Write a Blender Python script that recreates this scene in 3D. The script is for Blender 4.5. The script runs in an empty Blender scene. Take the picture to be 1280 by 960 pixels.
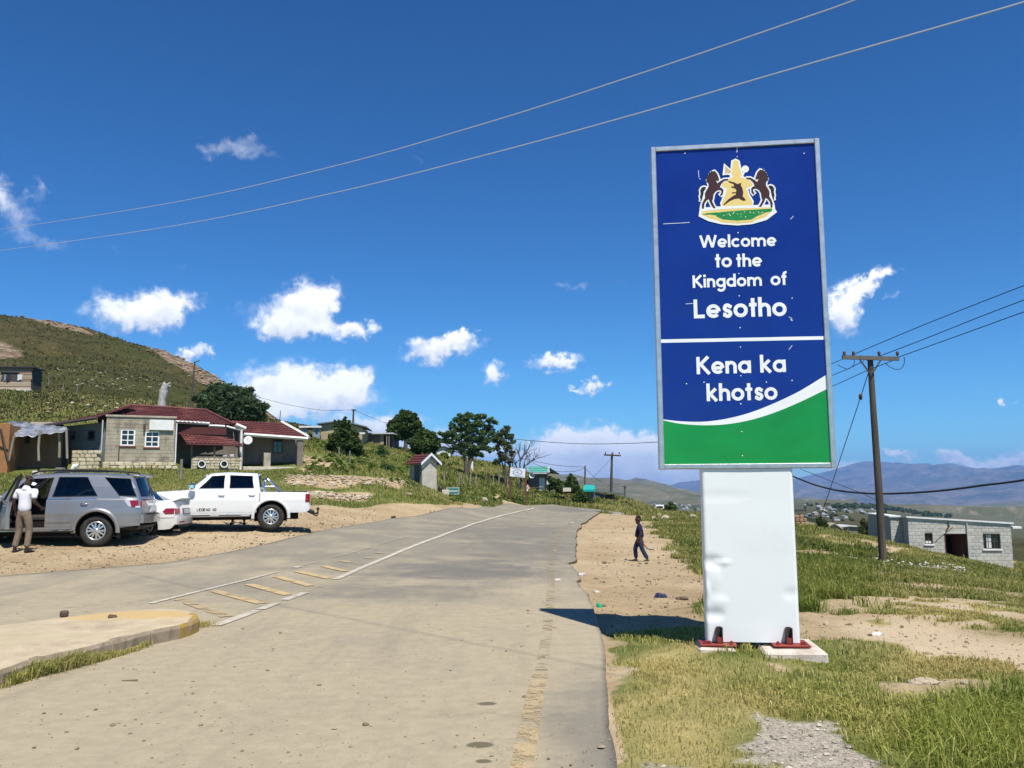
import bpy, bmesh, math, random
import numpy as np
from math import radians, sin, cos, pi, atan2, sqrt, exp, hypot
from mathutils import Vector, Matrix
from mathutils.geometry import tessellate_polygon
random.seed(7)
rng = np.random.default_rng(7)
SC = bpy.context.scene
COL = SC.collection

# ------------------------------------------------------------------ camera
CAMZ = 1.6
FPX = 1064.0                       # focal length in pixels of the 1280-wide photograph
PITCH, ROLL = radians(7.07), radians(0.35)
cam_d = bpy.data.cameras.new('camera')
cam_d.sensor_width = 36.0
cam_d.lens = 36.0 * FPX / 1280.0
cam_d.clip_start = 0.05
cam_d.clip_end = 60000.0
cam = bpy.data.objects.new('camera', cam_d)
COL.objects.link(cam)
cam.location = (0, 0, CAMZ)
f_ = Vector((0, cos(PITCH), sin(PITCH)))
u0 = Vector((0, -sin(PITCH), cos(PITCH)))
r0 = Vector((1, 0, 0))
r_ = (r0 * cos(ROLL) - u0 * sin(ROLL))
u_ = (u0 * cos(ROLL) + r0 * sin(ROLL))
# camera-to-world matrix: columns right, up, backward
M = Matrix(((r_.x, u_.x, -f_.x, 0), (r_.y, u_.y, -f_.y, 0), (r_.z, u_.z, -f_.z, 0), (0, 0, 0, 1)))
M.translation = Vector((0, 0, CAMZ))
cam.matrix_world = M
SC.camera = cam

def ray(px, py):
 return f_ + r_ * ((px - 640.0) / FPX) - u_ * ((py - 480.0) / FPX)
def at(px, py, Y):
 d = ray(px, py)
 return Vector((0, 0, CAMZ)) + d * (Y / d.y)

# ------------------------------------------------------------------ light
SUN_EL, SUN_AZ = radians(61.0), radians(24.0)     # the sun stands behind the camera, a little to the right
sun_vec = Vector((sin(SUN_AZ) * cos(SUN_EL), -cos(SUN_AZ) * cos(SUN_EL), sin(SUN_EL)))
sd = bpy.data.lights.new('sun', 'SUN')
sd.energy = 5.0
sd.angle = radians(0.53)
sd.color = (1.0, 0.955, 0.88)
sun = bpy.data.objects.new('sun', sd)
COL.objects.link(sun)
sun.rotation_euler = sun_vec.to_track_quat('Z', 'Y').to_euler()
SC.view_settings.view_transform = 'Standard'
SC.view_settings.look = 'None'
SC.view_settings.exposure = 0.42
SC.view_settings.gamma = 1.0
SC.view_settings.use_curve_mapping = False
SC.cycles.use_denoising = True
SC.cycles.max_bounces = 6
SC.cycles.diffuse_bounces = 3
SC.cycles.glossy_bounces = 3
SC.cycles.transparent_max_bounces = 12
SC.cycles.volume_bounces = 0
SC.cycles.volume_step_rate = 4

# ------------------------------------------------------------------ sky with clouds
class NT:
 """tiny helper for shader node trees"""
 def __init__(s, tree):
  s.t = tree
  s.t.nodes.clear()
 def n(s, typ, **kw):
  nd = s.t.nodes.new(typ)
  for k, v in kw.items():
   setattr(nd, k, v)
  return nd
 def l(s, a, b):
  s.t.links.new(a, b)
 def put(s, sock, v):
  if isinstance(v, bpy.types.NodeSocket):
   s.l(v, sock)
  else:
   sock.default_value = v
 def math(s, op, a, b=None, c=None, clamp=False):
  nd = s.n('ShaderNodeMath', operation=op, use_clamp=clamp)
  s.put(nd.inputs[0], a)
  if b is not None: s.put(nd.inputs[1], b)
  if c is not None: s.put(nd.inputs[2], c)
  return nd.outputs[0]
 def vmath(s, op, a, b=None):
  nd = s.n('ShaderNodeVectorMath', operation=op)
  s.put(nd.inputs[0], a)
  if b is not None: s.put(nd.inputs[1], b)
  return nd.outputs['Value'] if op in ('DOT_PRODUCT', 'LENGTH', 'DISTANCE') else nd.outputs[0]
 def ramp(s, fac, stops, interp='LINEAR'):
  nd = s.n('ShaderNodeValToRGB')
  nd.color_ramp.interpolation = interp
  el = nd.color_ramp.elements
  el[0].position, el[0].color = stops[0][0], tuple(stops[0][1]) + ((1,) if len(stops[0][1]) == 3 else ())
  el[1].position, el[1].color = stops[-1][0], tuple(stops[-1][1]) + ((1,) if len(stops[-1][1]) == 3 else ())
  for p, c in stops[1:-1]:
   e = el.new(p); e.color = tuple(c) + ((1,) if len(c) == 3 else ())
  s.put(nd.inputs[0], fac)
  return nd.outputs[0]
 def maprange(s, v, a, b, c=0.0, d=1.0, smooth=True):
  nd = s.n('ShaderNodeMapRange', interpolation_type='SMOOTHSTEP' if smooth else 'LINEAR')
  s.put(nd.inputs[0], v)
  for i, x in enumerate((a, b, c, d)): s.put(nd.inputs[i + 1], x)
  return nd.outputs[0]
 def mix(s, fac, a, b, blend='MIX'):
  nd = s.n('ShaderNodeMix', data_type='RGBA', blend_type=blend)
  s.put(nd.inputs[0], fac)
  for sock, v in ((nd.inputs[6], a), (nd.inputs[7], b)):
   if isinstance(v, (tuple, list)): v = tuple(v) + ((1.0,) if len(v) == 3 else ())
   s.put(sock, v)
  return nd.outputs[2]
 def noise(s, vec, scale, detail=4, rough=0.55, dist=0.0, out=0):
  nd = s.n('ShaderNodeTexNoise')
  if vec is not None: s.l(vec, nd.inputs['Vector'])
  nd.inputs['Scale'].default_value = scale
  nd.inputs['Detail'].default_value = detail
  nd.inputs['Roughness'].default_value = rough
  nd.inputs['Distortion'].default_value = dist
  return nd.outputs[out]

world = bpy.data.worlds.new('World')
SC.world = world
world.use_nodes = True
W = NT(world.node_tree)
sky = W.n('ShaderNodeTexSky', sky_type='NISHITA', sun_disc=False)
sky.sun_elevation = SUN_EL
sky.sun_rotation = pi - SUN_AZ
sky.altitude = 1700.0
sky.air_density = 1.0
sky.dust_density = 0.0
sky.ozone_density = 2.2
hs = W.n('ShaderNodeHueSaturation')
hs.inputs['Saturation'].default_value = 1.2
W.l(sky.outputs[0], hs.inputs['Color'])
gm_ = W.n('ShaderNodeGamma'); gm_.inputs[1].default_value = 1.22
W.l(W.mix(1.0, hs.outputs[0], (0.070, 0.070, 0.070), 'MULTIPLY'), gm_.inputs[0])
skycol = W.mix(1.0, gm_.outputs[0], (12.6, 23.0, 26.8), 'MULTIPLY')
tc = W.n('ShaderNodeTexCoord')
sep = W.n('ShaderNodeSeparateXYZ')
W.l(tc.outputs['Generated'], sep.inputs[0])
az = W.math('ARCTAN2', sep.outputs[0], sep.outputs[1])
el = W.math('ARCSINE', sep.outputs[2])
ae = W.n('ShaderNodeCombineXYZ')
W.l(az, ae.inputs[0]); W.l(el, ae.inputs[1])
# domain warp so that the puffs get ragged cauliflower edges
w1 = W.noise(tc.outputs['Generated'], 26.0, 5, 0.6, out=1)
w2 = W.noise(tc.outputs['Generated'], 90.0, 4, 0.6, out=1)
wv = W.vmath('ADD', W.vmath('MULTIPLY', W.vmath('SUBTRACT', w1, (0.5, 0.5, 0.5)), (0.075, 0.05, 0)),
    W.vmath('MULTIPLY', W.vmath('SUBTRACT', w2, (0.5, 0.5, 0.5)), (0.028, 0.022, 0)))
aew = W.vmath('ADD', ae.outputs[0], wv)
clouds = [  # px, py, rx, ry, tilt(deg), strength
 (158, 394, 52, 25, 0, 1.0), (205, 384, 38, 24, 0, 1.0),
 (372, 374, 44, 25, -20, 1.05), (366, 410, 50, 17, 0, 1.1), (440, 415, 26, 11, 0, .95), (398, 385, 22, 20, 0, .9),
 (360, 485, 62, 30, 0, 1.15), (405, 492, 62, 25, 0, 1.1), (440, 480, 34, 14, -40, 1.0), (345, 515, 60, 16, 0, .8),
 (556, 437, 44, 15, -6, 1.1), (572, 422, 14, 9, -25, .9), (618, 466, 21, 14, -10, 1.05), (592, 408, 7, 5, 0, .5),
 (693, 452, 29, 11, 8, 1.0), (744, 481, 17, 9, -15, 1.0), (715, 487, 10, 5, 0, .75),
 (1052, 388, 26, 32, 25, 1.0), (1086, 350, 36, 13, -32, 1.0), (1121, 365, 10, 6, 0, .5),
 (725, 556, 42, 26, 0, 1.3), (708, 572, 40, 24, 0, 1.2), (790, 562, 40, 20, 0, 1.25), (760, 575, 60, 24, 0, 1.2), (735, 590, 100, 26, 0, 1.1), (830, 588, 60, 26, 0, 1.0),
 (560, 560, 110, 20, 0, .9), (480, 532, 60, 14, 0, .8),
 (1205, 577, 40, 12, 6, 1.1), (1262, 579, 36, 11, 0, 1.05), (1122, 566, 22, 7, 0, .8), (1052, 588, 26, 14, 0, .7),
 (1241, 503, 10, 8, 0, .9), (900, 590, 60, 22, 0, .9), (960, 585, 60, 18, 0, .8), (1340, 560, 60, 24, 0, 1),
 (270, 186, 34, 16, -10, .5), (318, 188, 46, 15, 12, .5), (20, 258, 42, 26, 25, .62), (-10, 235, 30, 25, 20, .6),
 (52, 300, 70, 18, 10, .42), (57, 236, 12, 22, 15, .5), (718, 357, 22, 9, -12, .55), (775, 357, 32, 7, 0, .3),
 (228, 332, 16, 10, 0, .3), (150, 316, 14, 12, 0, .3), (245, 439, 17, 12, 0, .75), (298, 383, 22, 9, 0, .3), (-150, 330, 90, 30, 0, 1), (-120, 470, 80, 26, 0, 1),
 (520, 203, 10, 6, 0, .35), (235, 440, 20, 9, 0, .4)]
dens = None; weight = None; rel = None
def ae_of(px, py):
 d = ray(px, py).normalized()
 return atan2(d.x, d.y), math.asin(d.z)
blobs = []
for (px, py, rx, ry, tilt, st) in clouds:
 a, e = ae_of(px, py)
 a1, _ = ae_of(px + rx, py); _, e1 = ae_of(px, py - ry)
 blobs.append((a, e, abs(a1 - a), abs(e1 - e), radians(tilt), st if st > .65 else st * .6))
rc = random.Random(3)
for k in range(26):                                 # the same fair-weather clouds go on round the rest of the sky
 a = rc.uniform(0.75, 2 * pi - 0.75); e = rc.uniform(0.03, 0.5)
 s = rc.uniform(0.03, 0.09)
 blobs.append((a if a < pi else a - 2 * pi, e, s * rc.uniform(1, 1.6), s * .45, 0, rc.uniform(.7, 1.1)))
for (a, e, ra, re_, tl, st) in blobs:
 d = W.vmath('SUBTRACT', aew, (a, e, 0))
 cx = W.vmath('DOT_PRODUCT', d, (cos(tl) / ra, -sin(tl) / ra, 0))
 cy = W.vmath('DOT_PRODUCT', d, (sin(tl) / re_, cos(tl) / re_, 0))
 r2 = W.math('ADD', W.math('MULTIPLY', cx, cx), W.math('MULTIPLY', cy, cy))
 g = W.math('MULTIPLY', W.math('EXPONENT', W.math('MULTIPLY', r2, -1.3)), st)
 dens = g if dens is None else W.math('ADD', dens, g)
 hy = W.math('MULTIPLY', g, cy)
 rel = hy if rel is None else W.math('ADD', rel, hy)
fine = W.noise(tc.outputs['Generated'], 55.0, 8, 0.62)
fine2 = W.noise(tc.outputs['Generated'], 17.0, 6, 0.6)
dn = W.math('ADD', dens, W.math('MULTIPLY', W.math('SUBTRACT', fine, 0.5), W.math('MULTIPLY', W.math('MINIMUM', dens, 1.0), 1.5)))
cover = W.maprange(dn, 0.12, 0.86)
body = W.math('DIVIDE', rel, W.math('MAXIMUM', dens, 0.05))      # -1 at a cloud's base, +1 at its top
shade = W.maprange(W.math('ADD', body, W.math('MULTIPLY', W.math('SUBTRACT', fine2, 0.5), 2.2)), -1.25, 0.45)
ccol = W.mix(shade, (0.45, 0.50, 0.60), (0.90, 0.905, 0.91))
bgs = W.n('ShaderNodeBackground'); bgs.inputs['Strength'].default_value = 0.066
W.l(skycol, bgs.inputs[0])
bgc = W.n('ShaderNodeBackground'); bgc.inputs['Strength'].default_value = 1.12
W.l(ccol, bgc.inputs[0])
mx = W.n('ShaderNodeMixShader')
W.l(cover, mx.inputs[0]); W.l(bgs.outputs[0], mx.inputs[1]); W.l(bgc.outputs[0], mx.inputs[2])
wo = W.n('ShaderNodeOutputWorld'); W.l(mx.outputs[0], wo.inputs[0])
world.cycles.sampling_method = 'MANUAL'
world.cycles.sample_map_resolution = 512

# ------------------------------------------------------------------ object helpers
def tag(o, label=None, cat=None, group=None, kind=None):
 if label: o['label'] = label
 if cat: o['category'] = cat
 if group: o['group'] = group
 if kind: o['kind'] = kind
 return o
def thing(name, label, cat, loc=(0, 0, 0), rz=0.0, group=None):
 o = bpy.data.objects.new(name, None)
 COL.objects.link(o)
 o.empty_display_size = 0.3
 o.location = loc
 o.rotation_euler = (0, 0, rz)
 return tag(o, label, cat, group)
def link(name, me, parent=None, mats=None):
 o = bpy.data.objects.new(name, me)
 COL.objects.link(o)
 if parent is not None: o.parent = parent
 return o
def copy_tree(o, parent=None):
 c = o.copy()
 COL.objects.link(c)
 if parent is not None: c.parent = parent
 for ch in list(o.children): copy_tree(ch, c)
 return c

class MB:
 """collects shapes and links them as one mesh object"""
 def __init__(s):
  s.v, s.f, s.m, s.sm = [], [], [], []
 def add(s, verts, faces, mat=0, smooth=False, M=None):
  b = len(s.v)
  if M is not None: verts = [M @ Vector(p) for p in verts]
  s.v.extend([tuple(p) for p in verts])
  for fc in faces:
   s.f.append(tuple(b + i for i in fc)); s.m.append(mat); s.sm.append(smooth)
  return s
 def box(s, x0, x1, y0, y1, z0, z1, b=0.0, mat=0, M=None):
  if b <= 0 or min(x1 - x0, y1 - y0, z1 - z0) <= 2.2 * b:
   v = [(x0, y0, z0), (x1, y0, z0), (x1, y1, z0), (x0, y1, z0), (x0, y0, z1), (x1, y0, z1), (x1, y1, z1), (x0, y1, z1)]
   return s.add(v, [(0, 3, 2, 1), (4, 5, 6, 7), (0, 1, 5, 4), (1, 2, 6, 5), (2, 3, 7, 6), (3, 0, 4, 7)], mat, False, M)
  X, Y, Z = (x0, x1), (y0, y1), (z0, z1)
  v, idx = [], {}
  for i in (0, 1):
   for j in (0, 1):
    for k in (0, 1):
     sx, sy, sz = (1, -1)[i], (1, -1)[j], (1, -1)[k]
     for ax, p in (('x', (X[i], Y[j] + sy * b, Z[k] + sz * b)), ('y', (X[i] + sx * b, Y[j], Z[k] + sz * b)), ('z', (X[i] + sx * b, Y[j] + sy * b, Z[k]))):
      idx[i, j, k, ax] = len(v); v.append(p)
  F = []
  q = ((0, 0), (1, 0), (1, 1), (0, 1))
  for i in (0, 1): F.append([idx[i, a, c, 'x'] for a, c in q][::(-1, 1)[i]])
  for j in (0, 1): F.append([idx[a, j, c, 'y'] for a, c in q][::(1, -1)[j]])
  for k in (0, 1): F.append([idx[a, c, k, 'z'] for a, c in q][::(-1, 1)[k]])
  for j in (0, 1):
   for k in (0, 1):
    e = [idx[0, j, k, 'y'], idx[1, j, k, 'y'], idx[1, j, k, 'z'], idx[0, j, k, 'z']]
    F.append(e if (j ^ k) == 1 else e[::-1]) if False else F.append(e if j == k else e[::-1])
  for i in (0, 1):
   for k in (0, 1):
    e = [idx[i, 0, k, 'x'], idx[i, 1, k, 'x'], idx[i, 1, k, 'z'], idx[i, 0, k, 'z']]
    F.append(e if i != k else e[::-1])
  for i in (0, 1):
   for j in (0, 1):
    e = [idx[i, j, 0, 'x'], idx[i, j, 1, 'x'], idx[i, j, 1, 'y'], idx[i, j, 0, 'y']]
    F.append(e if i == j else e[::-1])
  for i in (0, 1):
   for j in (0, 1):
    for k in (0, 1):
     t = [idx[i, j, k, a] for a in 'xyz']
     F.append(t if (i + j + k) % 2 else t[::-1])
  return s.add(v, F, mat, False, M)
 def tube(s, pts, rad, n=8, caps=True, mat=0, smooth=True, M=None):
  pts = [Vector(p) for p in pts]
  if not hasattr(rad, '__len__'): rad = [rad] * len(pts)
  V, F = [], []
  ref = None
  for i, p in enumerate(pts):
   t = (pts[min(i + 1, len(pts) - 1)] - pts[max(i - 1, 0)])
   if t.length < 1e-9: t = Vector((0, 0, 1))
   t.normalize()
   if ref is None or abs(ref.dot(t)) > 0.98:
    ref = Vector((1, 0, 0)) if abs(t.x) < 0.8 else Vector((0, 1, 0))
   a = t.cross(ref).normalized(); c = a.cross(t).normalized()
   ref = c
   for k in range(n):
    an = 2 * pi * k / n
    V.append(p + (a * cos(an) + c * sin(an)) * rad[i])
  for i in range(len(pts) - 1):
   for k in range(n):
    F.append((i * n + k, (i + 1) * n + k, (i + 1) * n + (k + 1) % n, i * n + (k + 1) % n))
  s.add(V, F, mat, smooth, M)
  if caps:
   s.add(V[:n], [tuple(range(n))], mat, False, M)
   s.add(V[-n:], [tuple(range(n))[::-1]], mat, False, M)
  return s
 def lathe(s, prof, n=24, axis='z', c=(0, 0, 0), mat=0, smooth=True, M=None):
  V, F = [], []
  for (r, h) in prof:
   for k in range(n):
    a = 2 * pi * k / n
    x, y = r * cos(a), r * sin(a)
    p = {'z': (x, y, h), 'y': (x, h, -y), 'x': (h, x, y)}[axis]
    V.append((p[0] + c[0], p[1] + c[1], p[2] + c[2]))
  for i in range(len(prof) - 1):
   for k in range(n):
    F.append((i * n + k, i * n + (k + 1) % n, (i + 1) * n + (k + 1) % n, (i + 1) * n + k))
  return s.add(V, F, mat, smooth, M)
 def prism(s, poly, axis, a0, a1, mat=0, M=None):
  """polygon in the two other axes (in x,y,z order) pushed along axis from a0 to a1"""
  def P(p, a): return {'x': (a, p[0], p[1]), 'y': (p[0], a, p[1]), 'z': (p[0], p[1], a)}[axis]
  n = len(poly)
  V = [P(p, a0) for p in poly] + [P(p, a1) for p in poly]
  F = [(i, (i + 1) % n, n + (i + 1) % n, n + i) for i in range(n)]
  if n <= 4:
   F += [tuple(range(n))[::-1], tuple(range(n, 2 * n))]
  else:
   for t in tessellate_polygon([[Vector((p[0], p[1], 0)) for p in poly]]):
    F += [tuple(t)[::-1], tuple(i + n for i in t)]
  return s.add(V, F, mat, False, M)
 def grid(s, fn, nu, nv, mat=0, smooth=True, M=None):
  V = [fn(i / nu, j / nv) for j in range(nv + 1) for i in range(nu + 1)]
  F = [(j * (nu + 1) + i, j * (nu + 1) + i + 1, (j + 1) * (nu + 1) + i + 1, (j + 1) * (nu + 1) + i) for j in range(nv) for i in range(nu)]
  return s.add(V, F, mat, smooth, M)
 def mesh(s, name, mats, fix=True):
  me = bpy.data.meshes.new(name)
  me.from_pydata(s.v, [], s.f)
  if not isinstance(mats, (list, tuple)): mats = [mats]
  for m in mats: me.materials.append(m)
  me.polygons.foreach_set('material_index', s.m)
  me.polygons.foreach_set('use_smooth', s.sm)
  if fix and len(s.f) < 60000:
   bm = bmesh.new(); bm.from_mesh(me)
   bmesh.ops.recalc_face_normals(bm, faces=bm.faces)
   bm.to_mesh(me); bm.free()
  me.update()
  return me
 def build(s, name, mats, parent=None, fix=True, loc=None):
  o = link(name, s.mesh(name, mats, fix), parent)
  if loc is not None: o.location = loc
  return o

def np_mesh(name, verts, faces, mat, smooth=False, attrs=None):
 """verts (n,3), faces (m,k) numpy -> mesh, fast"""
 me = bpy.data.meshes.new(name)
 n, (m, k) = len(verts), faces.shape
 me.vertices.add(n); me.vertices.foreach_set('co', np.asarray(verts, np.float32).ravel())
 me.loops.add(m * k); me.loops.foreach_set('vertex_index', faces.astype(np.int32).ravel())
 me.polygons.add(m)
 me.polygons.foreach_set('loop_start', np.arange(0, m * k, k, dtype=np.int32))
 me.polygons.foreach_set('use_smooth', np.full(m, smooth))
 if attrs:
  for an, arr in attrs.items():
   a = me.attributes.new(an, 'FLOAT_COLOR', 'POINT')
   a.data.foreach_set('color', np.asarray(arr, np.float32).ravel())
 me.materials.append(mat)
 me.update(calc_edges=True)
 return me

# ------------------------------------------------------------------ materials
MATS = {}
def mat(name, col, rough=0.8, metal=0.0, col2=None, scale=6.0, bump=0.0, bscale=40.0, spec=0.3, coat=0.0, thr=(0.35, 0.65), dirt=None, dscale=1.2, stretch=None, detail=5, dthr=(0.5, 0.72)):
 if name in MATS: return MATS[name]
 m = bpy.data.materials.new(name); m.use_nodes = True
 N = NT(m.node_tree)
 t = N.n('ShaderNodeTexCoord')
 p = N.n('ShaderNodeBsdfPrincipled')
 vec = t.outputs['Object']
 if stretch:
  vec = N.vmath('MULTIPLY', vec, stretch)
 c = tuple(col) + (1,)
 if col2:
  nz = N.noise(vec, scale, detail, 0.6)
  c = N.ramp(nz, [(thr[0], col), (thr[1], col2)])
 if dirt:
  nz2 = N.noise(t.outputs['Object'], dscale, 6, 0.65)
  c = N.mix(N.maprange(nz2, dthr[0], dthr[1]), c, dirt)
 N.put(p.inputs['Base Color'], c)
 p.inputs['Roughness'].default_value = rough
 p.inputs['Metallic'].default_value = metal
 p.inputs['Specular IOR Level'].default_value = spec
 p.inputs['Coat Weight'].default_value = coat
 p.inputs['Coat Roughness'].default_value = 0.08
 if bump:
  b = N.n('ShaderNodeBump'); b.inputs['Strength'].default_value = bump
  b.inputs['Distance'].default_value = 0.02
  N.l(N.noise(vec, bscale, 6, 0.65), b.inputs['Height'])
  N.l(b.outputs[0], p.inputs['Normal'])
 o = N.n('ShaderNodeOutputMaterial'); N.l(p.outputs[0], o.inputs[0])
 MATS[name] = m
 return m
# ------------------------------------------------------------------ terrain: heights read off the photograph at guessed depths
def _ctrl():
 P = []
 for x in (-24, -14, -8, -3, 1, 3.5):
  for y in (-25, -8, 0, 4, 8, 12):
   P.append((x, y, 0.0 if x > -12 else 0.06))
 for (x, y, z) in [(7, -8, -.3), (7, 2, -.12), (7, 6, -.08), (12, 2, -.5), (12, 8, -.3), (18, 6, -.9), (24, 14, -1.9), (30, 0, -2), (30, 30, -3.6), (45, 40, -5.2),
      (20, -20, -1), (3.4, 9, 0), (5.2, 13, -.08), (9, 14, -.25), (15, 16, -.75), (8, 20, -.12), (-40, 10, .5), (-40, -20, .3), (-32, 22, .9), (3, 17, -.08), (-3.0, 15, 0), (-2.7, 20, 0.01), (-2.35, 25.5, .02), (-1.6, 34, .03), (-.9, 46, .05), (-3.5, 28, .08), (-5.5, 22, .06), (-7, 17, .05), (0, 30, 0), (2.5, 34, 0), (.5, 56, .1),
      (-60, 30, 3), (-70, 60, 9), (-120, 90, 24)]:
  P.append((x, y, z))
 for (px, py, Y) in [(100, 683, 21.3), (20, 690, 19.8), (340, 662, 25.2), (215, 672, 23.2), (200, 630, 33), (400, 632, 40), (-60, 634, 30),
      (450, 632, 44), (560, 631, 52), (600, 632.5, 60), (640, 632, 70), (690, 631, 74), (722, 634, 71), (757, 641, 59), (735, 650, 45), (765, 645, 66), (795, 648, 68), (830, 650, 70), (800, 642.5, 180), (826, 642.5, 180), (860, 643, 180), (815, 645, 110), (600, 680, 26), (640, 655, 40), (520, 660, 34), (690, 640, 58),
      (800, 702, 22.4), (776, 644, 51), (845, 700, 22), (830, 641, 50), (870, 652, 42), (930, 655, 41), (1000, 657, 42), (1050, 663, 42), (1104, 705, 30), (1115, 691, 45), (1268, 716, 43.5), (1190, 704, 44),
      (1085, 677, 62), (1280, 703, 58), (960, 720, 18.5), (1060, 720, 21), (1180, 745, 17.5), (1275, 760, 17),
      (175, 588, 45.5), (380, 589.5, 50.5), (250, 602, 42), (100, 600, 41), (40, 592, 43.5), (-80, 592, 44), (120, 577, 47.5), (270, 589.5, 48.6), (330, 588, 50.3), (240, 590, 47.4),
      (370, 609, 45), (370, 594, 46), (440, 609.5, 46.5), (440, 596, 47.5), (490, 610, 48.5), (490, 602, 49.5), (400, 623, 42.5), (450, 624, 44.5), (500, 618, 46),
      (400, 578, 52), (440, 575, 54), (528, 609, 52), (566, 622, 55), (600, 605, 72), (640, 612, 79), (690, 615, 86), (730, 622, 85), (560, 596, 66),
      (410, 556, 68), (455, 553, 78), (500, 563, 82), (550, 570, 86), (600, 578, 88), (640, 588, 88), (700, 604, 90), (740, 618, 86), (770, 629, 80),
      (50, 525, 72), (20, 489, 105), (120, 515, 80), (200, 503, 92), (300, 527, 78), (380, 548, 74),
      (0, 400, 200), (100, 413, 200), (200, 441, 198), (250, 461, 195), (300, 492, 188), (340, 522, 180), (375, 546, 170), (-120, 398, 200), (-260, 410, 195), (60, 455, 150), (160, 470, 140), (240, 490, 135)]:
  v = at(px, py, Y); P.append((v.x, v.y, v.z))
 for (x, y, z) in [(-150, 235, 36), (-110, 240, 31), (-70, 240, 20), (-40, 240, 5), (-10, 130, -6), (12, 110, -1.7), (15, 80, -1.7), (-25, 120, 4), (5, 170, -6), (-20, 200, -8),
      (22, 68, -2.2), (30, 90, -5), (60, 110, -8), (90, 150, -10), (46, 160, -6), (20, 230, -9), (80, 250, -14), (160, 260, -14), (-150, 290, 20), (-40, 290, -8), (100, 100, -9), (60, 60, -7),
      (-200, 200, 42), (-230, 290, 25), (220, 220, -14), (20, 290, -14)]:
  P.append((x, y, z))
 return np.array(P, float)
_CP = _ctrl()
def _tps(cp, lam=8.0):
 n = len(cp); X = cp[:, :2]
 d2 = ((X[:, None] - X[None]) ** 2).sum(-1)
 K = 0.5 * d2 * np.log(d2 + 1e-9)
 A = np.zeros((n + 3, n + 3))
 A[:n, :n] = K + lam * np.eye(n); A[:n, n] = 1; A[:n, n + 1:] = X
 A[n, :n] = 1; A[n + 1:, :n] = X.T
 return np.linalg.solve(A, np.concatenate([cp[:, 2], np.zeros(3)]))
_TW = _tps(_CP)
def _vnoise(x, y, seed=0):
 """smooth value noise, vectorised"""
 xi, yi = np.floor(x), np.floor(y); fx, fy = x - xi, y - yi
 fx = fx * fx * (3 - 2 * fx); fy = fy * fy * (3 - 2 * fy)
 def H(a, b):
  t = np.sin(a * 127.1 + b * 311.7 + seed * 74.7) * 43758.5453
  return t - np.floor(t)
 return (H(xi, yi) * (1 - fx) + H(xi + 1, yi) * fx) * (1 - fy) + (H(xi, yi + 1) * (1 - fx) + H(xi + 1, yi + 1) * fx) * fy
def fbm(x, y, sc, oct=4, seed=0):
 s = 0; a = 1; t = 0
 for i in range(oct):
  s = s + a * (_vnoise(x * sc + 17 * i, y * sc - 31 * i, seed + i) - 0.5); t += a
  a *= 0.5; sc *= 2.03
 return s / t
def sstep(a, b, x):
 t = np.clip((x - a) / (b - a), 0, 1); return t * t * (3 - 2 * t)
def h_smooth(x, y):
 x = np.atleast_1d(np.asarray(x, float)); y = np.atleast_1d(np.asarray(y, float))
 out = np.empty(x.shape)
 B = 20000
 xf, yf, of = x.ravel(), y.ravel(), out.ravel()
 for i in range(0, xf.size, B):
  xs = np.clip(xf[i:i + B], -260, 240); ys = np.clip(yf[i:i + B], -25, 300)
  d2 = (xs[:, None] - _CP[None, :, 0]) ** 2 + (ys[:, None] - _CP[None, :, 1]) ** 2
  of[i:i + B] = (0.5 * d2 * np.log(d2 + 1e-9)) @ _TW[:-3] + _TW[-3] + _TW[-2] * xs + _TW[-1] * ys
 out = of.reshape(x.shape)
 r = np.maximum(y, 1.0)
 lr = np.log(np.maximum(r, 60) / 250.0)
 a_ = np.clip(x / r, -.3, .75)
 ra = sstep(.27, .36, a_)
 zt_ = -23.0 - 175.0 * np.clip(a_ - .376, 0, .3)
 zr_ = -14 + (zt_ + 14) * np.clip(lr / np.log(6.4), -.1, 1) - 190 * sstep(1650, 2700, r)
 zl_ = -14.0 - 12.0 * np.clip(lr, -.2, 1.7)
 far = zl_ * (1 - ra) + zr_ * ra + (1 - .6 * ra) * fbm(x, y, 1 / 420.0, 4, 5) * np.clip(r / 60, 0, 16)
 w = sstep(210, 330, y)
 return out * (1 - w) + far * w
def h1(x, y): return float(h_smooth(x, y)[0])
def ground(px, py, ymax=320.0, dz=0.0):
 """where the sight line through a pixel meets the terrain"""
 d = ray(px, py); d = d / d.y
 ys = np.concatenate([np.linspace(2, 30, 280), np.linspace(30.2, ymax, 900)])
 g = CAMZ + d.z * ys - h_smooth(d.x * ys, ys) - dz
 k = np.argmax(g <= 0) if (g <= 0).any() else len(ys) - 1
 if k == 0: k = 1
 a, b = ys[k - 1], ys[k]; ga, gb = g[k - 1], g[k]
 t = ga / (ga - gb) if ga > gb else 1.0
 Y = a + (b - a) * min(max(t, 0), 1)
 return Vector((d.x * Y, Y, CAMZ + d.z * Y))
def plane(px, py, z):
 d = ray(px, py); t = (z - CAMZ) / d.z
 return Vector((d.x * t, d.y * t, z))

def inpoly(x, y, poly):
 r = np.zeros(x.shape, bool); n = len(poly)
 for i in range(n):
  x0, y0 = poly[i][:2]; x1, y1 = poly[(i + 1) % n][:2]
  if y0 == y1: continue
  c = ((y0 > y) != (y1 > y)) & (x < (x1 - x0) * (y - y0) / (y1 - y0) + x0)
  r ^= c
 return r
def gp(pts): return [ground(*p)[:2] for p in pts]

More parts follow.
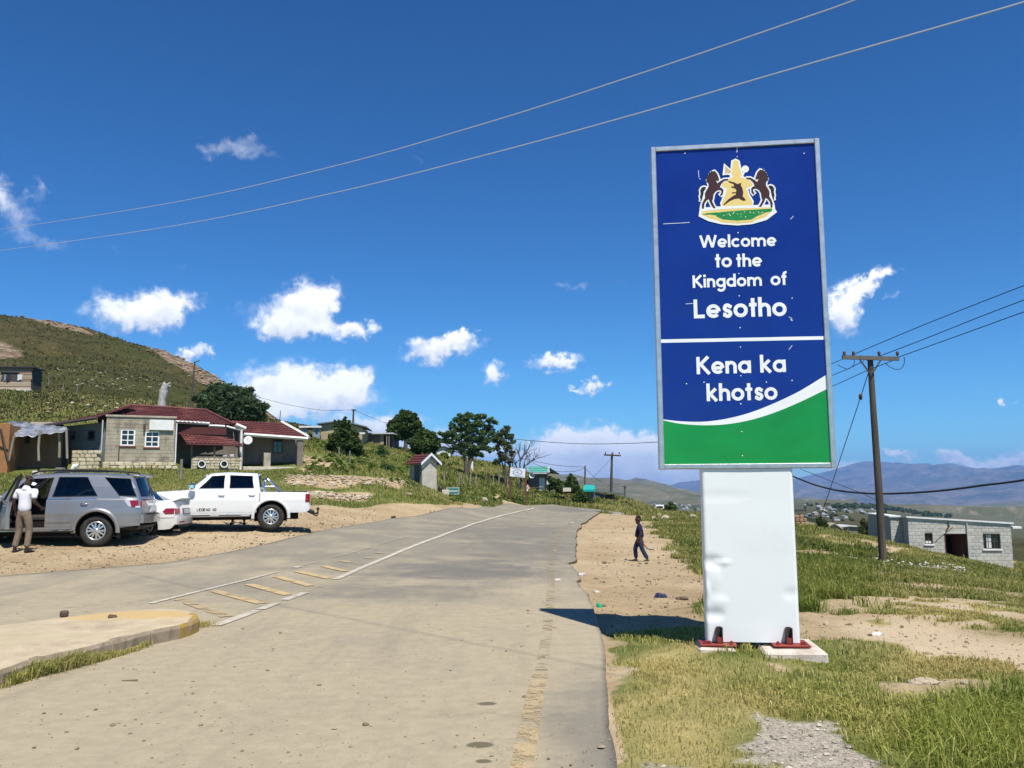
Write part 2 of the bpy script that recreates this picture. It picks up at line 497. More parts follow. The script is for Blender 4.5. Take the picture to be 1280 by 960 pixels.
# the edges of the asphalt, seen in the photograph and laid on the terrain
R_PX = [(768, 905), (763, 868), (757, 830), (750, 800), (742, 774), (735, 745), (727, 722), (716, 706), (722, 697), (718, 684), (721, 668), (728, 656), (741, 647), (757, 641.5)]
L_PX = [(-30, 726), (0, 722), (100, 714), (200, 706), (262, 696), (330, 682), (385, 669), (440, 658), (490, 649), (540, 641.5), (585, 636), (620, 633.5), (655, 632.2), (692, 631.3)]
R_W = [Vector((2.6, -20)), Vector((2.6, 0))] + [Vector(p) for p in gp([(779, 1000), (777, 955)] + R_PX)] + [Vector((8.6, 61.5)), Vector((12, 63.5)), Vector((19, 65))]
L_W = [Vector((-13, -20)), Vector((-14, 0)), Vector((-15, 6)), Vector((-15.2, 10))] + [Vector(p) for p in gp(L_PX)] + [at(722, 634, 71.5).xy, Vector((10, 72)), Vector((19, 75))]
assert len(R_W) == len(L_W), (len(R_W), len(L_W))
def _resamp(P, per=14):
 out = []
 for i in range(len(P) - 1):
  for k in range(per):
   out.append(P[i].lerp(P[i + 1], k / per))
 out.append(P[-1]); return out
ROAD_POLY = [tuple(p) for p in R_W] + [tuple(p) for p in L_W[::-1]]

DIRT = {
 'lot': gp([(-900, 700), (-300, 634), (-60, 632), (100, 630), (200, 628), (300, 630), (395, 632), (470, 632), (560, 632), (600, 634), (640, 634)]) + [tuple(p) for p in L_W[::-1]][6:] + [(-45, 12)],
 'verge': gp([(-30, 736), (200, 716), (330, 691), (440, 666), (540, 647), (600, 638), (600, 630), (540, 634), (440, 648), (330, 668), (200, 692), (0, 708)]),
 'shoulder': [(p.x - 1.1, p.y) for p in R_W[2:17]] + gp([(775, 642), (797, 644), (815, 656), (838, 675), (860, 700), (876, 722), (905, 745), (890, 772), (830, 790), (790, 802), (795, 818), (772, 850), (768, 880)]),
 'bare': gp([(1035, 792), (1060, 772), (1098, 752), (1092, 735), (1120, 733), (1170, 748), (1240, 756), (1290, 775), (1330, 800), (1330, 850), (1230, 852), (1175, 858), (1140, 846), (1110, 826), (1070, 812)]),
 'spot1': gp([(1012, 688), (1040, 686), (1056, 694), (1030, 698)]),
 'spot2': gp([(1088, 716), (1120, 717), (1136, 727), (1100, 728)]),
 'path': gp([(603, 616), (612, 613), (632, 624), (660, 633), (640, 634), (618, 625)]),
 'cut': gp([(355, 594), (420, 595), (470, 599), (497, 598), (510, 606), (490, 610), (430, 608), (355, 608)]),
 'cut2': gp([(385, 614), (440, 617), (468, 617), (462, 624), (430, 625), (385, 623)]),
 'mound': gp([(380, 570), (398, 572), (424, 580), (418, 588), (380, 590)]),
 'lane': gp([(1062, 674), (1085, 676), (1110, 684), (1400, 706), (1400, 716), (1270, 705), (1110, 690), (1085, 682)]),
}
GRAVEL = gp([(900, 934), (925, 912), (955, 896), (985, 892), (1010, 900), (1040, 915), (1070, 935), (1120, 965), (1140, 1010), (890, 1010)])
DRY = gp([(765, 985), (768, 880), (780, 846), (800, 815), (850, 806), (900, 815), (930, 830), (900, 870), (915, 910), (900, 985)])
ROCKY = gp([(-40, 424), (8, 427), (20, 436), (8, 446), (-40, 448)])
ROCKY2 = [at(*p).xy[:] for p in [(175, 433, 199), (250, 462, 196), (300, 493, 189), (345, 524, 181), (330, 530, 160), (300, 510, 165), (262, 482, 170), (215, 455, 178)]]
ROCKY3 = [at(*p).xy[:] for p in [(40, 409, 197), (100, 417, 197), (125, 428, 190), (80, 424, 186), (40, 414, 190)]]

def soft(x, y, poly, wig, sc, soft_r, seed=0):
 acc = 0
 wx = fbm(x, y, sc, 4, seed + 1) * wig * 2; wy = fbm(x, y, sc, 4, seed + 9) * wig * 2
 k = 0
 for (dx, dy) in ((0, 0), (1, 0), (-1, 0), (0, 1), (0, -1), (.7, .7), (-.7, -.7), (.7, -.7), (-.7, .7)):
  acc = acc + inpoly(x + wx + dx * soft_r, y + wy + dy * soft_r, poly); k += 1
 return acc / k
def masks(x, y):
 """dirt, dry grass, rock, gravel per point"""
 dirt = np.zeros(x.shape)
 for i, (k, poly) in enumerate(DIRT.items()):
  near = k in ('shoulder', 'bare')
  dirt = np.maximum(dirt, soft(x, y, poly, 2.6 if k == 'bare' else .8 if near else .9, .9 if near else .5, .22 if near else .4, i * 3))
  if k == 'bare': dirt = dirt * (1 - .85 * np.clip((fbm(x, y, .7, 4, 37) - .01) * 8, 0, 1) * inpoly(x, y, poly))
 dirt = np.maximum(dirt, inpoly(x, y, ROAD_POLY))
 gravel = soft(x, y, GRAVEL, .8, 1.6, .16, 50)
 dry = np.maximum(soft(x, y, DRY, .7, 1.1, .35, 60), np.clip(fbm(x, y, .25, 4, 66) * 2.2 - .12, 0, .6) * (y < 40))
 rock = np.maximum(np.maximum(soft(x, y, ROCKY, 5, .06, 2, 70), soft(x, y, ROCKY2, 3, .1, 1.5, 80)), soft(x, y, ROCKY3, 4, .06, 2, 84))
 dry = np.maximum(dry, soft(x, y, DIRT['bare'], 1.6, .9, .4, 6) * np.clip(.75 + fbm(x, y, .7, 4, 88) * 2.5, 0, 1))
 sub = np.clip((fbm(x, y, .6, 4, 91) - .13) * 7, 0, .85) * (y < 45) * (x > 3)
 dirt = np.maximum(dirt, sub * .8 * (y > 9))
 return dirt, dry, rock, gravel
def h_detail(x, y):
 """small unevenness off the road"""
 road = soft(x, y, ROAD_POLY, 0, 1, .5, 0)
 off = 1 - road
 d = np.hypot(x, np.maximum(y, 0))
 near = fbm(x, y, .8, 4, 3) * .10 * off * sstep(400, 20, d) + fbm(x, y, 3.2, 3, 13) * .06 * off * sstep(40, 10, d)
 mid = fbm(x, y, .16, 4, 23) * np.clip(d / 120, 0, 1) * 1.2 * sstep(55, 110, d)
 sh = soft(x, y, DIRT['shoulder'], .2, 1, .4, 3)
 dip = -.055 * sh * off
 hill = sstep(90, 170, y) * sstep(-30, -60, x) * (fbm(x, y, .12, 5, 31) * 2.2)
 foot = -.085 * np.exp(-((x - 2.98) / .62) ** 2 - ((y - 8.0) / .5) ** 2)
 return near + mid * off + dip + hill + foot
def h_full(x, y):
 x = np.atleast_1d(np.asarray(x, float)); y = np.atleast_1d(np.asarray(y, float))
 return h_smooth(x, y) + h_detail(x, y)
def hz(x, y): return float(h_full(x, y)[0])

ys = [-24.0, -16, -10, -6, -3, -1]
y = 0.0
while y < 16000:
 ys.append(y); y += max(0.075, 0.0125 * max(y, 2)) if y < 300 else 0.035 * y
ys = np.array(ys); NC = 430
s = np.linspace(-1, 1, NC)
hw = np.where(ys < 0, 14 - ys * .5, 10 + 1.12 * ys)
TX = s[None, :] * hw[:, None]; TY = np.repeat(ys[:, None], NC, 1)
TZ = h_full(TX.ravel(), TY.ravel()).reshape(TX.shape)
mk = masks(TX.ravel(), TY.ravel())
nr = len(ys)
idx = np.arange(nr * NC).reshape(nr, NC)
TF = np.stack([idx[:-1, :-1], idx[:-1, 1:], idx[1:, 1:], idx[1:, :-1]], -1).reshape(-1, 4)

def ground_material():
 m = bpy.data.materials.new('turf_and_soil'); m.use_nodes = True
 N = NT(m.node_tree)
 geo = N.n('ShaderNodeNewGeometry'); pos = geo.outputs['Position']
 at_ = N.n('ShaderNodeAttribute', attribute_name='cover'); sp = N.n('ShaderNodeSeparateColor'); N.l(at_.outputs['Color'], sp.inputs[0])
 dist = N.vmath('LENGTH', pos)
 far = N.maprange(dist, 62, 125)
 vfar = N.maprange(dist, 400, 2200)
 n1 = N.noise(pos, .55, 8, .62); n2 = N.noise(pos, 5.0, 6, .7); n3 = N.noise(pos, 38.0, 4, .7); n4 = N.noise(pos, .07, 7, .62)
 # grass
 g = N.mix(N.maprange(n1, .35, .68), (0.085, 0.115, 0.022), (0.17, 0.18, 0.05))
 g = N.mix(N.math('MULTIPLY', N.maprange(n2, .5, .78), .5), g, (0.22, 0.19, 0.085))
 ghill = N.mix(N.maprange(N.noise(pos, .22, 9, .75), .4, .63), (0.052, 0.050, 0.016), (0.105, 0.085, 0.034))
 ghill = N.mix(N.math('MULTIPLY', N.maprange(N.noise(pos, .35, 9, .8), .57, .68), .65), ghill, (0.24, 0.19, 0.11))
 ghill = N.mix(N.math('MULTIPLY', N.maprange(N.noise(pos, .02, 5, .6), .45, .62), .5), ghill, (0.062, 0.078, 0.015))
 g = N.mix(far, g, ghill)
 gv = N.mix(N.maprange(N.noise(pos, .006, 9, .68), .36, .64), (0.075, 0.085, 0.035), (0.17, 0.15, 0.085))
 gv = N.mix(N.maprange(N.noise(pos, .02, 6, .7), .58, .68), gv, (0.045, 0.06, 0.025))
 g = N.mix(vfar, g, gv)
 g = N.mix(N.math('MULTIPLY', sp.outputs[1], .85), g, N.mix(n2, (0.40, 0.32, 0.12), (0.52, 0.42, 0.19)))
 # rock
 rk = N.mix(N.maprange(N.noise(pos, .5, 8, .75), .35, .65), (0.17, 0.105, 0.07), (0.36, 0.27, 0.19))
 rk = N.mix(N.math('MULTIPLY', N.maprange(N.noise(pos, .3, 6, .7), .5, .6), .7), rk, (0.09, 0.10, 0.04))
 # soil
 so = N.mix(N.maprange(n1, .3, .7), (0.36, 0.26, 0.145), (0.46, 0.355, 0.21))
 so = N.mix(N.math('MULTIPLY', N.maprange(n2, .45, .75), .55), so, (0.215, 0.15, 0.088))
 so = N.mix(N.math('MULTIPLY', N.maprange(n3, .56, .75), .6), so, (0.17, 0.125, 0.08))
 so = N.mix(N.math('MULTIPLY', N.maprange(N.noise(pos, 61., 2, .5), .62, .72), .7), so, (0.58, 0.48, 0.36))
 so = N.mix(N.math('MULTIPLY', sp.outputs[1], .62), so, N.mix(n2, (0.50, 0.395, 0.25), (0.74, 0.60, 0.42)))
 gr = N.mix(N.maprange(N.noise(pos, 26., 4, .7), .36, .62), (0.31, 0.265, 0.20), (0.48, 0.43, 0.34))
 gr = N.mix(N.maprange(N.noise(pos, 44., 3, .6), .62, .68), gr, (0.12, 0.11, 0.10))
 # ragged edges between the covers
 def edge(v, a=.3, b=.7, amp=.75):
  return N.maprange(N.math('ADD', v, N.math('MULTIPLY', N.math('SUBTRACT', N.math('ADD', N.math('MULTIPLY', n2, .6), N.math('MULTIPLY', n3, .4)), .5), amp)), a, b)
 c = N.mix(edge(sp.outputs[2]), g, rk)
 c = N.mix(edge(sp.outputs[0]), c, so)
 c = N.mix(edge(at_.outputs['Alpha']), c, gr)
 p = N.n('ShaderNodeBsdfPrincipled'); N.l(c, p.inputs['Base Color'])
 p.inputs['Roughness'].default_value = .95; p.inputs['Specular IOR Level'].default_value = .12
 b = N.n('ShaderNodeBump'); b.inputs['Strength'].default_value = .75; b.inputs['Distance'].default_value = .035
 N.l(N.math('ADD', N.math('ADD', n3, N.math('MULTIPLY', n2, 1.6)), N.math('MULTIPLY', N.noise(pos, 110., 3, .6), .5)), b.inputs['Height'])
 b2 = N.n('ShaderNodeBump'); b2.inputs['Distance'].default_value = 4.0
 N.l(N.math('MULTIPLY', far, .8), b2.inputs['Strength'])
 N.l(N.noise(pos, .16, 8, .7), b2.inputs['Height']); N.l(b.outputs[0], b2.inputs['Normal'])
 N.l(b2.outputs[0], p.inputs['Normal'])
 o = N.n('ShaderNodeOutputMaterial'); N.l(p.outputs[0], o.inputs[0])
 return m
GROUND_M = ground_material()
cover = np.stack([mk[0], mk[1], mk[2], mk[3]], -1)
gme = np_mesh('ground', np.stack([TX.ravel(), TY.ravel(), TZ.ravel()], -1), TF, GROUND_M, True, {'cover': cover})
tag(link('ground', gme), kind='structure')

# ------------------------------------------------------------------ road
def road_material():
 m = bpy.data.materials.new('dusty_asphalt'); m.use_nodes = True
 N = NT(m.node_tree)
 geo = N.n('ShaderNodeNewGeometry'); pos = geo.outputs['Position']
 sx = N.n('ShaderNodeSeparateXYZ'); N.l(pos, sx.inputs[0])
 n1 = N.noise(pos, .35, 8, .62); n2 = N.noise(N.vmath('MULTIPLY', pos, (1.0, .45, 1)), 1.3, 8, .68); n3 = N.noise(pos, 70., 4, .75); n4 = N.noise(pos, 7., 6, .7)
 asp = N.mix(N.maprange(n3, .3, .7), (0.158, 0.145, 0.113), (0.24, 0.22, 0.172))
 dust = N.mix(N.maprange(n4, .3, .7), (0.33, 0.276, 0.184), (0.395, 0.332, 0.222))
 near = N.maprange(sx.outputs[1], 26., 7., 0, 1.5)
 f = N.math('ADD', N.math('ADD', N.math('MULTIPLY', n1, .85), N.math('MULTIPLY', n2, .65)), N.math('MULTIPLY', near, .20))
 c = N.mix(N.maprange(f, .68, 1.06, .12, .95), asp, dust)
 # worn dark patches of older tar round the middle of the carriageway
 def patch(x, y, rx, ry):
  d = N.vmath('MULTIPLY', N.vmath('SUBTRACT', pos, (x, y, 0)), (1 / rx, 1 / ry, 0))
  return N.math('ADD', N.vmath('LENGTH', d), N.math('MULTIPLY', N.math('SUBTRACT', N.noise(pos, .9, 6, .7), .5), 3.0))
 for (px, py, rx, ry, k) in [(615, 716, 1.9, 1.5, .95), (560, 712, 1.7, 2.9, .8), (515, 742, 1.5, 1.3, .65), (660, 690, 1.8, 5, .7), (640, 665, 2.8, 7, .65), (722, 640, 2.2, 3.2, .8), (700, 638, 2, 6, .5), (300, 735, 2.5, 1.2, .35), (770, 930, .5, 2.4, .7)]:
  w = ground(px, py)
  c = N.mix(N.math('MULTIPLY', N.maprange(patch(w.x, w.y, rx, ry), 1.3, .2), k), c, N.mix(n3, (0.115, 0.108, 0.092), (0.185, 0.172, 0.145)))
 for (px, py, r) in [(600, 936, .085), (609, 884, .075), (604, 957, .05)]:
  w = ground(px, py)
  d = N.vmath('LENGTH', N.vmath('MULTIPLY', N.vmath('SUBTRACT', pos, (w.x, w.y, 0)), (1 / r, 1 / (r * .8), 0)))
  c = N.mix(N.math('MULTIPLY', N.maprange(N.math('ADD', d, N.math('MULTIPLY', N.math('SUBTRACT', n4, .5), .8)), 1.15, .75), .8), c, (0.07, 0.055, 0.03))
 n5 = N.noise(pos, 210., 3, .6)
 c = N.mix(N.maprange(n5, .52, .72, 0, .55), c, (0.115, 0.098, 0.07)); c = N.mix(N.maprange(n5, .44, .3, 0, .4), c, (0.52, 0.45, 0.33))
 c = N.mix(N.math('MULTIPLY', N.maprange(N.noise(N.vmath('MULTIPLY', pos, (1.6, .16, 1)), 1.1, 6, .7), .5, .7), .3), c, (0.19, 0.165, 0.125))
 cr = N.n('ShaderNodeTexVoronoi', feature='DISTANCE_TO_EDGE'); cr.inputs['Scale'].default_value = .55
 N.l(N.vmath('ADD', pos, N.vmath('MULTIPLY', N.noise(pos, 1.4, 6, .7, out=1), (1.6, 1.6, 0))), cr.inputs['Vector'])
 crk = N.math('MULTIPLY', N.maprange(cr.outputs[0], .012, .0), N.maprange(N.noise(pos, .3, 3), .5, .62))
 c = N.mix(N.math('MULTIPLY', crk, .55), c, (0.11, 0.095, 0.07))
 spk = N.math('MULTIPLY', N.maprange(N.noise(pos, 24., 2, .5), .74, .78), .75)
 c = N.mix(spk, c, (0.10, 0.08, 0.055))
 p = N.n('ShaderNodeBsdfPrincipled'); N.l(c, p.inputs['Base Color'])
 p.inputs['Roughness'].default_value = .9; p.inputs['Specular IOR Level'].default_value = .2
 b = N.n('ShaderNodeBump'); b.inputs['Strength'].default_value = .45; b.inputs['Distance'].default_value = .012
 N.l(N.math('ADD', n3, N.math('MULTIPLY', n4, 1.5)), b.inputs['Height']); N.l(b.outputs[0], p.inputs['Normal'])
 o = N.n('ShaderNodeOutputMaterial'); N.l(p.outputs[0], o.inputs[0])
 return m
ROAD_M = road_material()
def road_z(x, y): return h1(x, y) + .022 + .0005 * max(y, 0)
RR, LL = _resamp(R_W), _resamp(L_W)
NCR = 64
rv = []
for i, (a, b) in enumerate(zip(RR, LL)):
 n = float(fbm(np.array([a.x]), np.array([a.y]), 1.6, 4, 7)[0]); n2 = float(fbm(np.array([a.x]), np.array([a.y]), .33, 3, 47)[0])
 a2 = Vector((a.x + (n * .15 + n2 * .5) * (float(np.interp(a.y, [4, 11, 15, 22, 30, 62], [.25, .35, 1, .9, .5, .35]))), a.y))
 for k in range(NCR + 1):
  t = k / NCR
  rv.append(a2.lerp(b, t ** 1.25)[:])
rv = np.array(rv)
rz = h_smooth(rv[:, 0], rv[:, 1]) + .022 + .0005 * np.maximum(rv[:, 1], 0)
V = [(x, y_, z) for (x, y_), z in zip(rv, rz)]
nrow = len(RR)
F = [(i * (NCR + 1) + k + 1, i * (NCR + 1) + k, (i + 1) * (NCR + 1) + k, (i + 1) * (NCR + 1) + k + 1) for i in range(nrow - 1) for k in range(NCR)]
b0 = len(V)
for i in range(nrow):                    # the broken edge drops to the shoulder
 x, y_, z = V[i * (NCR + 1)]; V.append((x + .012, y_, z - .16))
 x, y_, z = V[i * (NCR + 1) + NCR]; V.append((x, y_, z - .16))
for i in range(nrow - 1):
 F.append((i * (NCR + 1), (i + 1) * (NCR + 1), b0 + 2 * (i + 1), b0 + 2 * i))
 F.append((i * (NCR + 1) + NCR, (i + 1) * (NCR + 1) + NCR, b0 + 2 * (i + 1) + 1, b0 + 2 * i + 1))
rb = MB(); rb.add(V, F, 0, True)
ROAD = tag(rb.build('road', ROAD_M, fix=False), kind='structure')

def paint_material(name, col, wear):
 m = bpy.data.materials.new(name); m.use_nodes = True
 N = NT(m.node_tree)
 geo = N.n('ShaderNodeNewGeometry'); pos = geo.outputs['Position']
 p = N.n('ShaderNodeBsdfPrincipled')
 N.l(N.mix(N.maprange(N.noise(pos, 9., 5, .7), .3, .75), col, (0.35, 0.28, 0.18)), p.inputs['Base Color'])
 p.inputs['Roughness'].default_value = .85
 t = N.n('ShaderNodeBsdfTransparent'); mx = N.n('ShaderNodeMixShader')
 fac = N.maprange(N.math('ADD', N.math('MULTIPLY', N.noise(pos, 4.5, 7, .72), .75), N.math('MULTIPLY', N.noise(pos, 50., 3, .7), .25)), wear - .07, wear + .09)
 N.l(fac, mx.inputs[0]); N.l(t.outputs[0], mx.inputs[1]); N.l(p.outputs[0], mx.inputs[2])
 o = N.n('ShaderNodeOutputMaterial'); N.l(mx.outputs[0], o.inputs[0])
 return m
PW = paint_material('worn_white_paint', (0.55, 0.52, 0.44), .40)
PWF = paint_material('faded_white_paint', (0.47, 0.42, 0.33), .52)
PY = paint_material('worn_yellow_paint', (0.47, 0.34, 0.15), .475)
PYB = paint_material('hatch_yellow_paint', (0.56, 0.385, 0.15), .42)
PYF = paint_material('faded_yellow_paint', (0.42, 0.32, 0.17), .535)
def road_line(name, pts, w, m):
 """a strip of paint lying on the asphalt, pts in photograph pixels"""
 P = [ground(*p).xy for p in pts]
 Q = []
 for i in range(len(P) - 1):
  n = max(2, int((P[i + 1] - P[i]).length / .5))
  Q += [P[i].lerp(P[i + 1], k / n) for k in range(n)]
 Q.append(P[-1])
 V, F = [], []
 for i, q in enumerate(Q):
  t = (Q[min(i + 1, len(Q) - 1)] - Q[max(i - 1, 0)]).normalized(); nn = Vector((-t.y, t.x))
  ww = w if not hasattr(w, '__len__') else w[0] + (w[1] - w[0]) * i / (len(Q) - 1)
  for sgn in (-.5, 0, .5):
   r = q + nn * ww * sgn
   V.append((r.x, r.y, road_z(r.x, r.y) + .005 + .0004 * r.y))
 for i in range(len(Q) - 1):
  for k in (0, 1):
   F.append((3 * i + k, 3 * i + k + 1, 3 * i + k + 4, 3 * i + k + 3))
 mb = MB(); mb.add(V, F)
 return mb.build(name, m, ROAD)
road_line('centre_line', [(270, 785.5), (296, 776), (322, 766)], .13, PW)
road_line('centre_line', [(325, 765), (346, 757)], .13, PW)
road_line('centre_line', [(356, 753), (382, 743.5)], .13, PW)
road_line('centre_line', [(398, 736.5), (407, 733.5)], .11, PWF)
road_line('centre_line', [(419, 727), (450, 713), (500, 691.5), (545, 674), (590, 657), (620, 648), (650, 640.5), (670, 636.5)], (.13, .2), PW)
road_line('lane_line', [(188, 757.5), (225, 748), (265, 738), (310, 727), (348, 717)], (.09, .08), PW)
road_line('lane_line', [(368, 712), (377, 710)], .16, PW)
road_line('lane_line', [(380, 709), (420, 698), (470, 684), (520, 671)], .09, PWF)
road_line('edge_line', [(648, 985), (655, 950), (662, 912), (669, 872), (676, 846)], .135, PY)
road_line('edge_line', [(677, 842), (683, 800), (688, 760), (689, 730), (690, 700), (696, 678), (706, 661), (718, 650), (733, 642)], (.11, .22), PYF)
for i, (a, b) in enumerate([((224, 752), (284, 774)), ((268, 741.5), (327, 757.5)), ((311, 733), (360, 746.5)), ((345, 723), (388, 735)), ((371, 716.5), (413, 726)), ((404, 710), (433, 716.5)), ((425, 703), (451, 708)), ((456, 699), (466, 700.5)), ((470, 693), (478, 694))]):
 road_line('hatch_bar', [a, b], .17, PYB if 0 < i < 6 else PY)
road_line('old_line', [(410, 655), (442, 656)], .22, PWF)

# ------------------------------------------------------------------ traffic island
CONC_DUST = mat('dusty_concrete', (0.40, 0.325, 0.205), .92, col2=(0.49, 0.405, 0.27), scale=2.2, bump=.5, bscale=30, dirt=(0.34, 0.26, 0.18), dscale=1.6)
KERB_M = mat('kerb_concrete', (0.22, 0.17, 0.115), .9, col2=(0.34, 0.27, 0.19), scale=5, bump=.5, bscale=50, dirt=(0.17, 0.13, 0.09), dscale=3)
KERB_Y = mat('kerb_yellow_paint', (0.37, 0.24, 0.045), .85, col2=(0.29, 0.19, 0.06), scale=6, bump=.4, dirt=(0.30, 0.22, 0.13), dscale=6, dthr=(.5, .62))
ISZ = .165
top_px = [(248, 773), (247, 769), (241, 765), (230, 762), (201, 760.6), (160, 763), (108, 768), (36, 777), (-40, 787), (-200, 806), (-420, 850), (-420, 960), (-160, 885), (0, 838), (39.5, 825), (93, 813), (140, 801.5), (187, 789), (212, 784), (226, 781.5), (240, 777)]
ip = [plane(px, py, ISZ).xy for px, py in top_px]
def island_material():
 m = CONC_DUST.copy(); m.name = 'island_concrete'; N = NT.__new__(NT); N.t = m.node_tree
 p = [x for x in N.t.nodes if x.type == 'BSDF_PRINCIPLED'][0]; old = p.inputs['Base Color'].links[0].from_socket
 pos = N.n('ShaderNodeNewGeometry').outputs['Position']; w = plane(165, 771, ISZ)
 d = N.vmath('LENGTH', N.vmath('MULTIPLY', N.vmath('SUBTRACT', pos, (w.x, w.y, ISZ)), (1 / .95, 1 / .45, 0)))
 f = N.maprange(N.math('ADD', d, N.math('MULTIPLY', N.math('SUBTRACT', N.noise(pos, 4.5, 7, .72), .5), 2.2)), 1.15, .55)
 c = N.mix(N.math('MULTIPLY', f, .75), old, (0.50, 0.335, 0.12))
 c = N.mix(N.math('MULTIPLY', N.maprange(N.noise(pos, 28, 4, .7), .6, .75), .6), c, (0.22, 0.165, 0.105))
 N.l(c, p.inputs['Base Color']); return m
cen = plane(60, 800, ISZ).xy
ISL = thing('traffic_island', 'raised dusty concrete island in the road with a yellow painted nose', 'traffic island', (cen.x, cen.y, 0))
def isl_pt(i, f=1.0, z=0):
 p = ip[i % len(ip)] - cen
 return (p.x * f, p.y * f, z)
n = len(ip)
V, F = [], []
rings = [(1.0, -.1), (1.0, ISZ - .02), (.992, ISZ), (.93, ISZ + .012), (.8, ISZ + .025), (.55, ISZ + .03), (.25, ISZ + .035)]
SUB = 6
def ipx(t):
 i = int(t) % n; fr = t - int(t); a, b = ip[i], ip[(i + 1) % n]
 return a.lerp(b, fr) - cen
NN = n * SUB
for (f, z) in rings:
 for k in range(NN):
  p = ipx(k / SUB)
  if f < .99: z2 = z + .012 * float(fbm(np.array([p.x * f * 3]), np.array([p.y * f * 3]), 1.0, 3, 5)[0]) * 3
  else: z2 = z
  V.append((p.x * f, p.y * f, z2))
for r in range(len(rings) - 1):
 for k in range(NN):
  F.append((r * NN + k, r * NN + (k + 1) % NN, (r + 1) * NN + (k + 1) % NN, (r + 1) * NN + k))
F.append(tuple((len(rings) - 1) * NN + k for k in range(NN)))
mb = MB(); mb.add(V, F, 0, False); mb.build('island_top', island_material(), ISL)
# kerb stones along the near side and round the nose, a hair proud of the slab
def kerb(i0, i1, m, name='kerb_stone', out=.018):
 pts = []
 k = 0
 while k <= 8:
  pts.append(ipx((i0 + (i1 - i0) * k / 8) % n)); k += 1
 V, F = [], []
 for j, p in enumerate(pts):
  t = (pts[min(j + 1, 8)] - pts[max(j - 1, 0)]).normalized(); o = Vector((t.y, -t.x))
  if (p + o * .1).length < p.length: o = -o
  jit = random.uniform(-.006, .006)
  for (d, z) in ((out, -.12), (out + jit, ISZ - .03), (out - .02, ISZ + .004), (-.09, ISZ + .006), (-.09, -.12)):
   q = p + o * d; V.append((q.x, q.y, z))
 for j in range(8):
  for a in range(4): F.append((j * 5 + a, (j + 1) * 5 + a, (j + 1) * 5 + a + 1, j * 5 + a + 1))
 F += [(0, 1, 2, 3, 4), tuple(40 + a for a in (4, 3, 2, 1, 0))]
 mb = MB(); mb.add(V, F); return mb.build(name, m, ISL)
ky = kerb(n - 2.1 + .05, n + 1.6, KERB_Y); ky['label'] = 'yellow painted kerb stone at the nose'
for a, b in [(17.02, 18.87), (16.02, 16.98), (15.02, 15.98), (14.02, 14.98), (13.02, 13.98), (12.02, 12.98)]:
 kerb(a, b, KERB_M)
mb = MB()
for (px, py) in [(81, 769), (141, 775)]:
 a = plane(px, py, ISZ).xy - cen
 mb = MB(); mb.box(a.x - .055, a.x + .04, a.y - .05, a.y + .05, ISZ - .02, ISZ + random.uniform(.045, .055), .015, M=Matrix.Translation((a.x, a.y, ISZ)) @ Matrix.Rotation(random.uniform(-.2, .2), 4, 'Y') @ Matrix.Rotation(random.uniform(0, 1), 4, 'Z') @ Matrix.Translation((-a.x, -a.y, -ISZ)))
 mb.build('post_stump', mat('rusty_stub', (0.09, 0.06, 0.045), .8), ISL)
# ------------------------------------------------------------------ the welcome sign
SY = 8.75
s_base = at(939, 806, SY)
SYAW = radians(-7.0)
SIGN = thing('welcome_sign', 'tall blue and green WELCOME TO THE KINGDOM OF LESOTHO sign on a white metal plinth', 'sign', (s_base.x, SY, 0), SYAW)
sx_ = Vector((cos(SYAW), sin(SYAW), 0)); sn_ = Vector((sin(SYAW), -cos(SYAW), 0))
SFACE = 0.085                      # the printed face stands this far in front of the sign's mid plane
def s_uv(px, py, off=SFACE):
 """photo pixel -> (along the sign, height) on the sign's face"""
 d = ray(px, py); o = Vector((s_base.x, SY, 0)) + sn_ * off - Vector((0, 0, CAMZ))
 t = o.dot(sn_) / d.dot(sn_)
 p = Vector((0, 0, CAMZ)) + d * t - Vector((s_base.x, SY, 0))
 return p.dot(sx_), p.z
STEEL = mat('galvanised_frame', (0.60, 0.61, 0.62), .38, .75, col2=(0.46, 0.47, 0.48), scale=9, bump=.1)
def vinyl(name, col, col2):
 m = mat(name, col, .27, 0, col2=col2, scale=1.8, spec=.4, bump=0, dirt=None)
 return m
BLUE = vinyl('blue_vinyl', (0.003, 0.024, 0.205), (0.0045, 0.031, 0.235))
GREEN = vinyl('green_vinyl', (0.006, 0.23, 0.045), (0.009, 0.27, 0.055))
WHITEV = mat('white_vinyl', (0.80, 0.80, 0.80), .45, spec=.4)
x0, zt = s_uv(822, 189); x1, _ = s_uv(1021, 181); _, zb = s_uv(930, 580)
xl, _ = s_uv(825, 400); xr, _ = s_uv(1033, 400)
xl, xr = (s_uv(828, 579)[0] + s_uv(822, 190)[0]) / 2, (s_uv(1036, 579)[0] + s_uv(1020, 181)[0]) / 2
zt = (s_uv(822, 189)[1] + s_uv(1020, 180)[1]) / 2; zb = (s_uv(828, 579)[1] + s_uv(1036, 580)[1]) / 2
EC = s_uv(921, 242)
def crinkle(u, z):
 """the sheet is slightly buckled between its rivets"""
 a = 0.011 * float(fbm(np.array([u * 1.0]), np.array([z]), 1.9, 3, 3)[0])
 a += 0.007 * float(fbm(np.array([u * .5 + z]), np.array([z * 1.4 - u]), 4.5, 2, 9)[0])
 e = min(u - xl, xr - u, z - zb, zt - z)
 q = max(abs(u - EC[0]) / .46, abs(z - EC[1]) / .46)
 return a * min(1, max(e, 0) / .06) * (.06 + .94 * min(max((q - 1) * 2.5, 0), 1))
curve_t = [s_uv(*p) for p in [(827, 524), (850, 526.5), (880, 527), (910, 523), (940, 515), (970, 503), (1000, 488.5), (1032, 469)]]
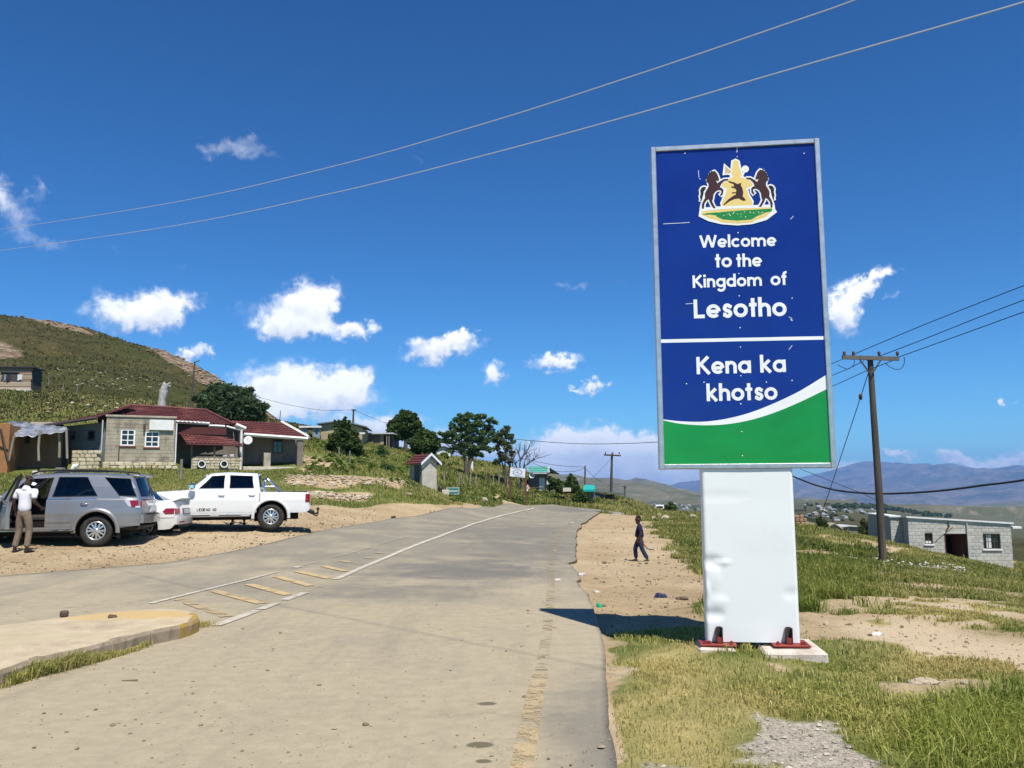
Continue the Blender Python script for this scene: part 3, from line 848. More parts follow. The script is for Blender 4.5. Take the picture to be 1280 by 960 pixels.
curve_b = [s_uv(*p) for p in [(827, 525), (850, 529.5), (880, 531.5), (910, 530), (940, 524.5), (970, 515), (1000, 502.5), (1032, 487)]]
def interp(c, u):
 xs = [p[0] for p in c]; zs = [p[1] for p in c]
 # monotone cubic through the points
 if u <= xs[0]: return zs[0] + (zs[1] - zs[0]) / (xs[1] - xs[0]) * (u - xs[0])
 if u >= xs[-1]: return zs[-1] + (zs[-1] - zs[-2]) / (xs[-1] - xs[-2]) * (u - xs[-1])
 i = max(k for k in range(len(xs) - 1) if xs[k] <= u)
 t = (u - xs[i]) / (xs[i + 1] - xs[i])
 m0 = (zs[min(i + 1, len(zs) - 1)] - zs[max(i - 1, 0)]) / (xs[min(i + 1, len(xs) - 1)] - xs[max(i - 1, 0)])
 m1 = (zs[min(i + 2, len(zs) - 1)] - zs[i]) / (xs[min(i + 2, len(xs) - 1)] - xs[i])
 h = xs[i + 1] - xs[i]
 return (2 * t**3 - 3 * t**2 + 1) * zs[i] + (t**3 - 2 * t**2 + t) * h * m0 + (-2 * t**3 + 3 * t**2) * zs[i + 1] + (t**3 - t**2) * h * m1
zl0 = lambda u: s_uv(826, 428.5)[1] + (s_uv(1031, 424.5)[1] - s_uv(826, 428.5)[1]) * (u - xl) / (xr - xl)
zl1 = lambda u: zl0(u) + .036
def face(name, lo, hi, m, nu, nv):
 mb = MB()
 def fn(a, b):
  u = xl + (xr - xl) * a
  z = lo(u) + (hi(u) - lo(u)) * b
  return (u, -SFACE - crinkle(u, z), z)
 mb.grid(fn, nu, nv)
 return mb.build(name, m, SIGN)
face('blue_panel', zl1, lambda u: zt, BLUE, 40, 60)
face('dividing_line', zl0, zl1, WHITEV, 40, 2)
face('blue_panel', lambda u: interp(curve_t, u), zl0, BLUE, 48, 24)
face('white_swoosh', lambda u: interp(curve_b, u), lambda u: interp(curve_t, u), WHITEV, 48, 4)
face('green_panel', lambda u: zb, lambda u: interp(curve_b, u), GREEN, 48, 24)
# frame: four channels with a lip, mitred box behind
FW, FD = .052, .105
mb = MB(); mb.box(xl - FW, xl, -FD, FD, zb - FW, zt + FW, .006); mb.build('frame_side', STEEL, SIGN)
mb = MB(); mb.box(xr, xr + FW, -FD, FD, zb - FW, zt + FW, .006); mb.build('frame_side', STEEL, SIGN)
mb = MB(); mb.box(xl, xr, -FD + .003, FD - .003, zt, zt + FW - .003, .006); mb.build('frame_top', STEEL, SIGN)
mb = MB(); mb.box(xl, xr, -FD + .003, FD - .003, zb - FW + .003, zb, .006); mb.build('frame_bottom', STEEL, SIGN)
mb = MB(); mb.box(xl + .002, xr - .002, SFACE - .012, SFACE, zb + .002, zt - .002); mb.build('back_panel', STEEL, SIGN)

# ---- lettering: strokes of a round geometric sans, drawn as ribbons on the sheet
WST = .264
def arc(cx, cy, r, a0, a1, n=18):
 return [(cx + r * cos(radians(a0 + (a1 - a0) * i / n)), cy + r * sin(radians(a0 + (a1 - a0) * i / n))) for i in range(n + 1)]
R0 = .5 - WST / 2; HW = WST / 2; ASC = 1.44; CAP = 1.40
def bowl(x=.5): return arc(x, .5, R0 + .01, 0, 360, 30)
GL = {
 'o': ([bowl()], 1.0), 'c': ([arc(.5, .5, R0 + .01, 42, 318)], .9),
 'e': ([arc(.5, .5, R0 + .01, -4, 318, 26), [(.14, .47), (.86, .47)]], .99),
 'a': ([bowl(), [(1.0 - HW, 0), (1.0 - HW, 1)]], 1.0), 'd': ([bowl(), [(1.0 - HW, 0), (1.0 - HW, ASC)]], 1.0),
 'g': ([bowl(), [(1.0 - HW, 1), (1.0 - HW, -.02)] + arc(.5, -.02, R0, 0, -150, 14)[1:]], 1.0),
 'n': ([[(HW, 0), (HW, 1)], arc(.44, .57, .44 - HW, 180, 0, 16) + [(.88 - HW, 0)]], .88),
 'h': ([[(HW, 0), (HW, ASC)], arc(.44, .57, .44 - HW, 180, 0, 16) + [(.88 - HW, 0)]], .88),
 'm': ([[(HW, 0), (HW, 1)], arc(.44, .57, .44 - HW, 180, 0, 14) + [(.88 - HW, 0)], arc(1.10, .57, .44 - HW, 180, 0, 14) + [(1.54 - HW, 0)]], 1.54),
 'l': ([[(HW, 0), (HW, ASC)]], WST), 'i': ([[(HW, 0), (HW, 1)], [(HW, 1.17), (HW, ASC)]], WST),
 't': ([[(.27, 0), (.27, 1.38)], [(0, .89), (.54, .89)]], .54),
 'f': ([[(.25, 0), (.25, 1.10)] + arc(.25 + .24, 1.10, .24, 180, 75, 8)[1:], [(0, .89), (.5, .89)]], .56),
 'k': ([[(HW, 0), (HW, ASC)], [(.74, 1.0), (.2, .50)], [(.30, .56), (.80, 0)]], .88),
 's': ([[(.70, .76)] + arc(.40, .735, .175, 30, 180, 8)[0:] + arc(.40, .70, .19, 190, 262, 4) + arc(.41, .28, .20, 82, -10, 6) + arc(.41, .275, .185, -20, -158, 8) + [(.09, .22)]], .74),
 'W': ([[(.08, CAP), (.47, .03)], [(.47, .03), (.90, CAP)], [(.90, CAP), (1.33, .03)], [(1.33, .03), (1.72, CAP)]], 1.80),
 'L': ([[(HW, CAP), (HW, 0)], [(HW, HW), (.78, HW)]], .80),
 'K': ([[(HW, 0), (HW, CAP)], [(.93, CAP), (.22, .70)], [(.34, .78), (1.0, 0)]], 1.06)}
def ribbon(pts, w, closed=False):
 P = [Vector(p) for p in pts]; n = len(P); L, Rr = [], []
 for i in range(n):
  if closed: a, b = P[(i - 1) % n], P[(i + 1) % n]
  else: a, b = P[max(i - 1, 0)], P[min(i + 1, n - 1)]
  t = (b - a); t.normalize(); nn = Vector((-t.y, t.x))
  if 0 < i < n - 1 or closed:
   d1 = (P[i] - (P[i - 1] if i else P[-1])).normalized(); c = max(.5, abs(d1.dot(t)))
   L.append(P[i] + nn * w / 2 / c); Rr.append(P[i] - nn * w / 2 / c)
  else:
   L.append(P[i] + nn * w / 2); Rr.append(P[i] - nn * w / 2)
 return L, Rr
def word(txt, px0, px1, pyb0, pyb1, name_xh=None):
 """a word set between two pixels, baseline pyb0 -> pyb1"""
 A = Vector(s_uv(px0, pyb0)); B = Vector(s_uv(px1, pyb1))
 gap = .105
 tot = sum(GL[c][1] for c in txt) + gap * (len(txt) - 1)
 sc = (B - A).length / tot
 ex = (B - A).normalized(); ey = Vector((0.0, 1.0))
 x = 0
 for c in txt:
  mb = MB()
  for k, st in enumerate(GL[c][0]):
   if len(st) == 2:
    st = [tuple(Vector(st[0]).lerp(Vector(st[1]), i / 3)) for i in range(4)]
   L, Rr = ribbon(st, WST)
   V = []
   for a, b in zip(L, Rr):
    for q in (a, b):
     p = A + ex * ((x + q.x) * sc) + ey * (q.y * sc)
     V.append((p.x, -SFACE - crinkle(p.x, p.y) - .0022 - .0005 * k, p.y))
   mb.add(V, [(2 * i, 2 * i + 1, 2 * i + 3, 2 * i + 2) for i in range(len(L) - 1)])
  mb.build('letter', WHITEV, SIGN)
  x += GL[c][1] + gap
word('Welcome', 875, 970.5, 310, 307.5)
word('to', 894, 915, 334.5, 333.8); word('the', 920.5, 952.5, 333.7, 333)
word('Kingdom', 866, 952.5, 360, 357.2); word('of', 963.5, 984, 356.8, 356)
word('Lesotho', 867.5, 983.5, 398, 394.8)
word('Kena', 871, 939, 467.8, 466.2); word('ka', 950.5, 982.5, 465.8, 465)
word('khotso', 883.5, 972, 501.5, 499.5)

# ---- coat of arms, traced in its own picture coordinates (1248 x 960 over 860..990 x 190..290)
def em(p): return s_uv(860 + p[0] / 9.6, 190 + p[1] / 9.6)
HORSE = [(262, 262), (290, 237), (318, 228), (332, 242), (352, 268), (362, 298), (374, 330), (366, 350), (348, 344), (333, 338), (352, 378), (384, 352), (430, 326), (482, 324), (482, 342), (436, 350), (400, 384),
   (382, 424), (408, 436), (424, 458), (420, 500), (397, 530), (384, 514), (402, 486), (398, 462), (368, 456), (330, 474), (306, 512), (300, 560), (288, 592), (312, 640), (334, 676), (304, 678), (276, 630), (262, 600), (250, 566),
   (222, 582), (197, 620), (190, 684), (168, 684), (165, 630), (186, 582), (206, 550), (202, 500), (216, 470), (246, 420), (246, 385), (230, 345), (246, 300)]
MANE = [(262, 262), (246, 300), (230, 345), (240, 372), (214, 352), (226, 330), (212, 312), (234, 300), (226, 278), (248, 270), (246, 244), (268, 246), (282, 222), (294, 236)]
TAIL = [(216, 426), (190, 418), (162, 430), (146, 460), (152, 500), (142, 540), (152, 566), (146, 588), (160, 592), (174, 548), (186, 500), (190, 470), (206, 452)]
mir = lambda P: [(1181 - x, y - 16 * (x / 590.) ** 0 + (590 - x) * 0.0) for x, y in P]
SHIELD = [(572, 98), (540, 112), (527, 200), (520, 300), (500, 318), (470, 352), (412, 380), (402, 420), (470, 440), (444, 520), (402, 618), (412, 668), (772, 648), (772, 600), (722, 510), (700, 440), (782, 398), (748, 348), (692, 322), (648, 310), (622, 200), (602, 112)]
SPEAR = [(444, 166), (522, 240), (488, 262), (470, 250), (446, 272)]
SPEAR2 = [(486, 262), (504, 246), (540, 300), (520, 316)]
KNOB = arc(686, 206, 26, 0, 360, 16)[:-1]
KNOB2 = [(668, 222), (688, 232), (650, 316), (632, 304)]
MOUND = [(140, 762), (152, 712), (172, 690), (420, 668), (1008, 648), (1042, 712), (935, 802), (760, 852), (592, 866), (400, 852), (250, 816)]
MGREEN = [(165, 756), (225, 736), (600, 704), (1012, 680), (1000, 716), (930, 728), (836, 772), (760, 812), (592, 826), (420, 812), (350, 782), (255, 756)]
SCROLL = [(228, 762), (250, 752), (335, 764), (352, 790), (420, 818), (592, 832), (760, 818), (826, 772), (930, 734), (942, 752), (900, 790), (880, 770), (840, 806), (760, 848), (592, 862), (400, 848), (330, 818), (300, 790), (262, 796)]
CROC = [(486, 348), (530, 360), (560, 368), (596, 388), (622, 374), (638, 376), (634, 402), (652, 436), (663, 484), (656, 534), (692, 572), (688, 586), (652, 586), (610, 560), (560, 566), (500, 592), (432, 642), (424, 632), (480, 572), (538, 530), (572, 512), (572, 494), (530, 502), (526, 486), (576, 482), (580, 456), (556, 436), (522, 432), (520, 412), (552, 416), (546, 388), (488, 366)]
BROWN = mat('emblem_brown', (0.045, 0.014, 0.016), .5)
BLACK = mat('emblem_black', (0.012, 0.012, 0.014), .5)
YEL = mat('emblem_yellow', (0.78, 0.58, 0.20), .5)
TAN = mat('emblem_tan', (0.62, 0.42, 0.18), .5)
EMG = mat('emblem_green', (0.008, 0.22, 0.05), .5)
def flat(name, polys, m, lay, outline=0):
 mb = MB(); lay = .0016 + lay * .45
 for poly in polys:
  P = [Vector(em(p)) for p in poly]
  if outline:
   L, Rr = ribbon([p[:] for p in P], outline, True)
   V = []; n = len(P)
   for i, (a, b) in enumerate(zip(L, Rr)):
    for q in (a, b): V.append((q.x, -SFACE - crinkle(q.x, q.y) - lay - .00012 * (i % 2), q.y))
   mb.add(V, [(2 * i, 2 * i + 1, 2 * ((i + 1) % n) + 1, 2 * ((i + 1) % n)) for i in range(n)])
   lay += .0003
  else:
   V = [(p.x, -SFACE - crinkle(p.x, p.y) - lay, p.y) for p in P]
   mb.add(V, [tuple(t) for t in tessellate_polygon([[Vector((p.x, p.y, 0)) for p in P]])])
 return mb.build(name, m, EMB)
EMB = link('coat_of_arms', bpy.data.meshes.new('coat_of_arms'), SIGN)
EMB.data = (lambda mb: mb.mesh('coat_of_arms', WHITEV))((lambda mb: (mb.add([(p[0], -SFACE - crinkle(*p) - .0022, p[1]) for p in [em(q) for q in MOUND]], [tuple(t) for t in tessellate_polygon([[Vector((*em(q), 0)) for q in MOUND]])]), mb)[1])(MB()))
OUT = .030
flat('white_outline', [HORSE, mir(HORSE), TAIL, mir(TAIL), SHIELD, SPEAR, KNOB, MOUND], WHITEV, .0030, OUT)
flat('shield', [SHIELD], YEL, .0062)
flat('spear', [SPEAR], TAN, .0070); flat('spear_shaft', [SPEAR2], WHITEV, .0068)
flat('club', [KNOB], YEL, .0070); flat('club_shaft', [KNOB2], WHITEV, .0068)
flat('mound', [MOUND], YEL, .0066); flat('mound_field', [MGREEN], EMG, .0074)
flat('scroll', [SCROLL], YEL, .0082)
flat('crocodile', [CROC], BROWN, .0078)
flat('horse', [HORSE], BROWN, .0086); flat('horse', [mir(HORSE)], BROWN, .0086)
flat('mane', [MANE], BLACK, .0092); flat('mane', [mir(MANE)], BLACK, .0092)
flat('tail', [TAIL], BLACK, .0090); flat('tail', [mir(TAIL)], BLACK, .0090)
rd = random.Random(5)
dots = []
for k in range(46):
 x = rd.uniform(260, 950); y = rd.uniform(720, 800)
 if abs(x - 592) / 360 + (y - 705) / 110 < 1.05 and y > 718 - (x - 600) * .03: dots.append(arc(x, y, rd.uniform(4, 8), 0, 360, 5)[:-1])
flat('flowers', dots, mat('emblem_flowers', (0.8, 0.74, 0.45), .5), .0079)['kind'] = 'stuff'
flat('scroll_lettering', [[(x, y - 5), (x + 9, y - 5), (x + 9, y + 6), (x, y + 6)] for x, y in [(410 + 14.5 * k, 838 - ((k - 12) ** 2) * .06 + 8) for k in range(26) if k not in (6, 11)]], TAN, .0088)['kind'] = 'stuff'
# rivets down the middle seam and a few scrapes in the vinyl
RIV = MB(); RIV.lathe([(0.0001, -.004), (.006, -.003), (.008, 0)], 8, 'y')
rme = RIV.mesh('rivet', STEEL)
for px, py in [(921, 190), (921.5, 196), (922, 212), (922.5, 291), (923, 306), (923.5, 342), (924, 370), (924, 394), (925, 410), (925.5, 434), (926, 470), (926, 505), (927, 540), (928, 570), (990, 373), (990, 476), (858, 480), (880, 478), (958, 478), (875, 224), (856, 192), (1005, 192)]:
 u, z = s_uv(px, py); o = link('rivet', rme, SIGN); o.location = (u, -SFACE - crinkle(u, z), z)
SCR = mat('bare_scratch', (0.62, 0.64, 0.70), .6)
for pts in [[(829, 280), (838, 279.5), (850, 279), (862, 278)], [(986, 396), (990, 398), (989, 401)], [(988, 399), (991, 401)], [(921, 183), (921.3, 189)], [(831, 185.5), (860, 184)], [(857, 380), (870, 379)], [(990, 432), (986, 437)], [(988, 274), (992, 270)], [(873, 213), (873.6, 222)]]:
 P = [Vector(s_uv(*p)) for p in pts]; L, Rr = ribbon([p[:] for p in P], .006)
 V = []
 for a, b in zip(L, Rr):
  for q in (a, b): V.append((q.x, -SFACE - crinkle(q.x, q.y) - .0018, q.y))
 mb = MB(); mb.add(V, [(2 * i, 2 * i + 1, 2 * i + 3, 2 * i + 2) for i in range(len(L) - 1)]); mb.build('scratch', SCR, SIGN)

# ---- white sheet metal plinth with its dents
PWHITE = mat('white_sheet_metal', (0.755, 0.765, 0.755), .38, 0, spec=.4, dirt=(0.62, 0.61, 0.57), dscale=2.4, dthr=(.55, .9))
pl = s_uv(880, 700)[0]; pr = s_uv(996.5, 700)[0]; pt = zb - FW - .002; pb = s_uv(940, 803)[1]
PD = .082
dents = [(s_uv(888, 702), .10, .055, -.030), (s_uv(903, 703), .07, .02, .022), (s_uv(893, 722), .05, .10, .012), (s_uv(890, 768), .10, .05, -.028), (s_uv(900, 752), .07, .05, .012), (s_uv(990, 742), .07, .05, -.012), (s_uv(900, 620), .25, .05, -.006), (s_uv(960, 660), .3, .2, .006), (s_uv(884, 735), .02, .07, .022)]
def dent(u, z):
 d = .006 * float(fbm(np.array([u]), np.array([z]), 1.5, 3, 21)[0])
 for (c, z_), ru, rz_, a in [((c[0], c[1]), ru, rz_, a) for c, ru, rz_, a in dents]:
  q = ((u - c) / ru) ** 2 + ((z - z_) / rz_) ** 2
  d += .55 * a * (.45 * exp(-q) + .75 * max(0.0, 1 - q * .55) ** .6 * (1 if z < z_ else max(0, 1 - ((z - z_) / rz_) ** 2 * .4)))
 return d
mb = MB()
def fn(a, b):
 # round the two front corners, straight sides behind
 L = 1.0
 s_ = a
 if s_ < .12: u, y = pl, PD - (2 * PD - .02) * (s_ / .12)
 elif s_ > .88: u, y = pr, -PD + .02 + (2 * PD - .02) * ((s_ - .88) / .12)
 else:
  t = (s_ - .12) / .76; u = pl + .012 + (pr - pl - .024) * t; y = -PD
  if t < .01 or t > .99: y += .008
 z = pb + (pt - pb) * b
 if .12 <= s_ <= .88: y -= dent(u, z)
 else: u += dent(u, z) * (1 if s_ < .5 else -1) * .3
 return (u, y, z)
mb.grid(fn, 75, 70)
mb.box(pl + .006, pr - .006, PD - .006, PD, pb, pt)
mb.build('plinth', PWHITE, SIGN)
mb = MB()
mb.add([(pl + .02, -PD + .02, pb + .002), (pr - .02, -PD + .02, pb + .002), (pr - .02, PD - .02, pb + .002), (pl + .02, PD - .02, pb + .002)], [(0, 1, 2, 3)])
mb.build('plinth_base', mat('dark_gap', (.03, .03, .03), .9), SIGN)
RED = mat('red_oxide_steel', (0.30, 0.042, 0.03), .6, .1, col2=(0.20, 0.04, 0.03), scale=12, bump=.2)
BLK = mat('worn_black_steel', (0.03, 0.028, 0.03), .5, .4, col2=(0.10, 0.06, 0.05), scale=20)
for (pa, pb_, pz, ch) in [(875, 921, 803.5, 899), (966, 1013, 804.5, 986)]:
 ua, za = s_uv(pa, pz, .16); ub, _ = s_uv(pb_, pz, .16)
 bp = MB().box(ua, ub, -.20, .14, za - .028, za - .008, .004).build('base_plate', RED, SIGN)
 uc = s_uv(ch, 790, .12)[0];
 mb = MB(); mb.box(uc - .032, uc - .022, -.150, -.090, za - .0075, za + .145); mb.box(uc + .022, uc + .032, -.150, -.090, za - .0075, za + .145); mb.box(uc - .0215, uc + .0215, -.098, -.09, za - .0075, za + .15)
 mb.build('upright_channel', BLK, SIGN)
 mb = MB(); mb.box(uc - .021, uc + .021, -.145, -.10, za + .0, za + .05); mb.build('channel_block', RED, SIGN)
 for bx in (ua + .05, uc - .1 if uc - .1 > ua + .08 else uc + .12, ub - .05):
  mb = MB(); mb.lathe([(.0001, .03), (.013, .03), (.013, .012), (.022, .012), (.022, 0)], 6, 'z', smooth=False); b = mb.build('bolt', RED, SIGN); b.location = (bx, -.16, za - .008)
# concrete footings are their own blocks under the two plates
CONC = mat('cast_concrete', (0.50, 0.43, 0.36), .9, col2=(0.62, 0.55, 0.47), scale=4, bump=.5, bscale=60, dirt=(0.36, 0.29, 0.22), dscale=3)
ztop = s_uv(899, 803.5, .16)[1] - .029
for (pa, pb_, d0, d1, lab) in [(874, 921, -.23, .3, 'low concrete footing block under the left red base plate of the sign'), (956, 1036, -.40, .42, 'large pale concrete footing block under the right red base plate of the sign')]:
 ua = s_uv(pa, 808, -d0 if True else 0)[0]; ub = s_uv(pb_, 808, -d0)[0]
 mb = MB()
 # a slightly uneven cast block
 mb.box(ua, ub, d0, d1, -.35, ztop - .001, .022)
 mb.v = [(x + .008 * sin(z * 9 + y * 5), y + .008 * sin(x * 7), z + (.006 * sin(x * 5 + y * 3) - .008 if z > 0 else 0)) for x, y, z in mb.v]
 t = thing('footing', lab, 'concrete block', (s_base.x, SY, 0), SYAW)
 mb.build('block', CONC, t)
# ------------------------------------------------------------------ buildings
class Frame:
 """a local frame standing on the ground: x along a front, y away from the viewer, z up"""
 def __init__(s, O, rz):
  s.O = Vector(O); s.rz = rz
  s.x = Vector((cos(rz), sin(rz), 0)); s.y = Vector((-sin(rz), cos(rz), 0))
 def uv(s, px, py, off=0.0):
  d = ray(px, py); o = s.O + s.y * off - Vector((0, 0, CAMZ))
  t = o.dot(s.y) / d.dot(s.y); p = Vector((0, 0, CAMZ)) + d * t - s.O
  return p.dot(s.x), p.z
 def u(s, px, py=600, off=0.0): return s.uv(px, py, off)[0]
 def z(s, px, py, off=0.0): return s.uv(px, py, off)[1]
 def p(s, px, py, off=0.0):
  a, b = s.uv(px, py, off); return Vector((a, off, b))
 def thing(s, name, label, cat, group=None): return thing(name, label, cat, s.O, s.rz, group)
def B(t, name, m, *a, **k):
 return MB().box(*a, **k).build(name, m, t)
def block_material(name, c1, c2, rough=.92):
 m = bpy.data.materials.new(name); m.use_nodes = True
 N = NT(m.node_tree); oi = N.n('ShaderNodeObjectInfo'); t = N.n('ShaderNodeNewGeometry')
 c = N.mix(oi.outputs['Random'], c1, c2)
 n = N.noise(t.outputs['Position'], 9, 6, .7)
 c = N.mix(N.math('MULTIPLY', N.maprange(n, .4, .75), .5), c, tuple(x * .62 for x in c1))
 n2 = N.noise(t.outputs['Position'], .9, 5, .65)
 c = N.mix(N.math('MULTIPLY', N.maprange(n2, .5, .75), .45), c, (c2[0] * .8, c2[1] * .7, c2[2] * .58))
 p = N.n('ShaderNodeBsdfPrincipled'); N.l(c, p.inputs['Base Color']); p.inputs['Roughness'].default_value = rough; p.inputs['Specular IOR Level'].default_value = .15
 b = N.n('ShaderNodeBump'); b.inputs['Strength'].default_value = .5; b.inputs['Distance'].default_value = .01
 N.l(N.noise(t.outputs['Position'], 45, 5, .7), b.inputs['Height']); N.l(b.outputs[0], p.inputs['Normal'])
 o = N.n('ShaderNodeOutputMaterial'); N.l(p.outputs[0], o.inputs[0]); return m
GREYBLOCK = block_material('grey_concrete_block', (0.41, 0.395, 0.35), (0.52, 0.50, 0.45))
MORTAR = mat('mortar', (0.30, 0.285, 0.25), .95, col2=(0.38, 0.36, 0.31), scale=8, bump=.4)
GLASS = bpy.data.materials.new('dark_window_glass'); GLASS.use_nodes = True
_N = NT(GLASS.node_tree); _p = _N.n('ShaderNodeBsdfPrincipled'); _p.inputs['Base Color'].default_value = (0.012, 0.014, 0.018, 1); _p.inputs['Roughness'].default_value = .06; _p.inputs['Specular IOR Level'].default_value = .6
_o = _N.n('ShaderNodeOutputMaterial'); _N.l(_p.outputs[0], _o.inputs[0])
WHITEP = mat('white_wall_paint', (0.74, 0.73, 0.70), .6, col2=(0.66, 0.65, 0.61), scale=5, dirt=(0.45, 0.42, 0.36), dscale=3, dthr=(.56, .8))
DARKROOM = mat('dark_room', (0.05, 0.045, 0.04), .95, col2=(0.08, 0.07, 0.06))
UNIT = {}
def unit_block(m, b=.012):
 k = (m.name, b)
 if k not in UNIT: UNIT[k] = MB().box(0, 1, 0, 1, 0, 1).mesh('block', m)
 return UNIT[k]
def chamfer_block(m, L=.39, D=.06, H=.185, b=.012):
 k = (m.name, L, D, H)
 if k not in UNIT: UNIT[k] = MB().box(-L / 2, L / 2, -.008, D, 0, H, b).mesh('block', m)
 return UNIT[k]
def block_wall(t, u0, u1, z0, z1, y, th, holes, m, mm, bl=.335, bh=.178, top=None):
 """courses of blocks, each a part, on a mortar core that leaves the openings free"""
 # core in vertical strips
 us = sorted({u0, u1, *[h[0] for h in holes], *[h[1] for h in holes]})
 mb = MB()
 for a, b in zip(us, us[1:]):
  c = (a + b) / 2; cuts = sorted([(h[2], h[3]) for h in holes if h[0] < c < h[1]])
  z = z0
  tp = top(c) if top else z1
  for (q0, q1) in cuts:
   if q0 > z: mb.box(a, b, y, y + th, z, q0)
   z = q1
  mb.box(a, b, y, y + th, z, tp)
 w = mb.build('wall', mm, t)
 me = chamfer_block(m, bl - .012, .05, bh - .012)
 r = 0; z = z0; cnt = 0
 while z < z1 - .02:
  a = u0 - (bl / 2 if r % 2 else 0)
  while a < u1 - .01:
   b = a + bl
   segs = [(max(a, u0), min(b, u1))]
   zc = z + bh / 2
   for h in holes:
    if h[2] - .04 < zc < h[3] + .02:
     ns = []
     for s0, s1 in segs:
      if h[1] <= s0 or h[0] >= s1: ns.append((s0, s1)); continue
      if h[0] > s0: ns.append((s0, h[0]))
      if h[1] < s1: ns.append((h[1], s1))
     segs = ns
   for s0, s1 in segs:
    if s1 - s0 < .05: continue
    tp = (top((s0 + s1) / 2) if top else z1)
    hh = min(bh, tp - z)
    if hh < .05: continue
    o = link('block', me, w); cnt += 1
    o.location = ((s0 + s1) / 2, y - random.uniform(0, .006), z + .006)
    o.scale = ((s1 - s0 - .012) / (bl - .012), 1, hh / bh)
   a = b
  z += bh; r += 1
 return w

# ---- the grey block house on the right
HR = Frame(at(1137.5, 700, 44.7), radians(-10))
HR.O.z = h1(HR.O.x, HR.O.y) - .1
t = HR.thing('block_house', 'low grey concrete block house with flat white roof edge at the far right', 'house')
zt0 = HR.z(1137.5, 647.3); zt1 = HR.z(1265, 655.3); ur = HR.u(1265, 680)
topf = lambda u: zt0 + (zt1 - zt0) * u / ur
w1 = (HR.u(1151.3), HR.u(1161), HR.z(1156, 680.2), HR.z(1156, 666.4))
w2 = (HR.u(1223.5), HR.u(1244.7), HR.z(1234, 686.3), HR.z(1234, 667.2))
dr = (HR.u(1175.4), HR.u(1204), -1.0, HR.z(1190, 667))
zb0 = -1.4
block_wall(t, 0, ur, zb0, max(zt0, zt1), 0, .2, [w1, w2, dr], GREYBLOCK, MORTAR, top=topf)
RD = 1.0                                                # the left bay stands back a metre
ul = HR.u(1114.5, 680, RD)
block_wall(t, ul, 0, zb0 + .6, zt0, RD, .2, [], GREYBLOCK, MORTAR)
DEPTH = 6.0
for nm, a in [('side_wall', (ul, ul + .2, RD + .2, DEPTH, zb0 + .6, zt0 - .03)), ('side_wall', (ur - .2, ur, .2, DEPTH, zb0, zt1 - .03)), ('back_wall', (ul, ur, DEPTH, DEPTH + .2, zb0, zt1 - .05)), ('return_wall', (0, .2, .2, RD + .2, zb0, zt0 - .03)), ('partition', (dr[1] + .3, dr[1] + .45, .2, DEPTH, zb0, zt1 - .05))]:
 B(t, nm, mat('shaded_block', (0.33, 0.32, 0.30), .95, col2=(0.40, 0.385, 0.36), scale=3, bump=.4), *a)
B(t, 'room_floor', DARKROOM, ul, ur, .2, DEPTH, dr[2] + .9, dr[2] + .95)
mb = MB()
mb.add([(0 - .08, -.10, zt0 + .01), (ur + .12, -.10, zt1 + .01), (ur + .12, DEPTH + .3, zt1 - .1), (-.08, DEPTH + .3, zt0 - .1), (-.08, -.10, zt0 + .09), (ur + .12, -.10, zt1 + .09), (ur + .12, DEPTH + .3, zt1 - .02), (-.08, DEPTH + .3, zt0 - .02)], [(0, 3, 2, 1), (4, 5, 6, 7), (0, 1, 5, 4), (1, 2, 6, 5), (2, 3, 7, 6), (3, 0, 4, 7)])
roofm = mat('white_painted_sheet', (0.76, 0.76, 0.75), .55, col2=(0.66, 0.65, 0.63), scale=3)
mb.build('roof', roofm, t)
B(t, 'roof', roofm, ul - .08, -.082, RD - .1, DEPTH + .3, zt0 + .004, zt0 + .085)
B(t, 'gutter_end', roofm, ur + .13, ur + .55, .1, .6, zt1 - .22, zt1 - .12)
FR = mat('dark_window_frame', (0.07, 0.06, 0.055), .6)
def window(t, h, y, cols, rows, fm, gm=None, fw=.045, sill=True, depth=.09, sm=None, bar=.028):
 u0, u1, z0, z1 = h
 mb = MB()
 mb.box(u0, u0 + fw, y + depth, y + depth + .05, z0, z1); mb.box(u1 - fw, u1, y + depth, y + depth + .05, z0, z1)
 mb.box(u0 + fw, u1 - fw, y + depth, y + depth + .05, z0, z0 + fw); mb.box(u0 + fw, u1 - fw, y + depth, y + depth + .05, z1 - fw, z1)
 for c in range(1, cols):
  u = u0 + (u1 - u0) * c / cols; mb.box(u - bar / 2, u + bar / 2, y + depth + .004, y + depth + .046, z0 + fw, z1 - fw)
 for r in range(1, rows):
  z = z0 + (z1 - z0) * r / rows; mb.box(u0 + fw, u1 - fw, y + depth + .008, y + depth + .04, z - bar / 2, z + bar / 2)
 f = mb.build('window', fm, t)
 f2 = MB().add([(u0, y + depth + .03, z0), (u1, y + depth + .03, z0), (u1, y + depth + .03, z1), (u0, y + depth + .03, z1)], [(0, 1, 2, 3)]).build('pane', gm or GLASS, f)
 if sill: B(f, 'sill', sm or WHITEP, u0 - .06, u1 + .06, y - .07, y + depth, z0 - .07, z0 + .002, b=.006)
 return f
window(t, w1, 0, 2, 1, FR); window(t, w2, 0, 3, 2, FR)
CUR = mat('white_curtain', (0.62, 0.62, 0.60), .9)
mb = MB(); mb.grid(lambda a, b: (w2[1] - .62 + .22 * a, .105 + .012 * sin(a * 22), w2[2] + .05 + (w2[3] - w2[2] - .1) * b), 20, 2); mb.build('curtain', CUR, t)
mb = MB(); mb.box(w1[0] + .06, w1[0] + .32, .10, .112, w1[2] + .02, w1[2] + .16); mb.build('box_on_sill', CUR, t)
DOORM = mat('red_brown_door', (0.115, 0.045, 0.03), .6, col2=(0.08, 0.034, 0.024), scale=3)
dd = thing('tmp', None, None); COL.objects.unlink(dd); bpy.data.objects.remove(dd)
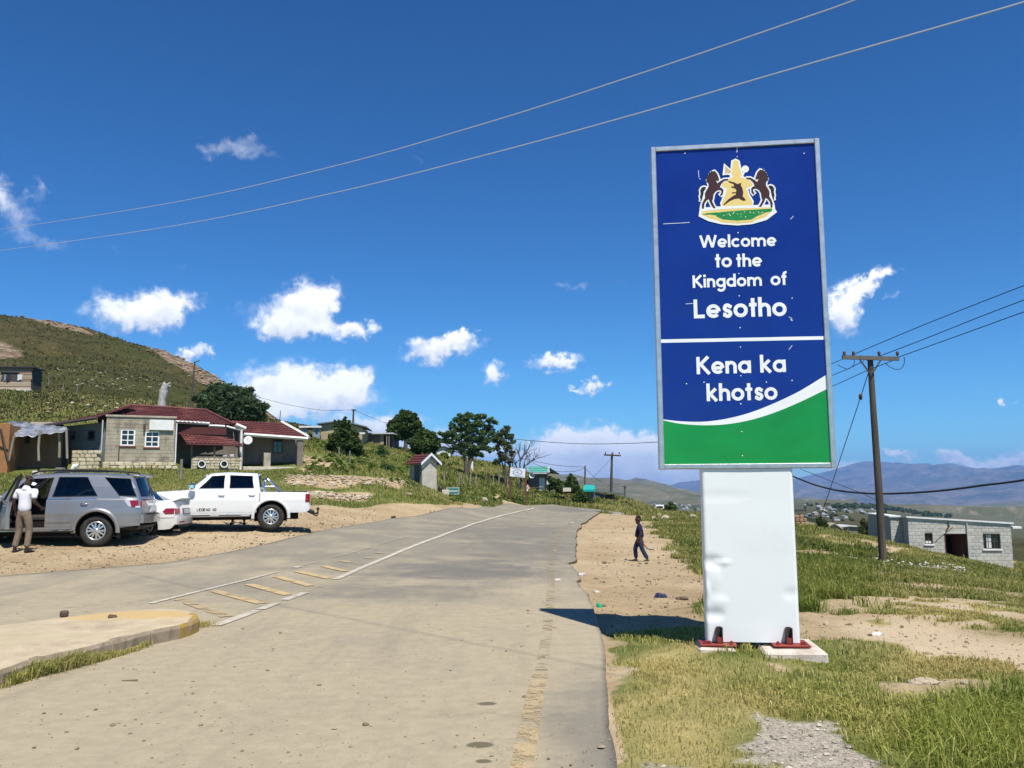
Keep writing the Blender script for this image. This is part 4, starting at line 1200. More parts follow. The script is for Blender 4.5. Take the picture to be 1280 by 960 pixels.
dz0 = dr[2] + .95; dh = dr[3] - dz0 - .05
mb = MB(); mb.box(0, .82, 0, .045, 0, dh)
d_ = mb.build('door', DOORM, t); d_.location = (dr[1] - .07, .16, dz0); d_.rotation_euler = (0, 0, radians(180 - 62))
for k in range(4): MB().box(.10 + .0, .72, -.012, 0, .12 + k * dh / 4, .12 + (k + .72) * dh / 4, .008).build('door_panel', DOORM, d_)
MB().box(dr[0], dr[0] + .07, .05, .17, dr[2], dr[3]).box(dr[1] - .07, dr[1], .05, .17, dr[2], dr[3]).box(dr[0] + .07, dr[1] - .07, .05, .17, dr[3] - .07, dr[3]).build('door_frame', DOORM, t)
PIPE = mat('grey_pipe', (0.42, 0.42, 0.41), .5)
mb = MB(); mb.tube([(dr[1] + .0, -.06, topf(dr[1]) - .05), (dr[1] + .0, -.06, dr[2])], .032, 8); mb.build('downpipe', PIPE, t)
mb = MB(); mb.tube([(HR.u(1181), -.03, HR.z(1181, 652)), (HR.u(1182), -.05, HR.z(1181, 658)), (HR.u(1178), -.03, HR.z(1178, 664))], .03, 6); mb.build('wall_lamp', FR, t)
mb = MB(); mb.tube([(HR.u(1163), -.02, HR.z(1163, 678)), (HR.u(1170), -.02, HR.z(1170, 672)), (HR.u(1187), -.02, HR.z(1187, 659))], .012, 5); mb.build('cable', FR, t)
B(t, 'lintel', mat('pale_concrete', (0.5, 0.48, 0.44), .9), dr[0] - .12, dr[1] + .12 - .16, -.012, .0, dr[3] + .0, dr[3] + .13)

# ---- tiled roof helper
def tiled(quad, rows, m_amp=.022, wave=.24):
 """A,B along the eave, C,D along the ridge (D above A): stepped, waved courses"""
 A, Bq, C, D = [Vector(q) for q in quad]
 nrm = (Bq - A).cross(D - A).normalized()
 if nrm.z < 0: nrm = -nrm
 mb = MB()
 L = (Bq - A).length; nu = max(6, int(L / wave * 4))
 for r in range(rows):
  def fn(u, v):
   t = (r + v) / rows
   p = A.lerp(Bq, u).lerp(D.lerp(C, u), t)
   return p + nrm * (m_amp * sin(u * L / wave * 2 * pi) + .045 * (1 - v))
  mb.grid(fn, nu, 1, smooth=True)
  def fl(u, v):
   t = r / rows
   p = A.lerp(Bq, u).lerp(D.lerp(C, u), t)
   return p + nrm * (m_amp * sin(u * L / wave * 2 * pi) + .045 * (v) - .002)
  mb.grid(fl, nu, 1, smooth=False)
 return mb
ROOFR = mat('dark_red_roof_tiles', (0.120, 0.033, 0.030), .66, col2=(0.078, 0.024, 0.024), scale=2.5, bump=.2, dirt=(0.20, 0.07, 0.055), dscale=.8)
FASC = mat('white_fascia', (0.70, 0.69, 0.66), .6, col2=(0.60, 0.58, 0.54), scale=3)
PLAST = block_material('weathered_block', (0.31, 0.27, 0.20), (0.39, 0.345, 0.265))
PLMORT = mat('weathered_plaster', (0.27, 0.235, 0.17), .95, col2=(0.41, 0.36, 0.27), scale=1.4, bump=.5, bscale=18, dirt=(0.16, 0.135, 0.10), dscale=1.1)
GREYW = mat('grey_rendered_wall', (0.135, 0.15, 0.155), .9, col2=(0.175, 0.185, 0.185), scale=2, bump=.3)
DARKW = mat('brown_render', (0.16, 0.13, 0.11), .9, col2=(0.21, 0.175, 0.145), scale=2, bump=.3)
MAROON = mat('maroon_board', (0.085, 0.022, 0.022), .7)

# ---- the long house with the red roof
HL = Frame(at(130, 588, 46), radians(25))
HL.O.z = h1(HL.O.x, HL.O.y) - .05
t = HL.thing('shop_house', 'long weathered house with dark red tiled roof and shop awning behind the parked cars', 'house')
uF = HL.u(218, 560); ztop = (HL.z(132, 521) + HL.z(216, 523)) / 2
wa = (HL.u(148), HL.u(166.3), HL.z(157, 557.2), HL.z(157, 536.3)); wb = (HL.u(178.6), HL.u(196.8), HL.z(188, 559), HL.z(188, 539))
us = [0, wa[0], wa[1], wb[0], wb[1], uF]
mb = MB()
for k, (a, b) in enumerate(zip(us, us[1:])):
 if k in (1, 3):
  h = wa if k == 1 else wb
  mb.box(a, b, 0, .25, -1, h[2]); mb.box(a, b, 0, .25, h[3], ztop)
 else: mb.box(a, b, 0, .25, -1, ztop)
mb.build('front_wall', PLMORT, t)
# its courses of blocks show faintly through the wash: one joined relief
mb = MB(); z = .0; r = 0
while z < ztop - .1:
 a = -(.2 if r % 2 else 0)
 while a < uF:
  s0, s1 = max(a, 0), min(a + .4, uF)
  segs = [(s0, s1)]
  for h in (wa, wb):
   if h[2] - .1 < z + .1 < h[3] + .1:
    ns = []
    for q0, q1 in segs:
     if h[1] <= q0 or h[0] >= q1: ns.append((q0, q1)); continue
     if h[0] > q0: ns.append((q0, h[0]))
     if h[1] < q1: ns.append((h[1], q1))
    segs = ns
  for q0, q1 in segs:
   if q1 - q0 > .06: mb.box(q0 + .006, q1 - .006, -.012 - random.uniform(0, .006), .0, z + .006, min(z + .194, ztop - .01), .005)
  a += .4
 z += .2; r += 1
o = mb.build('block_courses', PLMORT, t, fix=False); o['kind'] = 'stuff'
COPE = mat('parapet_coping', (0.44, 0.39, 0.31), .9, col2=(0.34, 0.29, 0.22), scale=3, bump=.3)
B(t, 'coping', COPE, -.06, uF + .06, -.08, .3, ztop + .001, ztop + .11, b=.015)
WINW = mat('white_window_frame', (0.78, 0.77, 0.74), .5)
SILLR = mat('red_brown_sill', (0.18, 0.05, 0.035), .8)
for h in (wa, wb): window(t, h, 0, 2, 3, WINW, fw=.075, bar=.05, sm=SILLR, depth=.02)
sb = (HL.u(183.5), HL.u(214), HL.z(198, 537.8), HL.z(198, 525))
B(t, 'sign_board', WHITEP, sb[0], sb[1], -.16, -.10, sb[2], sb[3], b=.008)
mb = MB(); mb.box(HL.u(176), HL.u(179), -.2, -.01, HL.z(177, 534), HL.z(177, 530), .01); mb.tube([(HL.u(177.5), -.15, HL.z(177, 534)), (HL.u(177.5), -.15, HL.z(177, 538))], .05, 8); mb.build('wall_lamp', FR, t)
B(t, 'side_wall', PLMORT, 0, .25, .25, 4.4, -1, ztop - .05); B(t, 'side_wall', PLMORT, uF - .25, uF, .25, 3.0, -1, ztop - .05)
for px, m_, y0, y1 in [(219.5, FASC, 529, 589), (126.8, PIPE, 525, 590)]:
 u = HL.u(px, 560); mb = MB(); mb.tube([(u, -.08, HL.z(px, y0)), (u, -.08, HL.z(px, y1))], .042, 8); mb.build('downpipe', m_, t)
# painted stone plinth along the front wall: stones one by one
STONEY = block_material('lime_washed_stone', (0.46, 0.385, 0.25), (0.60, 0.53, 0.38))
zpl = HL.z(175, 586.5, -.3); stone_me = [MB().box(-.5, .5, -.5, .5, -.5, .5, .13).mesh('stone', STONEY) for _ in range(1)]
plb = B(t, 'stone_plinth', PLMORT, -.1, uF + .1, -.36, -.02, -1, zpl + .34)
for r in range(2):
 a = -.1
 while a < uF:
  w = random.uniform(.26, .46)
  o = link('stone', stone_me[0], plb); o.location = (a + w / 2, -.36 + random.uniform(-.04, .02) - .1 * (1 - r), zpl + .09 + .19 * r + random.uniform(-.015, .015))
  o.scale = (w - .03, .22, random.uniform(.15, .185)); o.rotation_euler = (random.uniform(-.06, .06), random.uniform(-.07, .07), random.uniform(-.1, .1)); a += w
# main hipped roof
eL = HL.p(122, 523.5, .1); eR = HL.p(292.5, 531, 1.9); rL = HL.p(163, 507.5, 3.4); rR = HL.p(257, 513.5, 3.4)
bL = Vector((eL.x, 7.0, eL.z)); bR = Vector((eR.x, 7.0, eR.z))
mb = tiled((eL, eR, rR, rL), 9); mb.build('roof', ROOFR, t, fix=False)
mb = tiled((eR, bR, rR + Vector((0, .01, 0)), rR), 9); mb.build('roof', ROOFR, t, fix=False)
mb = tiled((bR, bL, rL, rR), 5); mb.build('roof', ROOFR, t, fix=False)
mb = tiled((bL, eL, rL, rL + Vector((0, .01, 0))), 9); mb.build('roof', ROOFR, t, fix=False)
mb = MB()
for a, b in ((rL, rR), (rL, eL), (rR, eR)): mb.tube([a + Vector((0, 0, .05)), b + Vector((0, 0, .05))], .09, 8)
mb.build('ridge_cap', ROOFR, t)
e1 = HL.p(219, 527.3, 1.2); e2 = HL.p(282, 532.5, 1.8)
mb = MB(); mb.tube([e1, HL.p(262, 529.5, 1.6)], .085, 4, smooth=False); mb.build('gutter', FASC, t)
mb = MB(); mb.tube([HL.p(261, 532, 1.6), HL.p(281, 533.2, 1.75)], .085, 4, smooth=False); mb.build('gutter', FASC, t)
# the shop recess
yS = 2.1; uS0, uS1 = uF, HL.u(304, 560, 1.0)
mb = MB()
mb.box(uF + .001, uS1, yS + .3, yS + .5, -1, HL.z(250, 531, yS)); mb.build('shop_wall', DARKW, t)
B(t, 'fascia_board', MAROON, uF + .01, HL.u(283, 540, 1.5), 1.45, 1.55, HL.z(250, 543, 1.5), HL.z(250, 534, 1.5))
cu0, cu1 = HL.u(239, 580, .4), HL.u(297.5, 580, .4); cz = HL.z(265, 572.5, .4)
ctr = B(t, 'counter_wall', PLMORT, cu0, cu1, .36, .64, -1, cz)
r = 0; z = -.02
while z < cz - .05:
 a = cu0 + .05
 while a < cu1 - .1:
  w = random.uniform(.2, .38)
  o = link('stone', stone_me[0], ctr); o.location = (a + w / 2, .39 + random.uniform(-.03, .02), z + .08); o.scale = (w - .03, .14, .135); o.rotation_euler = (0, random.uniform(-.12, .12), 0); a += w
 z += .155; r += 1
B(t, 'counter_top', DARKW, cu0 - .03, cu1 + .03, .34, .76, cz + .002, cz + .08)
mb = MB()
for px in (239.5, 268, 296): mb.box(HL.u(px, 565, 1.0) - .05, HL.u(px, 565, 1.0) + .05, 1.0, 1.1, cz + .08, HL.z(px, 554, 1.0))
for k, px in enumerate((239.5, 268, 296)):
 B(t, 'shop_post', DARKW, HL.u(px, 565, .5) - .05, HL.u(px, 565, .5) + .05, .5, .6, cz + .081, HL.z(px, 553.5, .5))
for px in (281, 290): B(t, 'shop_goods', mat('pale_goods', (.45, .43, .40), .8), HL.u(px, 569, .6) - .12, HL.u(px, 569, .6) + .12, .6, .73, cz + .082, cz + .082 + random.uniform(.12, .25), b=.02)
aw = (HL.p(233, 554, -.1), HL.p(303, 556, .55), HL.p(283, 546.5, 1.5), HL.p(225, 542, 1.5))
mb = tiled(aw, 4); mb.build('awning', ROOFR, t, fix=False)
mb = MB(); mb.tube([aw[0] - Vector((0, 0, .06)), aw[1] - Vector((0, 0, .06))], .05, 4, smooth=False); mb.build('awning_beam', MAROON, t)
B(t, 'passage_wall', DARKW, HL.u(299, 560, 1.0), HL.u(304, 560, 1.0), 1.0, 2.4, -1, HL.z(300, 536, 1.0))
u = HL.u(301.5, 560, .8); mb = MB(); mb.box(u - .06, u + .06, .86, .98, -.6, HL.z(301, 537, .9), .01); mb.build('porch_post', FASC, t)
# right wing with its porch
pz0, pz1 = HL.z(306, 542, 1.0), HL.z(384, 547.5, 1.0)
pL, pR = HL.p(305, 542, 1.0), HL.p(385, 547.5, 1.0); qL, qR = HL.p(281, 525.5, 3.4), HL.p(351, 528.5, 3.4)
mb = tiled((pL, pR, qR, qL), 7); mb.build('roof', ROOFR, t, fix=False)
mb = tiled((Vector((pR.x, 6, pR.z)), Vector((pL.x, 6, pL.z)), qL, qR), 5); mb.build('roof', ROOFR, t, fix=False)
mb = MB(); mb.tube([pL - Vector((0, .02, .05)), pR - Vector((0, .02, .05))], .10, 4, smooth=False); mb.build('gutter', FASC, t)
mb = MB(); mb.tube([qR + Vector((.05, 0, .08)), pR + Vector((.05, 0, .08))], .09, 4, smooth=False); mb.build('barge_board', FASC, t)
mb = MB(); mb.tube([HL.p(295, 531, .9), HL.p(307, 536, .95)], .12, 4, smooth=False); mb.build('barge_board', FASC, t)
mb = MB(); mb.tube([HL.p(283, 533, 1.0), HL.p(300, 537.5, .95)], .06, 4, smooth=False); mb.build('barge_board', FASC, t)
uW0, uW1 = HL.u(304, 560, 2.6), HL.u(371, 570, 2.6)
pw = (HL.u(341, 560, 2.6), HL.u(353, 560, 2.6), HL.z(347, 566, 2.6), HL.z(347, 549, 2.6))
B(t, 'porch_wall', DARKW, uW0, uW1, 2.6, 2.8, -1, pz1 + .2)
window(t, pw, 2.52, 2, 2, FR, sill=False, depth=.0)
B(t, 'gable_wall', DARKW, uW1 + .001, uW1 + .2, 2.6, 5.8, -1, pz1 + .1)
B(t, 'porch_floor', CONC, uW0 - .2, HL.u(379, 588, .9), .75, 2.59, -1, HL.z(345, 583.5, .8), b=.02)
for px0, px1, y0, y1, y in [(330, 338.5, 566, 584, 1.1), (371.5, 379, 550, 589, 1.0)]:
 B(t, 'porch_pillar', PLMORT if px0 < 350 else DARKW, HL.u(px0, 570, y), HL.u(px1, 570, y), y, y + .35, -1, HL.z(px0, y0, y), b=.01)
# satellite dish
dc = HL.p(310, 550.5, .75)
mb = MB(); mb.lathe([(.0001, .07), (.1, .062), (.2, .03), (.255, 0), (.26, -.012), (.2, .015), (.0001, .055)], 20, 'y')
d_ = mb.build('satellite_dish', WHITEP, t); d_.location = dc; d_.rotation_euler = (radians(-18), 0, radians(-22))
mb = MB(); mb.tube([(0, -.02, -.2), (0, -.3, .02)], .012, 5); mb.tube([(0, .06, 0), (.1, .25, -.2)], .02, 6); mb.build('dish_arm', FR, d_)
# left wing, running back from the corner
TYC = mat('tyre_rubber', (0.022, 0.021, 0.020), .85, col2=(0.035, 0.033, 0.03), scale=20)
a0 = Vector((.0, .35)); dirw = Vector((-cos(radians(22)), sin(radians(22))))
uQ = HL.p(79, 560, 2.0)
wq = Vector((uQ.x, 2.0))
def wallquad(name, m, A, Bv, z0a, z1a, z0b, z1b, th=.2):
 n = Vector((-(Bv - A).y, (Bv - A).x)).normalized() * th
 if n.y < 0: n = -n
 P = [(A.x, A.y, z0a), (Bv.x, Bv.y, z0b), (Bv.x, Bv.y, z1b), (A.x, A.y, z1a)]
 Q = [(p[0] + n.x, p[1] + n.y, p[2]) for p in P]
 return MB().add(P + Q, [(0, 1, 2, 3), (4, 7, 6, 5), (0, 4, 5, 1), (1, 5, 6, 2), (2, 6, 7, 3), (3, 7, 4, 0)]).build(name, m, t)
za = HL.z(128, 527, .3); zbq = HL.z(80, 533, 2.0)
wallquad('wing_wall', GREYW, a0, wq, -1, za, -1, zbq)
def onw(px, py, f=None):
 # point on the wing wall
 lo, hi = 0.0, 1.0
 for _ in range(40):
  m_ = (lo + hi) / 2; q = a0.lerp(wq, m_)
  w = HL.O + HL.x * q.x + HL.y * q.y
  c = w - Vector((0, 0, CAMZ)); pxq = 640 + FPX * c.dot(r_) / c.dot(f_)
  if pxq > px: lo = m_
  else: hi = m_
 q = a0.lerp(wq, lo); return q, HL.uv(px, py, q.y)[1]
for px0, px1, y0, y1 in [(108, 116.5, 537.5, 551), (85, 92, 539, 550)]:
 (qa, z1_), (qb, _) = onw(px1, y0), onw(px0, y0); z0_ = onw(px0, y1)[1]
 n = Vector((-(qb - qa).y, (qb - qa).x)).normalized()
 if n.y > 0: n = -n
 A, Bv = qa + n * .03, qb + n * .03
 f = wallquad('window', FR, A, Bv, z0_, z1_, z0_, z1_, .06)
 A2, B2 = A.lerp(Bv, .12) + n * .004, A.lerp(Bv, .88) + n * .004
 mb = MB(); mb.add([(A2.x, A2.y, z0_ + .08), (B2.x, B2.y, z0_ + .08), (B2.x, B2.y, z1_ - .08), (A2.x, A2.y, z1_ - .08)], [(0, 1, 2, 3)]); mb.build('pane', GLASS, f)
# its roof hangs far out over the wall
n2 = Vector((dirw.y, -dirw.x)); n2 = n2 if n2.y < 0 else -n2
wd = (wq - a0).normalized(); nn = Vector((wd.y, -wd.x)); nn = nn if nn.y < 0 else -nn
A = a0 + nn * 1.0 + wd * -.2; Bv = wq + nn * 1.0 + wd * .4
tz0, tz1 = HL.z(128, 522.5, -.3), HL.z(75, 531.5, 1.4)
C = wq - nn * 2.5; D = a0 - nn * 2.5
mb = tiled(((A.x, A.y, tz0), (Bv.x, Bv.y, tz1), (C.x, C.y, tz1 + .75), (D.x, D.y, tz0 + 1.0)), 8); mb.build('wing_roof', ROOFR, t, fix=False)
mb = MB(); mb.tube([(A.x, A.y, tz0 - .03), (Bv.x, Bv.y, tz1 - .03)], .08, 4, smooth=False); mb.build('gutter', FR, t)
# two tyres leaning on the counter wall, each a thing
for px in (252, 280):
 c = HL.O + HL.x * HL.u(px, 580, .2) + HL.y * .2; c.z = HL.O.z + HL.z(px, 580.3, .2)
 mb = MB(); mb.lathe([(.125, -.07), (.15, -.085), (.22, -.09), (.245, -.06), (.25, 0), (.245, .06), (.22, .09), (.15, .085), (.125, .07), (.125, -.07)], 28, 'y', mat=0)
 mb.lathe([(.16, -.0875), (.19, -.0935), (.215, -.0925)], 28, 'y', mat=1)
 o = mb.build('old_tyre', [TYC, WHITEP]); o.location = c; o.rotation_euler = (radians(-8), 0, HL.rz)
 tag(o, 'white painted old tyre on the shop counter wall, nearer the %s' % ('block walled front room' if px == 252 else 'porch with the satellite dish'), 'tyre', 'painted tyres at the shop')
# low stone wall before the wing
f0 = Frame(at(90, 576, 45.2), 0); f0.O.z = h1(f0.O.x, f0.O.y)
t2 = f0.thing('stone_wall', 'low rough stone wall in the sun before the grey wing of the red roofed house', 'stone wall')
wl = f0.u(124, 570)
core = B(t2, 'wall_core', PLMORT, 0, wl, 0, .3, -.5, f0.z(100, 563.5))
z = -.05
while z < f0.z(100, 563.5) - .02:
 a = 0
 while a < wl - .1:
  w = random.uniform(.25, .45); o = link('stone', stone_me[0], core); o.location = (a + w / 2, 0, z + .1); o.scale = (w - .03, .2, .18); o.rotation_euler = (0, random.uniform(-.1, .1), 0); a += w
 z += .2

# ---- tin roofed shack at the far left
FS = Frame(at(10, 577, 43.5), radians(12)); FS.O.z = h1(FS.O.x, FS.O.y) - .05
t = FS.thing('shack', 'brown mud walled shack with a crumpled plastic roof sheet held up by crooked poles', 'shack')
MUD = mat('brown_mud_wall', (0.155, 0.085, 0.05), .95, col2=(0.20, 0.115, 0.07), scale=2, bump=.5, bscale=12)
ORANGE = mat('orange_mud_plaster', (0.36, 0.165, 0.065), .95, col2=(0.27, 0.13, 0.06), scale=2.5, bump=.5, bscale=12)
u1 = FS.u(73, 560, 1.5)
wz = FS.z(40, 541, 1.5)
hw_ = (FS.u(30.5, 550, 1.5), FS.u(38, 550, 1.5), FS.z(34, 555, 1.5), FS.z(34, 544, 1.5))
mb = MB(); mb.box(0, hw_[0], 1.5, 1.75, -.6, wz); mb.box(hw_[1], u1, 1.5, 1.75, -.6, wz); mb.box(hw_[0], hw_[1], 1.5, 1.75, -.6, hw_[2]); mb.box(hw_[0], hw_[1], 1.5, 1.75, hw_[3], wz); mb.build('front_wall', MUD, t)
window(t, hw_, 1.5, 1, 1, FR, sill=False)
B(t, 'side_wall', MUD, u1, u1 + .2, 1.5, 4, -.6, wz); B(t, 'back_wall', MUD, 0, u1, 4, 4.2, -.6, wz)
ex0 = FS.u(-22, 550, .0); B(t, 'end_wall', ORANGE, ex0, 0, -.05, .2, -.6, FS.z(5, 529, 0), b=.02)
B(t, 'end_wall', ORANGE, -.2, 0, .21, 1.5, -.6, FS.z(5, 531, 0))
TARP = mat('crumpled_plastic_sheet', (0.34, 0.35, 0.37), .3, 0, col2=(0.10, 0.105, 0.115), scale=2.6, spec=.6, bump=.6, bscale=5)
pA, pB, pC, pD = FS.p(19, 543.5, .1), FS.p(86, 537, .35), FS.p(78, 530.5, 3), FS.p(9, 527.5, 3)
def fn(u, v):
 p = pA.lerp(pB, u).lerp(pD.lerp(pC, u), v)
 k = float(fbm(np.array([u * 7.0]), np.array([v * 4.0]), 1.3, 4, 3)[0])
 p = p.copy(); p.z += .32 * k - .14 * sin(pi * u) * (1 - v); p.y += .1 * k; return p
mb = MB(); mb.grid(fn, 36, 18); o = mb.build('roof_sheet', TARP, t)
o.modifiers.new('thick', 'SOLIDIFY').thickness = .02
WOODP = mat('weathered_pole', (0.20, 0.165, 0.125), .9, col2=(0.30, 0.26, 0.20), scale=6, stretch=(1, 1, .15))
for pts, y in [([(48.5, 576), (48, 560), (49, 548), (51, 538)], .3), ([(11, 576), (14, 562), (18, 544)], .1), ([(84, 573), (83, 538)], .35), ([(74, 572), (74.5, 552), (73, 538)], .6)]:
 mb = MB(); mb.tube([FS.p(a, b, y) for a, b in pts], .065, 7); mb.build('pole', WOODP, t)
mb = MB(); mb.tube([FS.p(10, 577, -.1), FS.p(6, 560, -.1), FS.p(1, 536, -.1)], .05, 6); mb.build('leaning_pole', mat('dark_wood', (.06, .05, .04), .9), t)
mb = MB(); mb.tube([FS.p(-5, 556, -.1), FS.p(10, 562, -.1)], .03, 6); mb.build('rail', mat('dark_wood', (.06, .05, .04), .9), t)
o = B(t, 'ridge_board', COPE, FS.u(38, 528, 3), FS.u(72, 530, 3), 3.0, 3.1, FS.z(55, 530.5, 3), FS.z(55, 527.5, 3))
B(t, 'doorway', mat('dark_gap', (.03, .03, .03), .9), FS.u(74, 560, 1.6), FS.u(84, 560, 1.6), 1.55, 1.75, -.3, FS.z(78, 540, 1.55))
for (px, py, w, lab) in [(48, 578.5, 10, 'flat grey slab at the foot of the middle crooked pole of the shack'), (76, 576.5, 9, 'brown stone block beside the right end pole of the shack')]:
 c = at(px, py, 43.2); c.z = h1(c.x, c.y)
 mb = MB(); mb.box(-w / 2 / 24.5, w / 2 / 24.5, -.2, .2, -.1, .16 if w == 10 else .32, .04); o = mb.build('stone_slab', CONC if w == 10 else DARKW); o.location = c; tag(o, lab, 'stone')
c = at(90, 573, 43); c.z = h1(c.x, c.y)
mb = MB(); mb.tube([(0, 0, 0), (.05, .02, .25), (.16, 0, .42), (.3, .03, .5)], [.03, .12, .14, .06], 8); o = mb.build('plastic_bag', WHITEP); o.location = c; tag(o, 'white plastic bag caught on a stick beside the shack', 'plastic bag')

# ---- plank shed on the hill
FH = Frame(at(38, 487, 105), radians(6)); FH.O.z = h_full(FH.O.x, FH.O.y)[0]
dzh = FH.z(30, 486) ; zt_ = FH.z(30, 460)
t = FH.thing('plank_shed', 'rough plank shed alone on the grassy hillside', 'shed')
PLK = block_material('bleached_planks', (0.30, 0.205, 0.135), (0.52, 0.41, 0.29))
uL = FH.u(-14, 470); op = (FH.u(1, 470), FH.u(24.5, 470), FH.z(15, 477), FH.z(15, 464.5))
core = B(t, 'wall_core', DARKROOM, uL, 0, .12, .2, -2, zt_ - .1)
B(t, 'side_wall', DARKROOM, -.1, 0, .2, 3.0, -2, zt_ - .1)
n = 9
for k in range(n):
 z0, z1 = dzh + (zt_ - dzh) * k / n, dzh + (zt_ - dzh) * (k + 1) / n
 zc = (z0 + z1) / 2
 segs = [(uL, 0)] if not (op[2] < zc < op[3]) else [(uL, op[0]), (op[1], 0)]
 for a, b in segs:
  mb = MB(); mb.box(a, b + random.uniform(-.05, .12), .0 - random.uniform(0, .05), .11, z0 + .012, z1 - .018, .02); o = mb.build('plank', PLK, t)
  o.rotation_euler = (0, random.uniform(-.006, .006), 0)
B(t, 'foundation', CONC, uL, .05, -.1, .3, -2.0, dzh + .02)
ROOFD = mat('dark_tin_roof', (0.05, 0.045, 0.045), .6)
mb = MB(); mb.box(uL - .2, .35, -.3, 3.2, zt_ + .02, zt_ + .16); mb.build('roof', ROOFD, t)
for px, w, h, m_, lab in [(25, 5.5, 7, CUR, 'white cloth hung on the front of the plank shed'), (10.5, 4, 9, mat('dark_cloth', (.03, .032, .045), .9), 'dark cloth hung in the opening of the plank shed'), (6.5, 2.6, 8, mat('grey_cloth', (.22, .24, .27), .9), 'narrow grey cloth hung in the opening of the plank shed')]:
 p = FH.p(px, 468, -.12); hh = h / 10.; ww = w / 10.
 mb = MB(); mb.grid(lambda a, b: (ww * (a - .5), .03 * sin(a * 14 + b * 3) - .02, -hh * b - .06 * sin(a * 7) * b), 14, 6)
 o = mb.build('washing', m_); o.location = FH.O + FH.x * p.x + FH.y * p.y + Vector((0, 0, p.z)); o.rotation_euler = (0, 0, FH.rz); tag(o, lab, 'washing')

# ---- little outhouse with the red gable roof
FT = Frame(at(527.5, 610, 55), radians(36)); FT.O.z = h1(FT.O.x, FT.O.y) - .05
t = FT.thing('outhouse', 'small concrete outhouse with red gabled roof on the green bank above the road', 'outhouse')
gw = FT.u(546, 590); gz = FT.z(527.5, 577); pk = gz + .46
OUTW = mat('outhouse_render', (0.38, 0.345, 0.28), .95, col2=(0.49, 0.45, 0.37), scale=2.5, bump=.4, bscale=20)
mb = MB(); mb.prism([(0, -1), (gw, -1), (gw, gz), (gw / 2, pk), (0, gz)], 'y', 0, .14); mb.build('gable_wall', OUTW, t)
B(t, 'side_wall', OUTW, 0, .14, .141, .35, -1, gz); B(t, 'side_wall', OUTW, 0, .14, 1.05, 1.5, -1, gz); B(t, 'side_wall', OUTW, 0, .14, .35, 1.05, FT.z(518, 581, .7), gz); B(t, 'side_wall', OUTW, gw - .14, gw, .141, 1.5, -1, gz)
mb = MB(); mb.prism([(0, -1), (gw, -1), (gw, gz), (gw / 2, pk), (0, gz)], 'y', 1.501, 1.64); mb.build('gable_wall', OUTW, t)
do = B(t, 'door', mat('slate_blue_door', (0.075, 0.095, 0.12), .6), .03, .07, .35, 1.05, -.2, FT.z(518, 581, .7))
oh = .22
for sgn in (0, 1):
 ex = -oh if sgn == 0 else gw + oh; sl = (pk - gz) / (gw / 2); ez = gz - oh * sl
 q = ((ex, 1.64 + oh, ez + .05), (ex, -oh, ez + .05), (gw / 2, -oh, pk + .05), (gw / 2, 1.64 + oh, pk + .05))
 mb = tiled(q, 4, .015, .2); mb.build('roof', ROOFR, t, fix=False)
 mb = MB(); a = Vector((ex, -oh - .02, ez + .03)); b = Vector((gw / 2, -oh - .02, pk + .03))
 mb.add([a + Vector((0, 0, .08)), b + Vector((0, 0, .08)), b - Vector((0, 0, .10)), a - Vector((0, 0, .10)), a + Vector((0, -.03, .08)), b + Vector((0, -.03, .08)), b + Vector((0, -.03, -.1)), a + Vector((0, -.03, -.10))], [(0, 1, 2, 3), (4, 5, 6, 7), (0, 1, 5, 4), (3, 2, 6, 7), (0, 3, 7, 4), (1, 2, 6, 5)])
 mb.build('barge_board', mat('bluish_white_board', (0.62, 0.66, 0.72), .6), t)
B(t, 'side_wall_panel', GREYW, -.02, 0, .12, .34, -.2, gz - .05)
for px, py, w, h, m_, nm, lab in [(550.5, 606, 5.5, 8, mat('black_drum', (.02, .02, .022), .5), 'water_drum', 'black drum standing at the right corner of the outhouse'), (557.5, 606.5, 9, 7, CONC, 'concrete_box', 'square concrete box beside the black drum')]:
 c = at(px, py, 55.5); c.z = h1(c.x, c.y) - .05
 mb = MB()
 if nm == 'water_drum': mb.lathe([(.0001, 0), (.15, 0), (.15, .14), (.16, .15), (.15, .16), (.15, .3), (.16, .31), (.15, .32), (.15, .45), (.13, .46), (.0001, .45)], 14)
 else: mb.box(-.24, .24, -.25, .25, 0, .36, .02); mb.box(-.2, .2, -.2, .2, .361, .38, .005)
 o = mb.build(nm, m_); o.location = c; tag(o, lab, 'drum' if nm == 'water_drum' else 'concrete box')

